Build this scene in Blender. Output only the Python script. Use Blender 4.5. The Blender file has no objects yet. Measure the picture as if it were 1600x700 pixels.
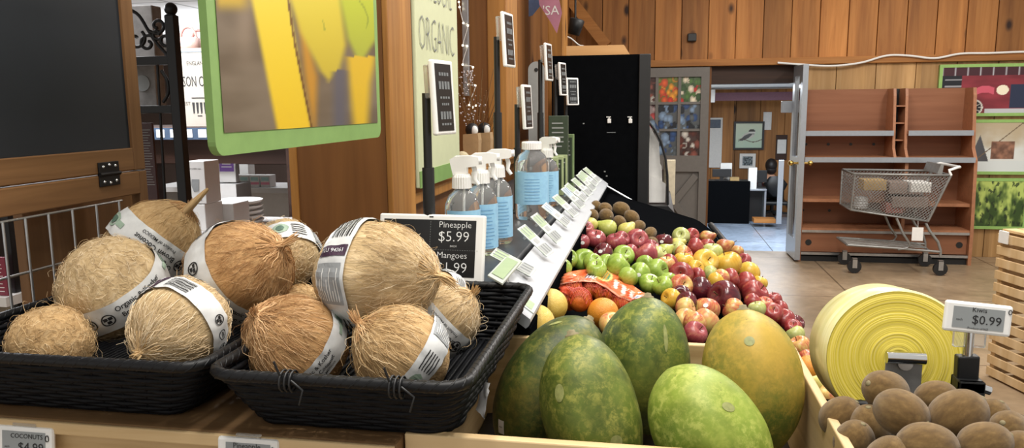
import bpy, bmesh, math, random
from mathutils import Vector, Matrix, noise as mnoise
rnd = random.Random(7)
SC = bpy.context.scene
COL = SC.collection
PI = math.pi

# ------------------------------------------------------------------ camera
CAM_H = 1.55
YAW, PITCH, FPX = math.radians(10.4), math.radians(8.76), 1200.0
cam_data = bpy.data.cameras.new('camera')
cam_data.sensor_width = 36.0
cam_data.lens = 36.0 * FPX / 1600.0
cam_data.clip_start = 0.02
cam_data.clip_end = 100
cam = bpy.data.objects.new('camera', cam_data)
cam.location = (0, 0, CAM_H)
ROLL = -.010
CM = Matrix.Rotation(YAW, 3, 'Z') @ Matrix.Rotation(PI/2-PITCH, 3, 'X') @ Matrix.Rotation(ROLL, 3, 'Z')
cam.rotation_euler = CM.to_euler()
COL.objects.link(cam)
SC.camera = cam
RT, UP, BK = CM.col[0].copy(), CM.col[1].copy(), CM.col[2].copy()
EYE = Vector((0, 0, CAM_H))

# ------------------------------------------------------------------ view, world, lights
SC.view_settings.view_transform = 'Standard'
SC.view_settings.look = 'None'
SC.view_settings.exposure = 0.0
SC.view_settings.gamma = 1.0
SC.view_settings.use_curve_mapping = False
world = bpy.data.worlds.new('world')
SC.world = world
world.use_nodes = True
wb = world.node_tree.nodes['Background']
wb.inputs[0].default_value = (1.0, 0.95, 0.88, 1)
wb.inputs[1].default_value = 0.74

def area(name, loc, size, power, color=(1, .95, .88), rot=(0, 0, 0)):
    d = bpy.data.lights.new(name, 'AREA')
    d.shape = 'RECTANGLE'; d.size, d.size_y = size
    d.energy = power; d.color = color
    o = bpy.data.objects.new(name, d); o.location = loc; o.rotation_euler = rot
    COL.objects.link(o)
    return o
area('ceiling_lamp_light', (0.35, 0.9, 3.1), (0.3, 1.5), 40)
area('ceiling_lamp_light', (-0.45, 0.6, 3.3), (0.3, 1.3), 30)
area('ceiling_lamp_light', (0.75, 2.9, 3.1), (0.3, 1.5), 52)
area('ceiling_lamp_light', (0.9, 5.4, 3.1), (0.3, 1.5), 62)
area('ceiling_lamp_light', (2.9, 5.6, 3.1), (0.3, 1.5), 70)
area('ceiling_lamp_light', (-2.4, 2.6, 2.04), (1.2, 1.2), 60, (.95, .97, 1))
area('shop_ceiling_fill', (-2.6, 5.0, 1.72), (1.6, 2.0), 40, (.95, .97, 1), (PI, 0, 0))  # added fill aimed upward to brighten the shop ceiling, not a shop fixture
area('office_lamp_light', (1.6, 10.6, 1.76), (1.8, 1.6), 170, (.88, .94, 1))

# ------------------------------------------------------------------ pixel -> place helpers (frame 1600 x 700)
def ray(px, py):
    v = RT*((px-800)/FPX) + UP*((350-py)/FPX) - BK
    return v
def atY(px, py, Y):
    d = ray(px, py); return EYE + d*(Y/d.y)
def atZ(px, py, Z):
    d = ray(px, py); return EYE + d*((Z-CAM_H)/d.z)
def atX(px, py, X):
    d = ray(px, py); return EYE + d*(X/d.x)
def mpp(p):
    return -(p-EYE).dot(BK)/FPX
def scr_at(p, a, b, c):
    """direction given as right, up, towards the eye, as seen at the point p"""
    t = (EYE-p).normalized(); r = (RT-t*RT.dot(t)).normalized(); u = t.cross(r)
    return (r*a+u*b+t*c).normalized()
def scr(a, b, c):
    return (RT*a + UP*b + BK*c).normalized()

# ------------------------------------------------------------------ colours and materials
def lin(c):
    return c/12.92 if c <= .04045 else ((c+.055)/1.055)**2.4
def C(h):
    if isinstance(h, str):
        h = tuple(int(h[i:i+2], 16)/255 for i in (0, 2, 4))
        return tuple(lin(c) for c in h)+(1,)
    return tuple(h)+(1,) if len(h) == 3 else tuple(h)

class NT:
    def __init__(s, name):
        s.m = bpy.data.materials.new(name); s.m.use_nodes = True
        s.t = s.m.node_tree; s.n = s.t.nodes; s.b = s.n['Principled BSDF']
    def node(s, typ, **kw):
        nd = s.n.new(typ)
        for k, v in kw.items():
            if k.startswith('i_'): nd.inputs[int(k[2:])].default_value = v
            else: setattr(nd, k, v)
        return nd
    def l(s, a, ai, b, bi):
        s.t.links.new(a.outputs[ai], b.inputs[bi])
    def coord(s, scale=(1, 1, 1), which='Object', rot=(0, 0, 0), loc=(0, 0, 0)):
        tc = s.node('ShaderNodeTexCoord'); mp = s.node('ShaderNodeMapping')
        mp.inputs['Scale'].default_value = scale; mp.inputs['Rotation'].default_value = rot; mp.inputs['Location'].default_value = loc
        s.l(tc, which, mp, 'Vector'); return mp
    def noise(s, vec, scale, detail=4, rough=.55, dist=0):
        n = s.node('ShaderNodeTexNoise'); n.inputs['Scale'].default_value = scale
        n.inputs['Detail'].default_value = detail; n.inputs['Roughness'].default_value = rough
        n.inputs['Distortion'].default_value = dist
        if vec: s.l(vec, 0, n, 'Vector')
        return n
    def ramp(s, src, so, stops):
        r = s.node('ShaderNodeValToRGB'); e = r.color_ramp.elements
        while len(e) > 1: e.remove(e[-1])
        e[0].position, e[0].color = stops[0][0], C(stops[0][1])
        for p, c in stops[1:]:
            x = e.new(p); x.color = C(c)
        s.l(src, so, r, 0); return r
    def mix(s, fac, a, b, mode='MIX', f=0.5):
        m = s.node('ShaderNodeMix', data_type='RGBA', blend_type=mode)
        m.inputs[0].default_value = f
        if fac: s.l(fac[0], fac[1], m, 0)
        for v, i in ((a, 6), (b, 7)):
            if isinstance(v, tuple) and hasattr(v[0], 'outputs'): s.l(v[0], v[1], m, i)
            else: m.inputs[i].default_value = C(v)
        return m
    def bump(s, src, so, strength=.3, dist=.01):
        b = s.node('ShaderNodeBump'); b.inputs['Strength'].default_value = strength; b.inputs['Distance'].default_value = dist
        s.l(src, so, b, 'Height'); s.l(b, 0, s.b, 'Normal'); return b
    def out(s, src, so, rough=.5, metal=0, spec=None, **kw):
        if src: s.l(src, so, s.b, 'Base Color')
        s.b.inputs['Roughness'].default_value = rough; s.b.inputs['Metallic'].default_value = metal
        if spec is not None: s.b.inputs['Specular IOR Level'].default_value = spec
        for k, v in kw.items(): s.b.inputs[k].default_value = v
        return s.m

def plain(name, col, rough=.5, metal=0, var=.12, scale=30, bump=0, spec=None, **kw):
    t = NT(name); c = C(col)
    n = t.noise(t.coord(), scale)
    a = tuple(x*(1-var) for x in c[:3]); b = tuple(min(1, x*(1+var)) for x in c[:3])
    r = t.ramp(n, 0, [(.3, a), (.7, b)])
    if bump: t.bump(n, 0, bump, .002)
    return t.out(r, 0, rough, metal, spec, **kw)

def wood(name, c1, c2, c3, grain='z', scale=1.0, knots=0.0, plank=None, tones=.25, rough=.55, dark='2a1408'):
    """stretched-noise wood; plank=(axis, width, offset) gives every board its own tone and grain"""
    t = NT(name)
    s = {'x': (2, 34, 34), 'y': (34, 2, 34), 'z': (34, 34, 2)}[grain]
    s = tuple(v*scale for v in s)
    tc = t.node('ShaderNodeTexCoord')
    vecsrc = (tc, 'Object')
    wn = None
    if plank:
        ax, w, off = plank
        sep = t.node('ShaderNodeSeparateXYZ'); t.l(tc, 'Object', sep, 0)
        a1 = t.node('ShaderNodeMath', operation='ADD'); a1.inputs[1].default_value = off; t.l(sep, 'XYZ'.index(ax.upper()), a1, 0)
        dv = t.node('ShaderNodeMath', operation='DIVIDE'); dv.inputs[1].default_value = w; t.l(a1, 0, dv, 0)
        fl = t.node('ShaderNodeMath', operation='FLOOR'); t.l(dv, 0, fl, 0)
        wn = t.node('ShaderNodeTexWhiteNoise', noise_dimensions='1D'); t.l(fl, 0, wn, 'W')
        sc = t.node('ShaderNodeVectorMath', operation='SCALE'); sc.inputs['Scale'].default_value = 7.0; t.l(wn, 'Color', sc, 0)
        ad = t.node('ShaderNodeVectorMath', operation='ADD'); t.l(tc, 'Object', ad, 0); t.l(sc, 0, ad, 1)
        vecsrc = (ad, 0)
    mp = t.node('ShaderNodeMapping'); mp.inputs['Scale'].default_value = s; t.l(vecsrc[0], vecsrc[1], mp, 0)
    n = t.noise(mp, 1.0, 6, .6, .6)
    big = t.node('ShaderNodeMapping'); big.inputs['Scale'].default_value = tuple(v*.16 for v in s); t.l(vecsrc[0], vecsrc[1], big, 0)
    n2 = t.noise(big, 1.0, 3, .5, 1.2)
    r = t.ramp(n, 0, [(.25, c1), (.5, c2), (.78, c3)])
    r2 = t.ramp(n2, 0, [(.3, (.62, .58, .55)), (.65, (1.08, 1.05, 1.02))])
    m = t.mix(None, (r, 0), (r2, 0), 'MULTIPLY', 1.0)
    if wn:
        r3 = t.ramp(wn, 0, [(0, (1-tones, 1-tones, 1-tones)), (1, (1+tones*.6, 1+tones*.5, 1+tones*.4))])
        m = t.mix(None, (m, 2), (r3, 0), 'MULTIPLY', 1.0)
    if knots:
        km = t.node('ShaderNodeMapping'); ks = {'x': (2.2, 4, 4), 'y': (4, 2.2, 4), 'z': (4, 4, 2.2)}[grain]
        km.inputs['Scale'].default_value = tuple(v*knots for v in ks); t.l(vecsrc[0], vecsrc[1], km, 0)
        v = t.node('ShaderNodeTexVoronoi'); v.inputs['Scale'].default_value = 1.0; t.l(km, 0, v, 'Vector')
        kr = t.ramp(v, 'Distance', [(.07, (1, 1, 1)), (.17, (0, 0, 0))])
        m = t.mix((kr, 0), (m, 2), dark)
    t.bump(n, 0, .15, .002)
    return t.out(m, 2, rough, 0, .35)

M = {}
M['black'] = plain('black_plastic', '17181a', .45)
M['blackmat'] = plain('matt_black_paint', '0c0d0f', .8, spec=0.0)
M['iron'] = plain('wrought_iron', '101114', .4, .3)
M['white'] = plain('white_plastic', 'e8e8e6', .35, var=.03)
M['paper'] = plain('white_paper', 'e3e2df', .6, var=.04)
M['greypaper'] = plain('printed_grey', '8d9092', .6)
M['ink'] = plain('black_ink', '18181a', .6)
M['eink'] = plain('grey_screen', '8b9092', .35, var=.03)
M['einkblack'] = plain('black_screen', '15171a', .3, var=.05)
M['whiteink'] = plain('white_ink', 'e0e2e3', .5, var=.02)
M['greyink'] = plain('grey_ink', '6f7375', .5, var=.02)
M['greenink'] = plain('green_ink', '93a896', .6)
M['darkgreenink'] = plain('dark_green_ink', '4f6a5c', .6)
M['maroonink'] = plain('maroon_ink', '3a2438', .6)
M['steel'] = plain('brushed_steel', 'b4b6b8', .3, .9, var=.1)
M['chrome'] = plain('chrome', 'd0d2d4', .15, 1.0, var=.03)
M['rail'] = plain('white_painted_rail', 'acb0b6', .4, var=.03)
M['counter'] = plain('dark_counter', '2a2b2e', .45)
M['pine'] = wood('pale_pine', 'b99b6c', 'd3b88a', 'e0c99e', 'x', 1.0)
M['piney'] = wood('pale_pine_side', 'b99b6c', 'd3b88a', 'e0c99e', 'y', 1.0)
M['tabletop'] = wood('table_top_wood', '6b5138', '8a6c4a', '9d7f5a', 'x', .8)
M['post'] = wood('fir_post', '8a5a2a', 'a87538', 'bf8d4c', 'z', .9, .7)
M['plywood'] = wood('brown_board', '6b4420', '7e532a', '8e6032', 'z', .5, .5)
M['walnut'] = wood('walnut_frame', '654629', '7c5a39', '8e6a46', 'y', 1.0)
M['walnutz'] = wood('walnut_frame_upright', '654629', '7c5a39', '8e6a46', 'z', 1.0)
M['cedar'] = wood('cedar_boards', '9a6130', 'b47a40', 'c68c50', 'z', .55, 1.0, ('x', .27, .0), .28)
M['cedar_low'] = wood('pale_boards', 'a4804f', 'b99463', 'cba878', 'z', .5, .5, ('x', .37, .0), .18)
M['officewood'] = wood('office_boards', '8a5c34', 'a4733f', 'b98650', 'z', .5, .7, ('x', .38, .1), .25)
M['beamwood'] = wood('beam_wood', '94602f', 'ab743c', 'bd874c', 'x', .6)
M['laminate'] = wood('cherry_laminate', '85563c', '916146', '9c6c50', 'x', .35)
M['laminate_edge'] = plain('cherry_edge', 'a06c4c', .5)
M['darkbrown'] = wood('dark_brown_shelf', '2e1c15', '3b251c', '472d22', 'x', .5)
M['slate'] = plain('chalkboard_slate', '1c2027', .6, var=.15, scale=5)
M['crate'] = wood('slat_wood', 'd0a56c', 'dfba84', 'ecd0a0', 'x', .7, .4)

# ------------------------------------------------------------------ mesh helpers
class MB:
    def __init__(s, mat=None):
        s.v = []; s.f = []; s.mi = []; s.sm = []; s.T = mat.copy() if mat else Matrix.Identity(4); s.cur = 0; s.col = None
    def add(s, vs, fs, smooth=False):
        b = len(s.v); T = s.T
        s.v += [tuple(T @ Vector(p)) for p in vs]
        s.f += [tuple(b+i for i in f) for f in fs]
        s.mi += [s.cur]*len(fs); s.sm += [smooth]*len(fs)
    def box(s, x0, x1, y0, y1, z0, z1, bev=0.0):
        if bev:
            bm = bmesh.new(); bmesh.ops.create_cube(bm, size=1)
            for v in bm.verts:
                v.co = ((x0+x1)/2+v.co.x*(x1-x0), (y0+y1)/2+v.co.y*(y1-y0), (z0+z1)/2+v.co.z*(z1-z0))
            bmesh.ops.bevel(bm, geom=bm.edges[:], offset=bev, segments=2, affect='EDGES', profile=.5)
            bm.verts.index_update()
            s.add([v.co[:] for v in bm.verts], [tuple(v.index for v in f.verts) for f in bm.faces], False); bm.free(); return
        vs = [(x, y, z) for x in (x0, x1) for y in (y0, y1) for z in (z0, z1)]
        s.add(vs, [(0, 1, 3, 2), (4, 6, 7, 5), (0, 4, 5, 1), (2, 3, 7, 6), (0, 2, 6, 4), (1, 5, 7, 3)])
    def obox(s, c, ax, ay, az, hx, hy, hz, bev=0.0):
        """oriented box, centre c, axes, half sizes"""
        T = s.T; R = Matrix((ax, ay, az)).transposed().to_4x4(); R.translation = Vector(c)
        s.T = T @ R; s.box(-hx, hx, -hy, hy, -hz, hz, bev); s.T = T
    def tube(s, pts, r, seg=8, closed=False, caps=True):
        pts = [Vector(p) for p in pts]; n = len(pts)
        rs = r if isinstance(r, (list, tuple)) else [r]*n
        vs = []; fs = []; up = None
        for i in range(n):
            if closed: t = pts[(i+1) % n]-pts[i-1]
            else: t = pts[min(i+1, n-1)]-pts[max(i-1, 0)]
            if t.length < 1e-9: t = Vector((0, 0, 1))
            t.normalize()
            if up is None:
                up = Vector((0, 0, 1)) if abs(t.z) < .9 else Vector((1, 0, 0))
            a = t.cross(up)
            if a.length < 1e-6: a = t.orthogonal()
            a.normalize(); b = a.cross(t).normalized(); up = b
            for k in range(seg):
                th = 2*PI*k/seg
                vs.append(pts[i]+a*(math.cos(th)*rs[i])+b*(math.sin(th)*rs[i]))
        m = n if closed else n-1
        for i in range(m):
            j = (i+1) % n
            for k in range(seg):
                q = (k+1) % seg
                fs.append((i*seg+k, i*seg+q, j*seg+q, j*seg+k))
        if caps and not closed:
            s.add([vs[k] for k in range(seg)], [tuple(range(seg-1, -1, -1))]); s.add([vs[(n-1)*seg+k] for k in range(seg)], [tuple(range(seg))])
        s.add(vs, fs, seg > 4)
    def bar(s, p0, p1, r, seg=8):
        s.tube([p0, p1], r, seg)
    def lathe(s, prof, seg=24, smooth=True):
        """profile of (r,z) about local z; r=0 ends become poles"""
        vs = []; fs = []; rows = []
        for (r, z) in prof:
            if r < 1e-7: rows.append([len(vs)]); vs.append((0, 0, z))
            else:
                rows.append(list(range(len(vs), len(vs)+seg)))
                vs += [(r*math.cos(2*PI*k/seg), r*math.sin(2*PI*k/seg), z) for k in range(seg)]
        for a, b in zip(rows, rows[1:]):
            for k in range(seg):
                q = (k+1) % seg
                if len(a) == 1 and len(b) == 1: continue
                if len(a) == 1: fs.append((a[0], b[q], b[k]))
                elif len(b) == 1: fs.append((a[k], a[q], b[0]))
                else: fs.append((a[k], a[q], b[q], b[k]))
        s.add(vs, fs, smooth)
    def sphere(s, c, r, seg=16, rings=10):
        r = r if isinstance(r, (tuple, list)) else (r, r, r)
        T = s.T; s.T = T @ Matrix.Translation(c) @ Matrix.Diagonal((r[0], r[1], r[2], 1))
        s.lathe([(math.sin(PI*i/rings), -math.cos(PI*i/rings)) if 0 < i < rings else (0, -1 if i == 0 else 1) for i in range(rings+1)], seg)
        s.T = T
    def prism(s, poly, d0, d1, plane='xz'):
        """polygon in a plane, extruded along the third axis from d0 to d1"""
        def P(a, b, d): return {'xz': (a, d, b), 'xy': (a, b, d), 'yz': (d, a, b)}[plane]
        n = len(poly)
        vs = [P(a, b, d0) for a, b in poly]+[P(a, b, d1) for a, b in poly]
        fs = [tuple(range(n)), tuple(range(2*n-1, n-1, -1))]
        fs += [(i, n+i, n+(i+1) % n, (i+1) % n) for i in range(n)]
        s.add(vs, fs)
    def text(s, string, size, x=0, y=0, align='CENTER', depth=0.0, plane=None, squeeze=1.0, thin=0.0):
        """flat lettering in local xy (plane: function (x,y)->3d point)"""
        vs, fs = text_geo(string, align, thin)
        f = plane or (lambda a, b: (a, b, depth))
        s.add([f(x+p[0]*size*squeeze, y+p[1]*size) for p in vs], fs)
    def quad(s, x0, x1, y0, y1, nx=1, ny=1, plane=None, depth=0.0):
        f = plane or (lambda a, b: (a, b, depth))
        vs = [f(x0+(x1-x0)*i/nx, y0+(y1-y0)*j/ny) for j in range(ny+1) for i in range(nx+1)]
        fs = [(j*(nx+1)+i, j*(nx+1)+i+1, (j+1)*(nx+1)+i+1, (j+1)*(nx+1)+i) for j in range(ny) for i in range(nx)]
        s.add(vs, fs)
    def build(s, name, mat, parent=None, fix=True):
        me = bpy.data.meshes.new(name)
        me.from_pydata(s.v, [], s.f)
        for m in (mat if isinstance(mat, (list, tuple)) else [mat]): me.materials.append(m)
        me.polygons.foreach_set('material_index', s.mi)
        me.polygons.foreach_set('use_smooth', s.sm)
        if fix:
            bm = bmesh.new(); bm.from_mesh(me); bmesh.ops.recalc_face_normals(bm, faces=bm.faces[:]); bm.to_mesh(me); bm.free()
        me.update()
        o = bpy.data.objects.new(name, me); COL.objects.link(o)
        if parent: o.parent = parent
        return o

_tg = {}
def text_geo(string, align, thin=0.0):
    k = (string, align, thin)
    if k not in _tg:
        cu = bpy.data.curves.new('lettering', 'FONT'); cu.body = string; cu.size = 1; cu.resolution_u = 2; cu.offset = -thin
        cu.align_x = align; cu.align_y = 'CENTER'
        ob = bpy.data.objects.new('lettering', cu); COL.objects.link(ob)
        me = ob.to_mesh()
        _tg[k] = ([v.co[:2] for v in me.vertices], [tuple(p.vertices) for p in me.polygons])
        ob.to_mesh_clear(); bpy.data.objects.remove(ob); bpy.data.curves.remove(cu)
    return _tg[k]

def thing(name, label, cat, loc=(0, 0, 0), rotz=0.0, group=None, mat=None):
    o = bpy.data.objects.new(name, None); o.empty_display_size = .02; COL.objects.link(o)
    if mat is not None: o.matrix_world = mat
    else: o.location = loc; o.rotation_euler = (0, 0, rotz)
    return tag(o, label, cat, group)
def tag(o, label, cat, group=None, kind=None):
    o['label'] = label; o['category'] = cat
    if group: o['group'] = group
    if kind: o['kind'] = kind
    return o
def struct(o, label=None, cat=None):
    o['kind'] = 'structure'
    if label: o['label'] = label
    if cat: o['category'] = cat
    return o
def frame(o, x, z):
    """matrix with local z along z and local x as near x as possible"""
    z = Vector(z).normalized(); x = Vector(x); x = (x - z*x.dot(z)).normalized(); y = z.cross(x)
    m = Matrix((x, y, z)).transposed().to_4x4(); m.translation = Vector(o); return m
def picture(name, w, h, fn, parent=None, nx=60, ny=60, mat=None, T=None, thick=0):
    """a flat printed picture in local xz (facing -y): fn(u,v) gives an sRGB colour triple, kept as a colour attribute"""
    vs = [(w*(i/nx-.5), 0, h*j/ny) for j in range(ny+1) for i in range(nx+1)]
    fs = [(j*(nx+1)+i, j*(nx+1)+i+1, (j+1)*(nx+1)+i+1, (j+1)*(nx+1)+i) for j in range(ny) for i in range(nx)]
    if T: vs = [T @ Vector(p) for p in vs]
    me = bpy.data.meshes.new(name); me.from_pydata([tuple(p) for p in vs], [], fs)
    a = me.color_attributes.new('print', 'FLOAT_COLOR', 'POINT')
    for j in range(ny+1):
        for i in range(nx+1):
            c = fn(i/nx, j/ny); a.data[j*(nx+1)+i].color = tuple(lin(max(0, min(1, x))) for x in c)+(1,)
    me.materials.append(mat or M['print'])
    o = bpy.data.objects.new(name, me); COL.objects.link(o)
    if parent: o.parent = parent
    return o
_t = NT('printed_picture'); _a = _t.node('ShaderNodeAttribute', attribute_name='print'); M['print'] = _t.out(_a, 'Color', .35)
def mixc(a, b, t):
    t = max(0, min(1, t)); return tuple(x+(y-x)*t for x, y in zip(a, b))
def sst(a, b, x):
    t = max(0, min(1, (x-a)/(b-a))); return t*t*(3-2*t)
def fbm(x, y, z=0, o=3):
    return sum(mnoise.noise(Vector((x*2**k, y*2**k, z+k*7)))/2**k for k in range(o))
ORD = ['', 'first', 'second', 'third', 'fourth', 'fifth', 'sixth', 'seventh', 'eighth', 'ninth', 'tenth', 'eleventh', 'twelfth', 'thirteenth', 'fourteenth', 'fifteenth']

# ================================================================== ROOM
def concrete(name, a, b, c, rough):
    t = NT(name); co = t.coord()
    n = t.noise(co, 1.3, 8, .62, .4); n2 = t.noise(co, 14, 4)
    r = t.ramp(n, 0, [(.3, a), (.52, b), (.72, c)])
    r2 = t.ramp(n2, 0, [(.35, (.86, .86, .86)), (.65, (1.06, 1.06, 1.06))])
    m = t.mix(None, (r, 0), (r2, 0), 'MULTIPLY', 1.0)
    br = t.node('ShaderNodeTexBrick'); br.inputs['Scale'].default_value = 1; br.offset = 0
    br.inputs['Mortar Size'].default_value = .008; br.inputs['Brick Width'].default_value = 1.6; br.inputs['Row Height'].default_value = 1.6
    br.inputs['Color1'].default_value = (1, 1, 1, 1); br.inputs['Color2'].default_value = (1, 1, 1, 1); br.inputs['Mortar'].default_value = (.45, .42, .4, 1)
    t.l(co, 0, br, 'Vector')
    m2 = t.mix(None, (m, 2), (br, 'Color'), 'MULTIPLY', 1.0)
    rr = t.ramp(n, 0, [(.3, (rough*.8,)*3), (.7, (rough*1.3,)*3)]); t.l(rr, 0, t.b, 'Roughness')
    t.l(m2, 2, t.b, 'Base Color'); return t.m
OF, OB = -.40, 14.4                       # the office lies a step lower
M['floor'] = concrete('polished_brown_concrete', '7e6c55', '988268', 'ab967c', .36)
M['floor_office'] = concrete('polished_grey_floor', '7e8c9e', '8f9db0', 'a2b0c2', .2)

m = MB(); m.box(-7, 6.5, -1.5, 8.36, -.5, 0); struct(m.build('floor', M['floor']))
m = MB(); m.box(.1, 4.6, 8.36, 14.6, -.5, OF); struct(m.build('floor_office', M['floor_office']))

WY = 8.3                                   # face of the far wall
zb0, zb1 = atY(1300, 100, WY).z, atY(1300, 89, WY).z
dxl, dxr = atY(1108, 250, WY).x, atY(1237, 250, WY).x
# upper cedar boarding: one board after the other, small open joints
m = MB()
x = -2.43
while x < 6.4:
    m.box(x+.004, x+.27-.004, WY, WY+.05, zb1-.01, 3.5, .004); x += .27
m.box(-2.43, 6.4, WY+.03, WY+.06, zb1-.01, 3.5)
struct(m.build('wall_back', M['cedar']))
m = MB(); m.box(-2.43, 6.4, WY-.05, WY+.06, zb0, zb1, .006); struct(m.build('trim_1', M['beamwood']))
m = MB()
x = dxr+.02
while x < 6.3:
    m.box(x+.003, min(x+.37, 6.4)-.003, WY, WY+.05, 0, zb0, .003); x += .37
m.box(dxr+.02, 6.4, WY+.03, WY+.06, 0, zb0)
struct(m.build('wall_back_lower', M['cedar_low']))
m = MB(); m.box(-2.43, dxl-.0, WY, WY+.06, 0, zb0); struct(m.build('wall_back_behind_door', M['plywood']))

# office behind the opening
M['officewall'] = plain('office_side_wall', 'c9bfae', .7, var=.05)
m = MB()
x = .2
while x < 4.6:
    m.box(x+.004, x+.42-.004, OB, OB+.05, OF, 2.4, .004); x += .42
m.box(.2, 4.62, OB+.03, OB+.1, OF, 2.4)
struct(m.build('wall_office_back', M['officewood']))
m = MB(); m.box(.1, .2, 8.36, OB+.1, OF, 2.4); struct(m.build('wall_office_left', M['officewall']))
m = MB(); m.box(4.62, 4.72, 8.36, OB+.1, OF, 2.4); struct(m.build('wall_office_right', M['officewall']))
M['ceil'] = plain('white_ceiling', 'd8d8d4', .8, var=.03)
zl = atY(1170, 134, 9.0).z
m = MB(); m.box(.1, 4.72, 8.75, OB+.1, 1.80, 1.86); struct(m.build('ceiling_office', M['ceil']))
M['lintel'] = wood('dark_lintel', '2c1c14', '3a261b', '493022', 'x', .5)
m = MB(); m.box(dxl, dxr, WY+.06, WY+.4, atY(1170, 131, WY+.2).z, zb0+.05); struct(m.build('trim_2', M['lintel']))
M['purple'] = plain('plum_beam', '6a4552', .6)
z0 = atY(1170, 157, 13.0).z
m = MB(); m.box(.2, 4.62, 13.0, 13.4, z0, z0+.13); struct(m.build('trim_3', M['purple']))
M['jamb'] = plain('grey_jamb', '77746f', .5)
m = MB(); m.box(dxr-.0, dxr+.06, WY-.03, WY+.12, 0, zb0); struct(m.build('trim_4', M['jamb']))

# grey barn door, nine and more panes, photographs behind them
M['doorgrey'] = plain('grey_door_paint', '67635f', .5, var=.05)
DY = 8.2
def dxz(px, py, Y=DY): p = atY(px, py, Y); return p.x, p.z
door = thing('door_1', 'grey sliding barn door with small panes and crossbuck panel', 'door', (0, DY, 0)); struct(door)
xr, ztop = dxz(1109, 105); pitch = 33.4*DY/FPX*1.0; pw = 29*DY/FPX
px0 = dxz(1064, 150)[0]
rows = [(120, 159), (163, 201), (205, 243)]
m = MB()
xl = px0-3*pitch-.10
cols = [px0-k*pitch for k in range(4)]
zr_ = [(dxz(1080, b)[1], dxz(1080, a)[1]) for a, b in rows]
xe = cols[0]+pw
m.box(xl, cols[3], -.025, .025, .03, ztop); m.box(xe, xr, -.025, .025, .03, ztop)
m.box(cols[3], xe, -.025, .025, zr_[0][1], ztop)
for a, b in ((0, 1), (1, 2)): m.box(cols[3], xe, -.017, .017, zr_[b][1], zr_[a][0])
for k in range(3): m.box(cols[k+1]+pw, cols[k], -.02, .02, zr_[2][0], zr_[0][1])
zlow = dxz(1080, 268)[1]
m.box(cols[3], xe, -.025, .025, zlow, zr_[2][0])
m.box(cols[3], xe, -.025, .025, .03, .20)
m.box(cols[3], xe, .008, .02, .2, zlow)
m.build('door_frame', M['doorgrey'], door)
m = MB()
xmid = dxz(1016, 300)[0]
m.box(xmid-.09, xmid, -.025, .02, .2, zlow)
cx, cz = (xmid+xe)/2, (.2+zlow)/2
hw, hh = (xe-xmid)/2, (zlow-.2)/2
for sx in (-1, 1):
    d = Vector((hw*sx, 0, hh)).normalized()
    m.obox((cx, -.008+(.002 if sx > 0 else 0), cz), d, Vector((0, 1, 0)), d.cross(Vector((0, 1, 0))), math.hypot(hw, hh)-.05, .017, .035)
m.build('cross_brace', M['doorgrey'], door)
def veg(kind, seed):
    r = random.Random(seed); pts = [(r.random(), r.random(), r.random()*.13+.07, r.random()) for _ in range(26)]
    pal = {'fruit': [(.85, .35, .15), (.8, .2, .12), (.9, .6, .15), (.45, .5, .15)], 'pepper': [(.2, .32, .16), (.75, .15, .1), (.9, .85, .75), (.3, .45, .2)],
           'blue': [(.18, .3, .5), (.1, .12, .16), (.5, .6, .72), (.35, .38, .4)], 'dark': [(.35, .16, .12), (.55, .3, .25), (.8, .78, .75), (.25, .12, .1)],
           'berry': [(.6, .12, .15), (.75, .3, .3), (.3, .08, .1), (.8, .7, .7)]}[kind]
    def fn(u, v):
        c = tuple(x*.55+.12 for x in pal[3])
        for a, b, q, k in pts:
            d = math.hypot(u-a, v-b)
            if d < q: c = tuple(x*(1.1-.35*d/q) for x in pal[int(k*4) % 4])
        return c
    return fn
kinds = [['pepper', 'fruit', 'dark', 'fruit'], ['blue', 'blue', 'berry', 'dark'], ['dark', 'blue', 'dark', 'berry']]
for ri in range(3):
    for ci in range(4):
        z0, z1 = zr_[ri]
        T = Matrix.Translation((cols[ci]+pw/2, .0, z0))
        picture('pane', pw, z1-z0, veg(kinds[ri][ci], ri*7+ci+2), door, 18, 22, T=T)
m = MB(); m.box(xl-.8, xr+1.7, -.05, -.035, ztop+.02, ztop+.06); 
for k in (xl+.2, xr-.2): m.bar((k, -.045, ztop+.04), (k, -.03, ztop+.04), .04, 14)
# glass door swung open towards the room
M['alu'] = plain('grey_aluminium', 'a7adb5', .3, .6, var=.04)
M['glass'] = NT('clear_glass').out(None, 0, .03, 0, **{'Transmission Weight': 1.0, 'IOR': 1.45})
g = thing('door_2', 'open aluminium glass door seen nearly edge on beside the doorway', 'door', (dxr-.0, WY-.04, 0), math.radians(-89)); struct(g)
m = MB(); W_ = .46; H_ = zb0-.02
m.box(0, .09, -.025, .025, .02, H_); m.box(W_-.09, W_, -.025, .025, .02, H_)
m.box(.09, W_-.09, -.025, .025, .02, .22); m.box(.09, W_-.09, -.025, .025, H_-.1, H_); m.box(.09, W_-.09, -.025, .025, .95, 1.02)
m.build('door_frame', M['alu'], g)
m = MB(); m.box(.09, W_-.09, -.004, .004, .22, .95); m.box(.09, W_-.09, -.004, .004, 1.02, H_-.1); m.build('door_glass', M['glass'], g)
M['brass'] = plain('brass', 'c9a860', .25, 1.0)
for s in (-1, 1):
    m = MB(); m.bar((W_-.05, s*.025, .97), (W_-.05, s*.07, .97), .012); m.sphere((W_-.05, s*.09, .97), .028, 12, 8)
    m.build('door_knob', M['brass'], g)

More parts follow.
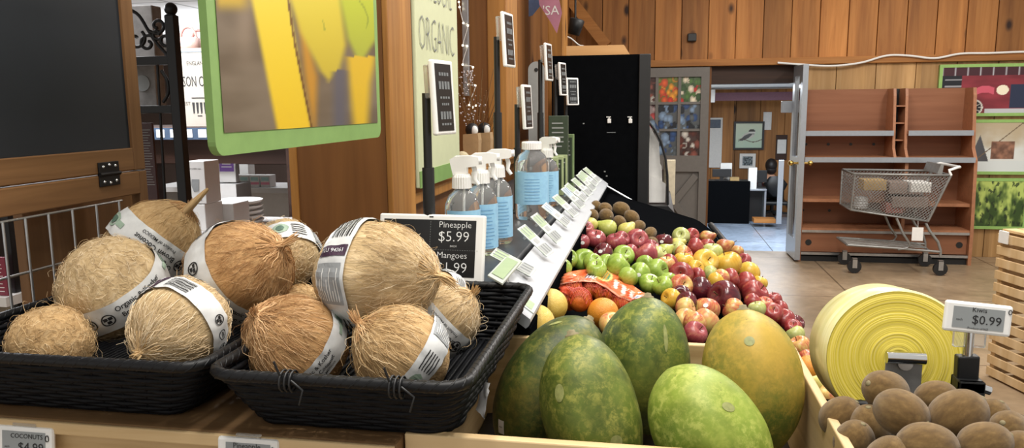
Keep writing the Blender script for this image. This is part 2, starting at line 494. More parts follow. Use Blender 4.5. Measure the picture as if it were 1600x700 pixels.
# left side: half wall, recess and posts of the shop partition
m = MB(); m.box(-.86, -.64, 1.93, 8.3, 0, 1.29); struct(m.build('wall_left', M['plywood']))
m = MB(); m.box(-.86, -.62, 1.93, 8.3, 1.29, 1.32, .004); struct(m.build('trim_5', M['post']))
m = MB(); m.box(-.90, -.86, 1.95, 8.3, 0, 3.0); struct(m.build('wall_left_recess', M['plywood']))
m = MB(); m.box(-.852, -.625, 1.75, 1.93, 0, 3.0); struct(m.build('wall_left_pier', M['plywood']))
m = MB(); m.box(-.625, -.61, 1.75, 1.93, 0, 3.0, .003); m.box(-.872, -.852, 1.745, 1.93, 0, 3.0, .003); struct(m.build('trim_6', M['post']))
m = MB(); m.box(-.86, -.66, 3.2, 3.26, 1.32, 3.0); struct(m.build('wall_left_panel', M['plywood']))
m = MB(); m.box(-.68, -.60, 3.18, 3.45, 1.32, 3.0, .004); struct(m.build('trim_7', M['post']))
m = MB(); m.box(-.70, -.60, 5.2, 5.5, 1.32, 3.2, .004); struct(m.build('trim_8', M['post']))
# diagonal brace against the far boards
p0, p1 = atY(898, 8, 8.1), atY(948, 72, 8.1)
p0 += (p0-p1)*1.5
d = (p1-p0).normalized()
m = MB(); m.obox((p0+p1)/2, d, Vector((0, 1, 0)), d.cross(Vector((0, 1, 0))), (p1-p0).length/2, .08, .055); struct(m.build('trim_9', M['beamwood']))

# shop beyond the partition
M['shopwall'] = plain('brown_shop_wall', '55463f', .8, var=.05)
m = MB(); m.box(-7, -.9, 6.6, 6.7, 0, 2.6); struct(m.build('wall_shop_back', M['shopwall']))
m = MB(); m.box(-7.1, -7, -1.5, 6.7, 0, 2.6); struct(m.build('wall_shop_left', M['shopwall']))
def tiles():
    t = NT('ceiling_tiles'); br = t.node('ShaderNodeTexBrick'); br.offset = 0; br.inputs['Scale'].default_value = 1
    br.inputs['Brick Width'].default_value = 1.2; br.inputs['Row Height'].default_value = .6; br.inputs['Mortar Size'].default_value = .012
    br.inputs['Color1'].default_value = C('dcdcdc'); br.inputs['Color2'].default_value = C('d3d4d5'); br.inputs['Mortar'].default_value = C('9a9a9a')
    t.l(t.coord(), 0, br, 'Vector'); return t.out(br, 'Color', .8)
m = MB(); m.box(-7, -.9, 1.4, 6.7, 2.08, 2.16); struct(m.build('ceiling_shop', tiles()))

# ================================================================== FAR THINGS
# cherry laminate display shelf
SY = 7.9
def sx(px): return atY(px, 280, SY).x
def sz(py): return atY(1380, py, SY).z
cx0 = sx(1385)
t = thing('display_shelf', 'empty cherry wood display shelf unit against the far wall behind the cart', 'shelf', (cx0, SY, 0))
x0, x1 = sx(1250)-cx0, sx(1524)-cx0; ztop = sz(138); zbase = sz(360)
def side_prof(z0=.0):
    return [(.36, z0), (-.06, z0), (-.06, zbase-.0), (-.02, sz(250)), (.06, sz(232)), (.08, sz(205)), (.12, sz(150)), (.14, ztop), (.36, ztop)]
for xx in (x0, x1-.03):
    m = MB(); m.prism(side_prof(), xx, xx+.03, 'yz'); m.build('side_panel', M['laminate_edge'] if xx > 0 else M['laminate'], t)
m = MB(); m.box(x0+.03, x1-.03, .33, .36, .02, ztop); m.build('back_panel', M['laminate'], t)
c0, c1 = sx(1394)-cx0, sx(1417)-cx0
for xx in (c0, c1-.025):
    m = MB(); m.prism([(.33, sz(247)), (-.01, sz(247)), (.06, sz(232)), (.08, sz(205)), (.12, sz(150)), (.14, ztop), (.33, ztop)], xx, xx+.025, 'yz'); m.build('divider', M['laminate_edge'], t)
m = MB(); m.box(c1-.03, c1, -.02, .33, zbase, sz(247)); m.build('divider', M['laminate_edge'], t)
for a, b, zz, y0 in ((x0+.03, c0, 205, .05), (c1, x1-.03, 205, .05), (x0+.03, c1, 246, -.04), (c1, x1-.03, 246, -.04), (x0+.03, c1-.03, 312, 0), (c1, x1-.03, 317, 0), (x0+.03, x1-.03, 357, -.05)):
    m = MB(); m.box(a, b, y0, .33, sz(zz)-.03, sz(zz)); sh = m.build('shelf_board', M['laminate_edge'], t)
    if zz in (205, 246):
        m = MB(); m.box(a, b, y0-.012, y0-.001, sz(zz)-.045, sz(zz)+.004); m.build('price_rail', M['alu'], sh)
for zz in (165, 192, 219):
    m = MB(); m.box(c0+.025, c1-.025, .1, .33, sz(zz)-.012, sz(zz)); m.build('cubby_shelf', M['laminate_edge'], t)
m = MB(); m.box(c0+.025, c1-.025, .318, .329, sz(247), ztop); m.build('cubby_back', M['black'], t)
m = MB()
for z_ in (sz(362), sz(397)): m.box(x0+.03, x1-.03, -.055, -.035, z_-.012, z_+.012)
m.build('door_track', M['steel'], t)
xm = (x0+x1)/2-.02
for a, b, y, hx in ((x0+.035, xm+.02, -.035, x0+.1), (xm-.02, x1-.035, -.015, x1-.1)):
    m = MB(); m.box(a, b, y, y+.018, sz(396)+.01, sz(364)); dd = m.build('sliding_door', M['laminate'], t)
    m = MB(); m.bar((hx, y-.004, sz(380)), (hx, y+.001, sz(380)), .03, 14); m.build('finger_hole', M['black'], dd)
m = MB(); m.box(x0+.03, x1-.03, -.03, .33, 0.0, .05); m.build('plinth', M['black'], t)
m = MB()
for k in range(4):
    for (zz, xa, xb) in ((228, x0, c0), (337, x0, c1)):
        xx = xa+.1+(xb-xa-.2)*k/3; m.bar((xx, .322, sz(zz)), (xx, .331, sz(zz)), .014, 10)
m.build('peg_holes', M['black'], t)

# shopping cart
CY = 7.3
def cp(px, py, Y=CY): return atY(px, py, Y)
t = thing('shopping_cart', 'grey wire shopping cart loaded with boxes in front of the empty shelf', 'shopping cart', (cp(1400, 400).x, CY, 0))
L = Vector(t.location)
CW = .48
def cv(px, py, side=0): p = cp(px, py)-L; return Vector((p.x, side*CW, p.z))
M['cartmetal'] = plain('grey_cart_metal', '8f8f8d', .4, .5)
A, B, Cc, D = (1336, 272), (1486, 274), (1452, 347), (1331, 329)
def bil(u, v, side):
    a = cv(*A, side); b = cv(*B, side); c = cv(*Cc, side); d = cv(*D, side)
    inset = Vector((0, (.5-side)*.07*(1-v)*2*.5, 0))
    return (d*(1-u)+c*u)*(1-v)+(a*(1-u)+b*u)*v + inset
m = MB()
for side in (0, 1):
    nU, nV = 26, 11
    for k in range(-nV, nU):
        for sgn in (1, -1):
            pts = []
            for j in range(nV+1):
                u = (k+j if sgn > 0 else k+nV-j)/nU
                if 0 <= u <= 1: pts.append(bil(u, j/nV, side))
            if len(pts) > 1: m.tube(pts, .0022, 4, caps=False)
for u in (0.0, 1.0):                    # ends
    for k in range(11):
        w = k/10
        m.tube([bil(u, 0, 0).lerp(bil(u, 0, 1), w), bil(u, 1, 0).lerp(bil(u, 1, 1), w)], .0022, 4)
    for k in range(8):
        v = k/7; m.tube([bil(u, v, 0), bil(u, v, 1)], .0022, 4)
for k in range(12): m.tube([bil(k/11, 0, 0), bil(k/11, 0, 1)], .0022, 4)
for k in range(9): m.tube([bil(0, 0, 0).lerp(bil(0, 0, 1), k/8), bil(1, 0, 0).lerp(bil(1, 0, 1), k/8)], .0022, 4)
m.build('wire_basket', M['cartmetal'], t)
m = MB()
m.tube([bil(0, 1, 0), bil(1, 1, 0), bil(1, 1, 1), bil(0, 1, 1)], .011, 8, True)
m.tube([bil(0, 0, 0), bil(1, 0, 0), bil(1, 0, 1), bil(0, 0, 1)], .008, 8, True)
for s in (0, 1):
    m.tube([bil(0, 0, s), bil(0, 1, s)], .008, 8); m.tube([bil(1, 0, s), bil(1, 1, s)], .011, 8)
m.build('basket_rim', M['cartmetal'], t)
m = MB()
for s in (0, 1):
    i = .04*(1-2*s)/CW
    m.tube([cv(1403, 342, s+i), cv(1413, 366, s+i), cv(1424, 382, s+i), cv(1420, 389, s+i), cv(1405, 391, s+i)], .011, 8)
    m.tube([cv(1449, 350, s+i), cv(1455, 362, s+i), cv(1468, 379, s+i), cv(1472, 392, s+i), cv(1472, 402, s+i)], .012, 8)
    m.tube([cv(1326, 384, s+i), cv(1400, 389, s+i), cv(1472, 395, s+i)], .011, 8)
m.tube([cv(1326, 384, .08), cv(1326, 384, .92)], .011, 8); m.tube([cv(1455, 393, .08), cv(1455, 393, .92)], .009, 8)
for k in range(1, 7): m.tube([cv(1326, 383, .08+.12*k), cv(1455, 391, .08+.12*k)], .004, 6)
m.build('chassis', M['cartmetal'], t)
m = MB()
m.tube([bil(1, 1, 0), cv(1483, 266, 0), cv(1500, 261, .03), cv(1503, 262, .1), cv(1503, 262, .9), cv(1500, 261, .97), cv(1483, 266, 1), bil(1, 1, 1)], .013, 8)
m.build('handle', M['white'], t)
m = MB(); m.prism([(cv(1468, 272).x, cv(1468, 272).z), (cv(1474, 258).x, cv(1474, 258).z), (cv(1479, 258).x, cv(1479, 258).z), (cv(1476, 274).x, cv(1476, 274).z)], .06, CW-.06, 'xz'); m.build('child_seat_flap', M['cartmetal'], t)
for px_, s in ((1338, .1), (1338, .9), (1473, .08), (1473, .92)):
    c = cv(px_, 400, s); c.z = .062
    m = MB(); m.tube([c+Vector((0, -.014, 0)), c+Vector((0, .014, 0))], .06, 18); w = m.build('wheel', M['black'], t)
    m = MB(); m.box(c.x-.02, c.x+.02, c.y-.02, c.y-.015, .05, .135); m.box(c.x-.02, c.x+.02, c.y+.015, c.y+.02, .05, .135); m.box(c.x-.02, c.x+.02, c.y-.02, c.y+.02, .13, .14); m.build('wheel_fork', M['steel'], w)
o = MB(); a, b = cp(1425, 355), cp(1441, 376); o.box(a.x, b.x, CY-.012, CY-.008, b.z, a.z); o.bar(((a.x+b.x)/2, CY-.01, a.z), ((a.x+b.x)/2, CY-.002, cp(1430, 345).z), .002, 5); o = o.build('paper_tag', M['paper']); tag(o, 'white paper tag hanging under the basket of the shopping cart', 'tag')
M['cardboard'] = plain('tan_cardboard', 'a58a5c', .8); M['cardboard2'] = plain('grey_brown_cardboard', '84736a', .8)
M['redbag'] = plain('faded_red_paper', '8f5850', .7); M['clear'] = plain('crumpled_clear_bag', 'b9babb', .25)
for nm, (a, b, c, d), y0, y1, mt, lab in (
    ('cardboard_box', (1350, 281, 1385, 298), .1, .3, 'cardboard', 'tan cardboard box near the front of the shopping cart basket'),
    ('cardboard_box', (1392, 285, 1420, 304), .14, .36, 'cardboard2', 'grey brown cardboard box in the middle of the shopping cart'),
    ('white_carton', (1424, 285, 1455, 301), .1, .34, 'paper', 'white carton near the handle end of the shopping cart'),
    ('flat_box', (1395, 308, 1450, 325), .1, .36, 'cardboard2', 'long flat box low in the shopping cart under the white carton'),
    ('paper_bag', (1386, 318, 1412, 334), .12, .3, 'redbag', 'faded red paper bag at the bottom of the shopping cart')):
    p, q = cp(a, b, CY+.1), cp(c, d, CY+.1); o = MB(); o.box(p.x, q.x, CY+y0, CY+y1, q.z, p.z, .006); o = o.build(nm, M[mt]); tag(o, lab, 'bag' if 'bag' in nm else 'box', 'goods in the shopping cart')
p = cp(1345, 316, CY+.2); o = MB()
o.lathe([(0, -.06)]+[(.055*(1+.18*rnd.random()), -.05+.010*k) for k in range(11)]+[(0, .06)], 12, False); o.v = [(p.x+x*(1+.1*rnd.random()), p.y+y, p.z+z) for x, y, z in o.v]
tag(o.build('plastic_bag', M['clear']), 'crumpled clear plastic bag at the front end of the shopping cart', 'bag', 'goods in the shopping cart')

# three printed panels on the far wall
M['limeframe'] = plain('lime_green_frame', '8fb765', .5, var=.06)
def car_fn(u, v):
    c = mixc((.42, .12, .16), (.60, .2, .25), fbm(u*3, v*6)*.5+.5)
    if u < .22 and v < .95:
        c = (.07, .08, .12)
        if (v*7) % 1 < .25 and u > .03: c = (.6, .6, .62)
    if v > .82: c = mixc((.75, .78, .8), (.25, .1, .14), sst(.0, .3, abs(math.sin(u*22))))
    if u > .78 and .1 < v < .62: c = (.13, .17, .28)
    for a, b, r, k in ((.36, .12, .19, 0), (.69, .5, .07, 1)):
        d = math.hypot((u-a)*1.55, v-b)
        if k == 0 and d < r:
            an = math.atan2(v-b, (u-a)*1.55); c = (.85, .83, .8) if (d < .04 or d > r*.86 or abs(math.sin(an*6)) < .28) else (.09, .08, .1)
        if k == 1 and d < r*1.5: c = (.95, .92, .82)
    if .34 < u < .60 and .33 < v-.12*math.sin((u-.34)*10) < .48: c = (.80, .34, .42)
    if v < .1 and u > .5: c = (.75, .76, .78)
    return c
def tent_fn(u, v):
    c = mixc((.85, .87, .86), (.72, .66, .55), sst(.3, .9, v+.2*fbm(u*4, v*4)))
    if v < .22: c = (.83, .86, .86)
    a = abs(u-.28)-(.55-(v-.2))*.28
    if v > .2 and a < 0: c = mixc((.42, .43, .45), (.25, .25, .27), u*2)
    if abs((u-.2)-(v-.2)*.9) < .012 or abs((u-.95)+(v-.95)*.8) < .012: c = (.45, .38, .3)
    for x in (.55, .72):
        if abs(u-x) < .09 and .25 < v < .62: c = mixc((.62, .45, .36), (.4, .28, .22), fbm(u*9, v*9)+.5)
    return c
def grass_fn(u, v):
    n = fbm(u*7, v*2.6, 3)
    c = mixc((.20, .30, .12), (.72, .80, .42), sst(-.25, .55, n+.7*(v-.35)))
    if fbm(u*16, v*7, 9) > .35: c = mixc(c, (.10, .16, .08), .7)
    return c
for nm, (a, b, c, d), fn, lab in (
    ('wall_picture', (1469, 101, 1612, 181), car_fn, 'printed panel of an old red car with a white spoked wheel'),
    ('wall_picture', (1500, 187, 1606, 273), tent_fn, 'printed panel of a pale canvas tent below the red car panel'),
    ('wall_picture', (1500, 278, 1602, 359), grass_fn, 'printed panel of blurred sunlit grass beside the display shelf')):
    Y = 8.26; p, q = atY(a, b, Y), atY(c, d, Y); w, h = q.x-p.x, p.z-q.z
    t = thing(nm, lab, 'picture', ((p.x+q.x)/2, Y, q.z), 0, 'printed panels on the far wall')
    m = MB(); m.box(-w/2, w/2, .004, .03, 0, h, .004); m.box(-w/2, w/2, -.004, .01, 0, .03); m.box(-w/2, w/2, -.004, .01, h-.03, h); m.box(-w/2, -w/2+.03, -.004, .01, .03, h-.03); m.box(w/2-.03, w/2, -.004, .01, .03, h-.03)
    m.build('picture_frame', M['limeframe'], t)
    picture('print', w-.06, h-.06, fn, t, 110, 80, T=Matrix.Translation((0, 0, .03)))

# white cable along the beam
pts = [(1215, 98), (1255, 101), (1300, 103), (1345, 98), (1385, 87), (1420, 87), (1460, 91), (1500, 84), (1545, 83), (1600, 81), (1640, 82)]
P_ = [atY(a, b, WY-.07) for a, b in pts]
def smooth_path(P, n=6):
    out = []
    for i in range(len(P)-1):
        p0, p1, p2, p3 = P[max(i-1, 0)], P[i], P[i+1], P[min(i+2, len(P)-1)]
        for k in range(n):
            t_ = k/n; out.append(.5*((2*p1)+(-p0+p2)*t_+(2*p0-5*p1+4*p2-p3)*t_*t_+(-p0+3*p1-3*p2+p3)*t_**3))
    return out+[P[-1]]
m = MB(); m.tube(smooth_path(P_), .011, 6); tag(m.build('wall_cable', M['paper']), 'white cable sagging along the beam of the far wall', 'cable')
# black outlet box on the upper boards and lamp housing at the top right
p = atY(1081, 59, WY); m = MB(); m.box(p.x-.045, p.x+.045, WY-.05, WY-.001, p.z-.04, p.z+.04, .008); tag(m.build('junction_box', M['black']), 'small black junction box on the upper boards of the far wall', 'junction box')
p = atY(1590, -4, 5.2)
t = thing('ceiling_light', 'pale fluorescent light housing cut off at the top right corner', 'light', p)
m = MB(); m.prism([(-.06, .0), (.9, -.0), (.9, .08), (.05, .1)], -.1, .1, 'xz'); m.build('housing', plain('grey_green_metal', '9aa39a', .4, .3), t)
m = MB(); m.bar((.1, 0, .08), (.1, 0, .9), .008); m.bar((.8, 0, .08), (.8, 0, .9), .008); m.build('hanger', M['steel'], t)

# slatted crate tower at the right
P0, P1 = atZ(1587, 609, 0), atZ(1545, 588, 0)
ax = (P0-P1); w1 = ax.length; ax.normalize(); ay = Vector((-ax.y, ax.x, 0))
w1 = max(w1, .3); w2 = .55
ztot = atY(1560, 366, (P0.y+P1.y)/2).z
Mx = Matrix((ax, ay, Vector((0, 0, 1)))).transposed().to_4x4(); Mx.translation = P1
NC = 3; ch = ztot/NC
M['slat'] = wood('spruce_slat', 'cdaa78', 'dabc8e', 'e6ceA6', 'z', .5, .5)
places = ('bottom', 'middle', 'top')
for k in range(NC):
    T = Mx @ Matrix.Translation((0, 0, k*ch))
    t = thing('slatted_crate', 'pale slatted wooden crate, %s one of the tower at the right edge' % places[k], 'crate', mat=T, group='slatted crates in the tower')
    for a, b in ((0, 0), (w1-.03, 0), (0, w2-.03), (w1-.03, w2-.03)):
        m = MB(); m.box(a, a+.03, b, b+.03, 0.001, ch-.001); m.build('corner_post', M['slat'], t)
    ns = 4; g = ch/ns
    for s in range(ns):
        z0, z1 = s*g+.012, s*g+g-.010
        for (a0, a1, b0, b1) in ((-.012, w1+.012, -.012, 0), (-.012, w1+.012, w2, w2+.012), (-.012, 0, 0, w2), (w1, w1+.012, 0, w2)):
            m = MB(); m.box(a0, a1, b0, b1, z0, z1, .002); m.build('slat', M['slat'], t)
    m = MB()
    for s in range(5): m.box(0.03, w1-.03, .02+s*(w2-.04)/5, .02+s*(w2-.04)/5+.08, .004, .014)
    m.build('base_boards', M['slat'], t)
p = Mx @ Vector((w1*.15, -.02, ztot-.04)); m = MB(); m.T = Mx; m.box(.01, .08, -.024, -.014, ztot-.06, ztot+.01, .003); m.build('x', M['paper']).name = 'price_tag'
o = bpy.data.objects['price_tag']; tag(o, 'small white price tag on the top slat of the crate tower', 'price tag')
M['orangebag'] = plain('orange_net_bag', 'c4694a', .5, var=.25, scale=60)
for i, (a, b, r) in enumerate(((.22, .2, .09), (.30, .38, .10), (.12, .36, .085))):
    p = Mx @ Vector((a, b, ztot+.0145)); m = MB(); m.T = Matrix.Translation(p)
    prof = [(0, .002), (r*.8, .004), (r, r*.5), (r*.85, r*1.0), (r*.4, r*1.35), (r*.12, r*1.55), (r*.25, r*1.8), (0, r*1.82)]
    m.lathe(prof, 14); m.v = [(x+.006*mnoise.noise(Vector((x*30, y*30, z*30))), y, z) for x, y, z in m.v]
    tag(m.build('citrus_bag', M['orangebag']), ['orange net bag of citrus standing nearest on the crate tower', 'orange net bag of citrus behind and right of the nearest bag', 'orange net bag of citrus behind on the left of the crate tower'][i], 'bag', 'citrus bags on the crate tower')
m = MB(); m.T = Mx
for s in range(6): m.box(0.0, w1, s*w2/6+.005, (s+1)*w2/6-.005, ztot+.0025, ztot+.0145)
tag(m.build('crate_lid', M['slat']), 'flat slatted lid under the orange bags on the crate tower', 'lid')

# ------------------------------------------------------------------ office things
OY = 12.9
def op(px, py, Y): return atY(px, py, Y)
a, b = op(1107, 283, OY), op(1197, 345, OY); 
t = thing('reception_desk', 'black reception desk in the office behind the doorway', 'desk', (a.x, OY, OF))
w = b.x-a.x; h = a.z-OF
xs = op(1172, 300, OY).x-a.x; zd = op(1185, 296, OY).z-OF
m = MB(); m.box(-.5, xs, 0, .04, 0, h, .004); m.build('front_panel', M['blackmat'], t)
m = MB(); m.box(-.5, xs, .04, .35, h-.03, h, .003); m.build('counter_top', M['black'], t)
m = MB(); m.box(xs, w, 0.06, .45, zd-.03, zd, .003); m.build('side_desk_top', M['alu'], t)
m = MB(); m.box(w-.03, w, .08, .44, 0, zd-.03); m.build('leg_panel', M['alu'], t)
m = MB(); m.box(xs, w-.03, .3, .33, .0, zd-.03); m.build('modesty_panel', M['black'], t)
def simple(nm, lab, cat, box, Y, depth, mt, group=None, bev=.004):
    p, q = op(box[0], box[1], Y), op(box[2], box[3], Y); o = MB(); o.box(p.x, q.x, Y, Y+depth, q.z, p.z, bev); return tag(o.build(nm, M[mt]), lab, cat, group)
hz = h
M['blue'] = plain('blue_grey_plastic', '39495e', .4)
zt = op(1185, 296, OY).z
def monitor(px, py0, py1, pw_, Y, lab, zb=None):
    p = op(px, py0, Y); q = op(px, py1, Y); q.z = zb if zb else q.z; t = thing('monitor', lab, 'monitor', (p.x, Y, q.z)); hh = p.z-q.z; ww = pw_*Y/FPX
    m = MB(); m.box(-ww/2, ww/2, -.02, .02, hh*.3, hh, .006); m.build('screen_housing', M['black'], t)
    m = MB(); m.box(-.03, .03, -.01, .02, 0, hh*.4); m.box(-.1, .1, -.06, .08, 0, .012); m.build('stand', M['black'], t)
monitor(1128, 264, 283, 28, OY+.15, 'black monitor on the left of the reception desk', OF+h+.001)
monitor(1188, 266, 293.3, 20, OY+.28, 'dark blue lit monitor beside the seated person', OF+zd+.001)
simple('desk_lamp', 'small warm orange lamp glowing on the reception desk', 'lamp', (1141, 277, 1155, 284), OY+.1, .1, 'cardboard')
simple('paper_stack', 'white papers and bottles piled on the office desk', 'papers', (1170, 262, 1182, 295.5), OY+.1, .1, 'paper')
simple('box', 'small white box on the desk edge below the notice', 'box', (1126, 255, 1143, 284), OY+.28, .1, 'paper')
simple('wooden_step', 'low wooden step on the office floor beside the desk', 'step', (1178, 342, 1212, 349), OY-.35, .25, 'beamwood')
wn_ = simple('wall_notice', 'tall white notice with a dark picture at its top on the office wall', 'notice', (1107, 184, 1127, 262), OB-.03, .02, 'paper')
wp_ = simple('notice_picture', 'dark picture printed at the top of the tall office notice', 'picture', (1109, 187, 1126, 200), OB-.045, .012, 'blue')
simple('wall_paper', 'blank white paper pinned beside the bird picture', 'paper', (1193, 175, 1205, 203), OB-.02, .01, 'paper')
nb_ = simple('notice_board', 'small brown framed notice board at the right of the office', 'notice board', (1213, 211, 1229, 250), OB-.025, .02, 'darkbrown')
nn_ = simple('pinned_notes', 'pale notes pinned to the small brown notice board', 'notes', (1215, 218, 1228, 240), OB-.038, .012, 'paper')
simple('partition_post', 'pale upright panel between the office chair and the glass door', 'post', (1217, 250, 1221, 350), 12.3, .03, 'alu')
for ch_, pa_ in ((wp_, wn_), (nn_, nb_)):
    ch_.parent = pa_; del ch_['category']
def bird_fn(u, v):
    c = mixc((.72, .82, .74), (.82, .86, .76), v+.2*fbm(u*3, v*3))
    if math.hypot((u-.48)/.24, (v-.5-.25*(u-.48))/.14) < 1: c = (.80, .80, .76)
    if math.hypot((u-.40)/.22, (v-.44-.55*(u-.4))/.09) < 1: c = (.30, .31, .32)
    if math.hypot((u-.62)/.13, (v-.66)/.11) < 1: c = (.1, .1, .11) if v > .66 or v < .6 else (.85, .85, .82)
    if abs(v-.3-.06*math.sin(u*7)) < .018 and u > .12: c = (.35, .28, .22)
    if abs((v-.3)-(u-.15)*.5) < .02 and .12 < u < .4: c = (.25, .25, .26)
    return c
def framed(lab, box, Y, fn, fm, bw):
    p, q = op(box[0], box[1], Y), op(box[2], box[3], Y); w, h = q.x-p.x, p.z-q.z
    t = thing('framed_picture', lab, 'picture', ((p.x+q.x)/2, Y, q.z))
    m = MB(); m.box(-w/2, w/2, .004, .03, 0, h); m.box(-w/2, w/2, -.01, .005, 0, bw); m.box(-w/2, w/2, -.01, .005, h-bw, h); m.box(-w/2, -w/2+bw, -.01, .005, bw, h-bw); m.box(w/2-bw, w/2, -.01, .005, bw, h-bw)
    m.build('frame', M[fm], t); picture('print', w-2*bw, h-2*bw, fn, t, 40, 40, T=Matrix.Translation((0, 0, bw)))
framed('square black framed picture of a small bird on a branch', (1147, 190, 1193, 234), OB-.04, bird_fn, 'black', .035)
framed('small white framed dark photograph below the bird picture', (1156, 240, 1180, 263), OB-.04, lambda u, v: mixc((.2, .24, .25), (.6, .65, .68), fbm(u*6, v*6)+.4), 'paper', .05)
simple('security_camera', 'small white camera on the glass door jamb', 'camera', (1222, 158, 1238, 176), 8.29, .06, 'alu')
simple('spotlight', 'small white spotlight near the office ceiling', 'light', (1111, 140, 1117, 160), 12.6, .08, 'paper')
# person seated with the back to us
pp = op(1205, 260, 13.75)
t = thing('person', 'person with dark hair in a maroon top sitting with back turned in an office chair', 'person', (pp.x, 13.75, OF))
def skin_body(name, verts, edges, radii, mat, parent, sub=2, root=0):
    me = bpy.data.meshes.new(name); me.from_pydata(verts, edges, []); o = bpy.data.objects.new(name, me); COL.objects.link(o)
    o.modifiers.new('skin', 'SKIN'); me.skin_vertices[0].data
    for i, r in enumerate(radii): me.skin_vertices[0].data[i].radius = r if isinstance(r, tuple) else (r, r)
    me.skin_vertices[0].data[root].use_root = True
    s = o.modifiers.new('sub', 'SUBSURF'); s.levels = sub; s.render_levels = sub
    dg = bpy.context.evaluated_depsgraph_get(); em = bpy.data.meshes.new_from_object(o.evaluated_get(dg)); em.materials.clear(); em.materials.append(mat)
    for p in em.polygons: p.use_smooth = True
    o.modifiers.clear(); o.data = em; o.parent = parent; return o
M['skin'] = plain('skin', 'c08f74', .5, var=.04); M['maroon'] = plain('maroon_cloth', '5d2c34', .8); M['hair'] = plain('dark_hair', '1d1512', .5, var=.3, scale=80); M['trousers'] = plain('dark_trousers', '23252b', .8)
hs = pp.z-.02-OF; SH = hs-.42                       # head centre, seat height
v = [(0, 0, SH), (0, 0, SH+.10), (0, .01, SH+.15), (0, .01, hs-.2), (0, .02, hs-.13), (0, .02, hs), (0, .02, hs+.06)]
e = [(i, i+1) for i in range(6)]; r = [(.15, .11), (.14, .10), (.15, .10), (.12, .08), .05, (.075, .09), (.06, .07)]
for s in (-1, 1):
    b = len(v); v += [(s*.17, .01, hs-.22), (s*.22, .06, hs-.36), (s*.17, .30, hs-.40), (s*.15, .36, hs-.40)]; e += [(3, b), (b, b+1), (b+1, b+2), (b+2, b+3)]; r += [.05, .043, .033, .028]
    for k in range(5):
        q = len(v); a = (k-2)*.018
        v += [(s*.15+a, .40-abs(a)*.6, hs-.405), (s*.15+a*1.2, .44-abs(a)*1.2, hs-.42)]; e += [(b+3, q), (q, q+1)]; r += [.009, .007]
    b = len(v); v += [(s*.09, .08, SH), (s*.11, .40, SH+.01), (s*.11, .42, .09), (s*.11, .52, .045)]; e += [(0, b), (b, b+1), (b+1, b+2), (b+2, b+3)]; r += [.085, .06, .04, .035]
skin_body('body', v, e, r, M['skin'], t, 1)
v = [(0, 0, SH-.01), (0, 0, SH+.10), (0, .01, SH+.15), (0, .01, hs-.2), (0, .012, hs-.15)]; e = [(0, 1), (1, 2), (2, 3), (3, 4)]; r = [(.165, .125), (.155, .115), (.165, .115), (.14, .095), .062]
for s in (-1, 1):
    b = len(v); v += [(s*.175, .01, hs-.225), (s*.222, .06, hs-.36), (s*.18, .24, hs-.39)]; e += [(3, b), (b, b+1), (b+1, b+2)]; r += [.063, .055, .045]
skin_body('top', v, e, r, M['maroon'], t, 1)
v = [(0, .01, SH)]; e = []; r = [(.17, .13)]
for s in (-1, 1):
    b = len(v); v += [(s*.09, .08, SH), (s*.11, .40, SH+.012), (s*.11, .42, .13)]; e += [(0, b), (b, b+1), (b+1, b+2)]; r += [.1, .072, .055]
skin_body('trousers', v, e, r, M['trousers'], t, 1)
m = MB(); m.sphere((0, .0, hs+.04), (.1, .115, .12), 16, 12); m.sphere((0, -.03, hs-.03), (.088, .07, .09), 14, 10); m.build('hair', M['hair'], t)
t = thing('office_chair', 'black office chair with curved back under the seated person', 'chair', (pp.x+.03, 13.70, OF))
m = MB()
zc = op(1205, 285, 13.5).z-OF
m.tube([(0, -.24, SH-.02), (0, -.29, SH+.08), (0, -.28, zc-.02), (0, -.26, zc+.10)], [.05, .16, .2, .1], 14); m.v = [(x, -.27+(y+.27)*.3, z) for x, y, z in m.v]; m.build('backrest', M['black'], t)
m = MB(); m.box(-.24, .24, -.22, .24, SH-.2, SH-.135, .03); m.build('seat', M['black'], t)
m = MB(); m.bar((0, 0, .1), (0, 0, SH-.2), .03, 10)
for k in range(5):
    a_ = 2*PI*k/5; m.tube([(0, 0, .11), (.28*math.cos(a_), .28*math.sin(a_), .07)], [.025, .015], 8)
m.build('base', M['black'], t)
for k in range(5):
    a_ = 2*PI*k/5; m = MB(); m.sphere((.28*math.cos(a_), .28*math.sin(a_), .03), .03, 10, 8); m.build('caster', M['black'], t)
for s in (-1, 1):
    m = MB(); m.tube([(s*.26, -.15, SH-.16), (s*.33, -.1, SH+.0), (s*.33, .1, SH+.02)], .018, 8); m.build('armrest', M['steel'], t)

# ================================================================== MIDDLE: fruit counter along the left
RX0, RZ0 = -.197, 1.193          # lower edge of the white price rail
RX1, RZ1 = -.258, 1.237          # upper edge
RY0, RY1 = 1.24, 3.52
CZ = 1.233                       # counter top

t = thing('fruit_counter', 'dark counter top running along the wall behind the white price rail', 'counter', (-.43, 1.3, 0))
m = MB(Matrix.Translation((.43, -1.3, 0))); m.box(-.60, -.274, 1.262, 3.52, CZ-.03, CZ, .004); m.build('counter_top', M['counter'], t)
m = MB(Matrix.Translation((.43, -1.3, 0))); m.box(-.60, -.276, 1.268, 3.5, 0, CZ-.03); m.build('counter_body', M['blackmat'], t)

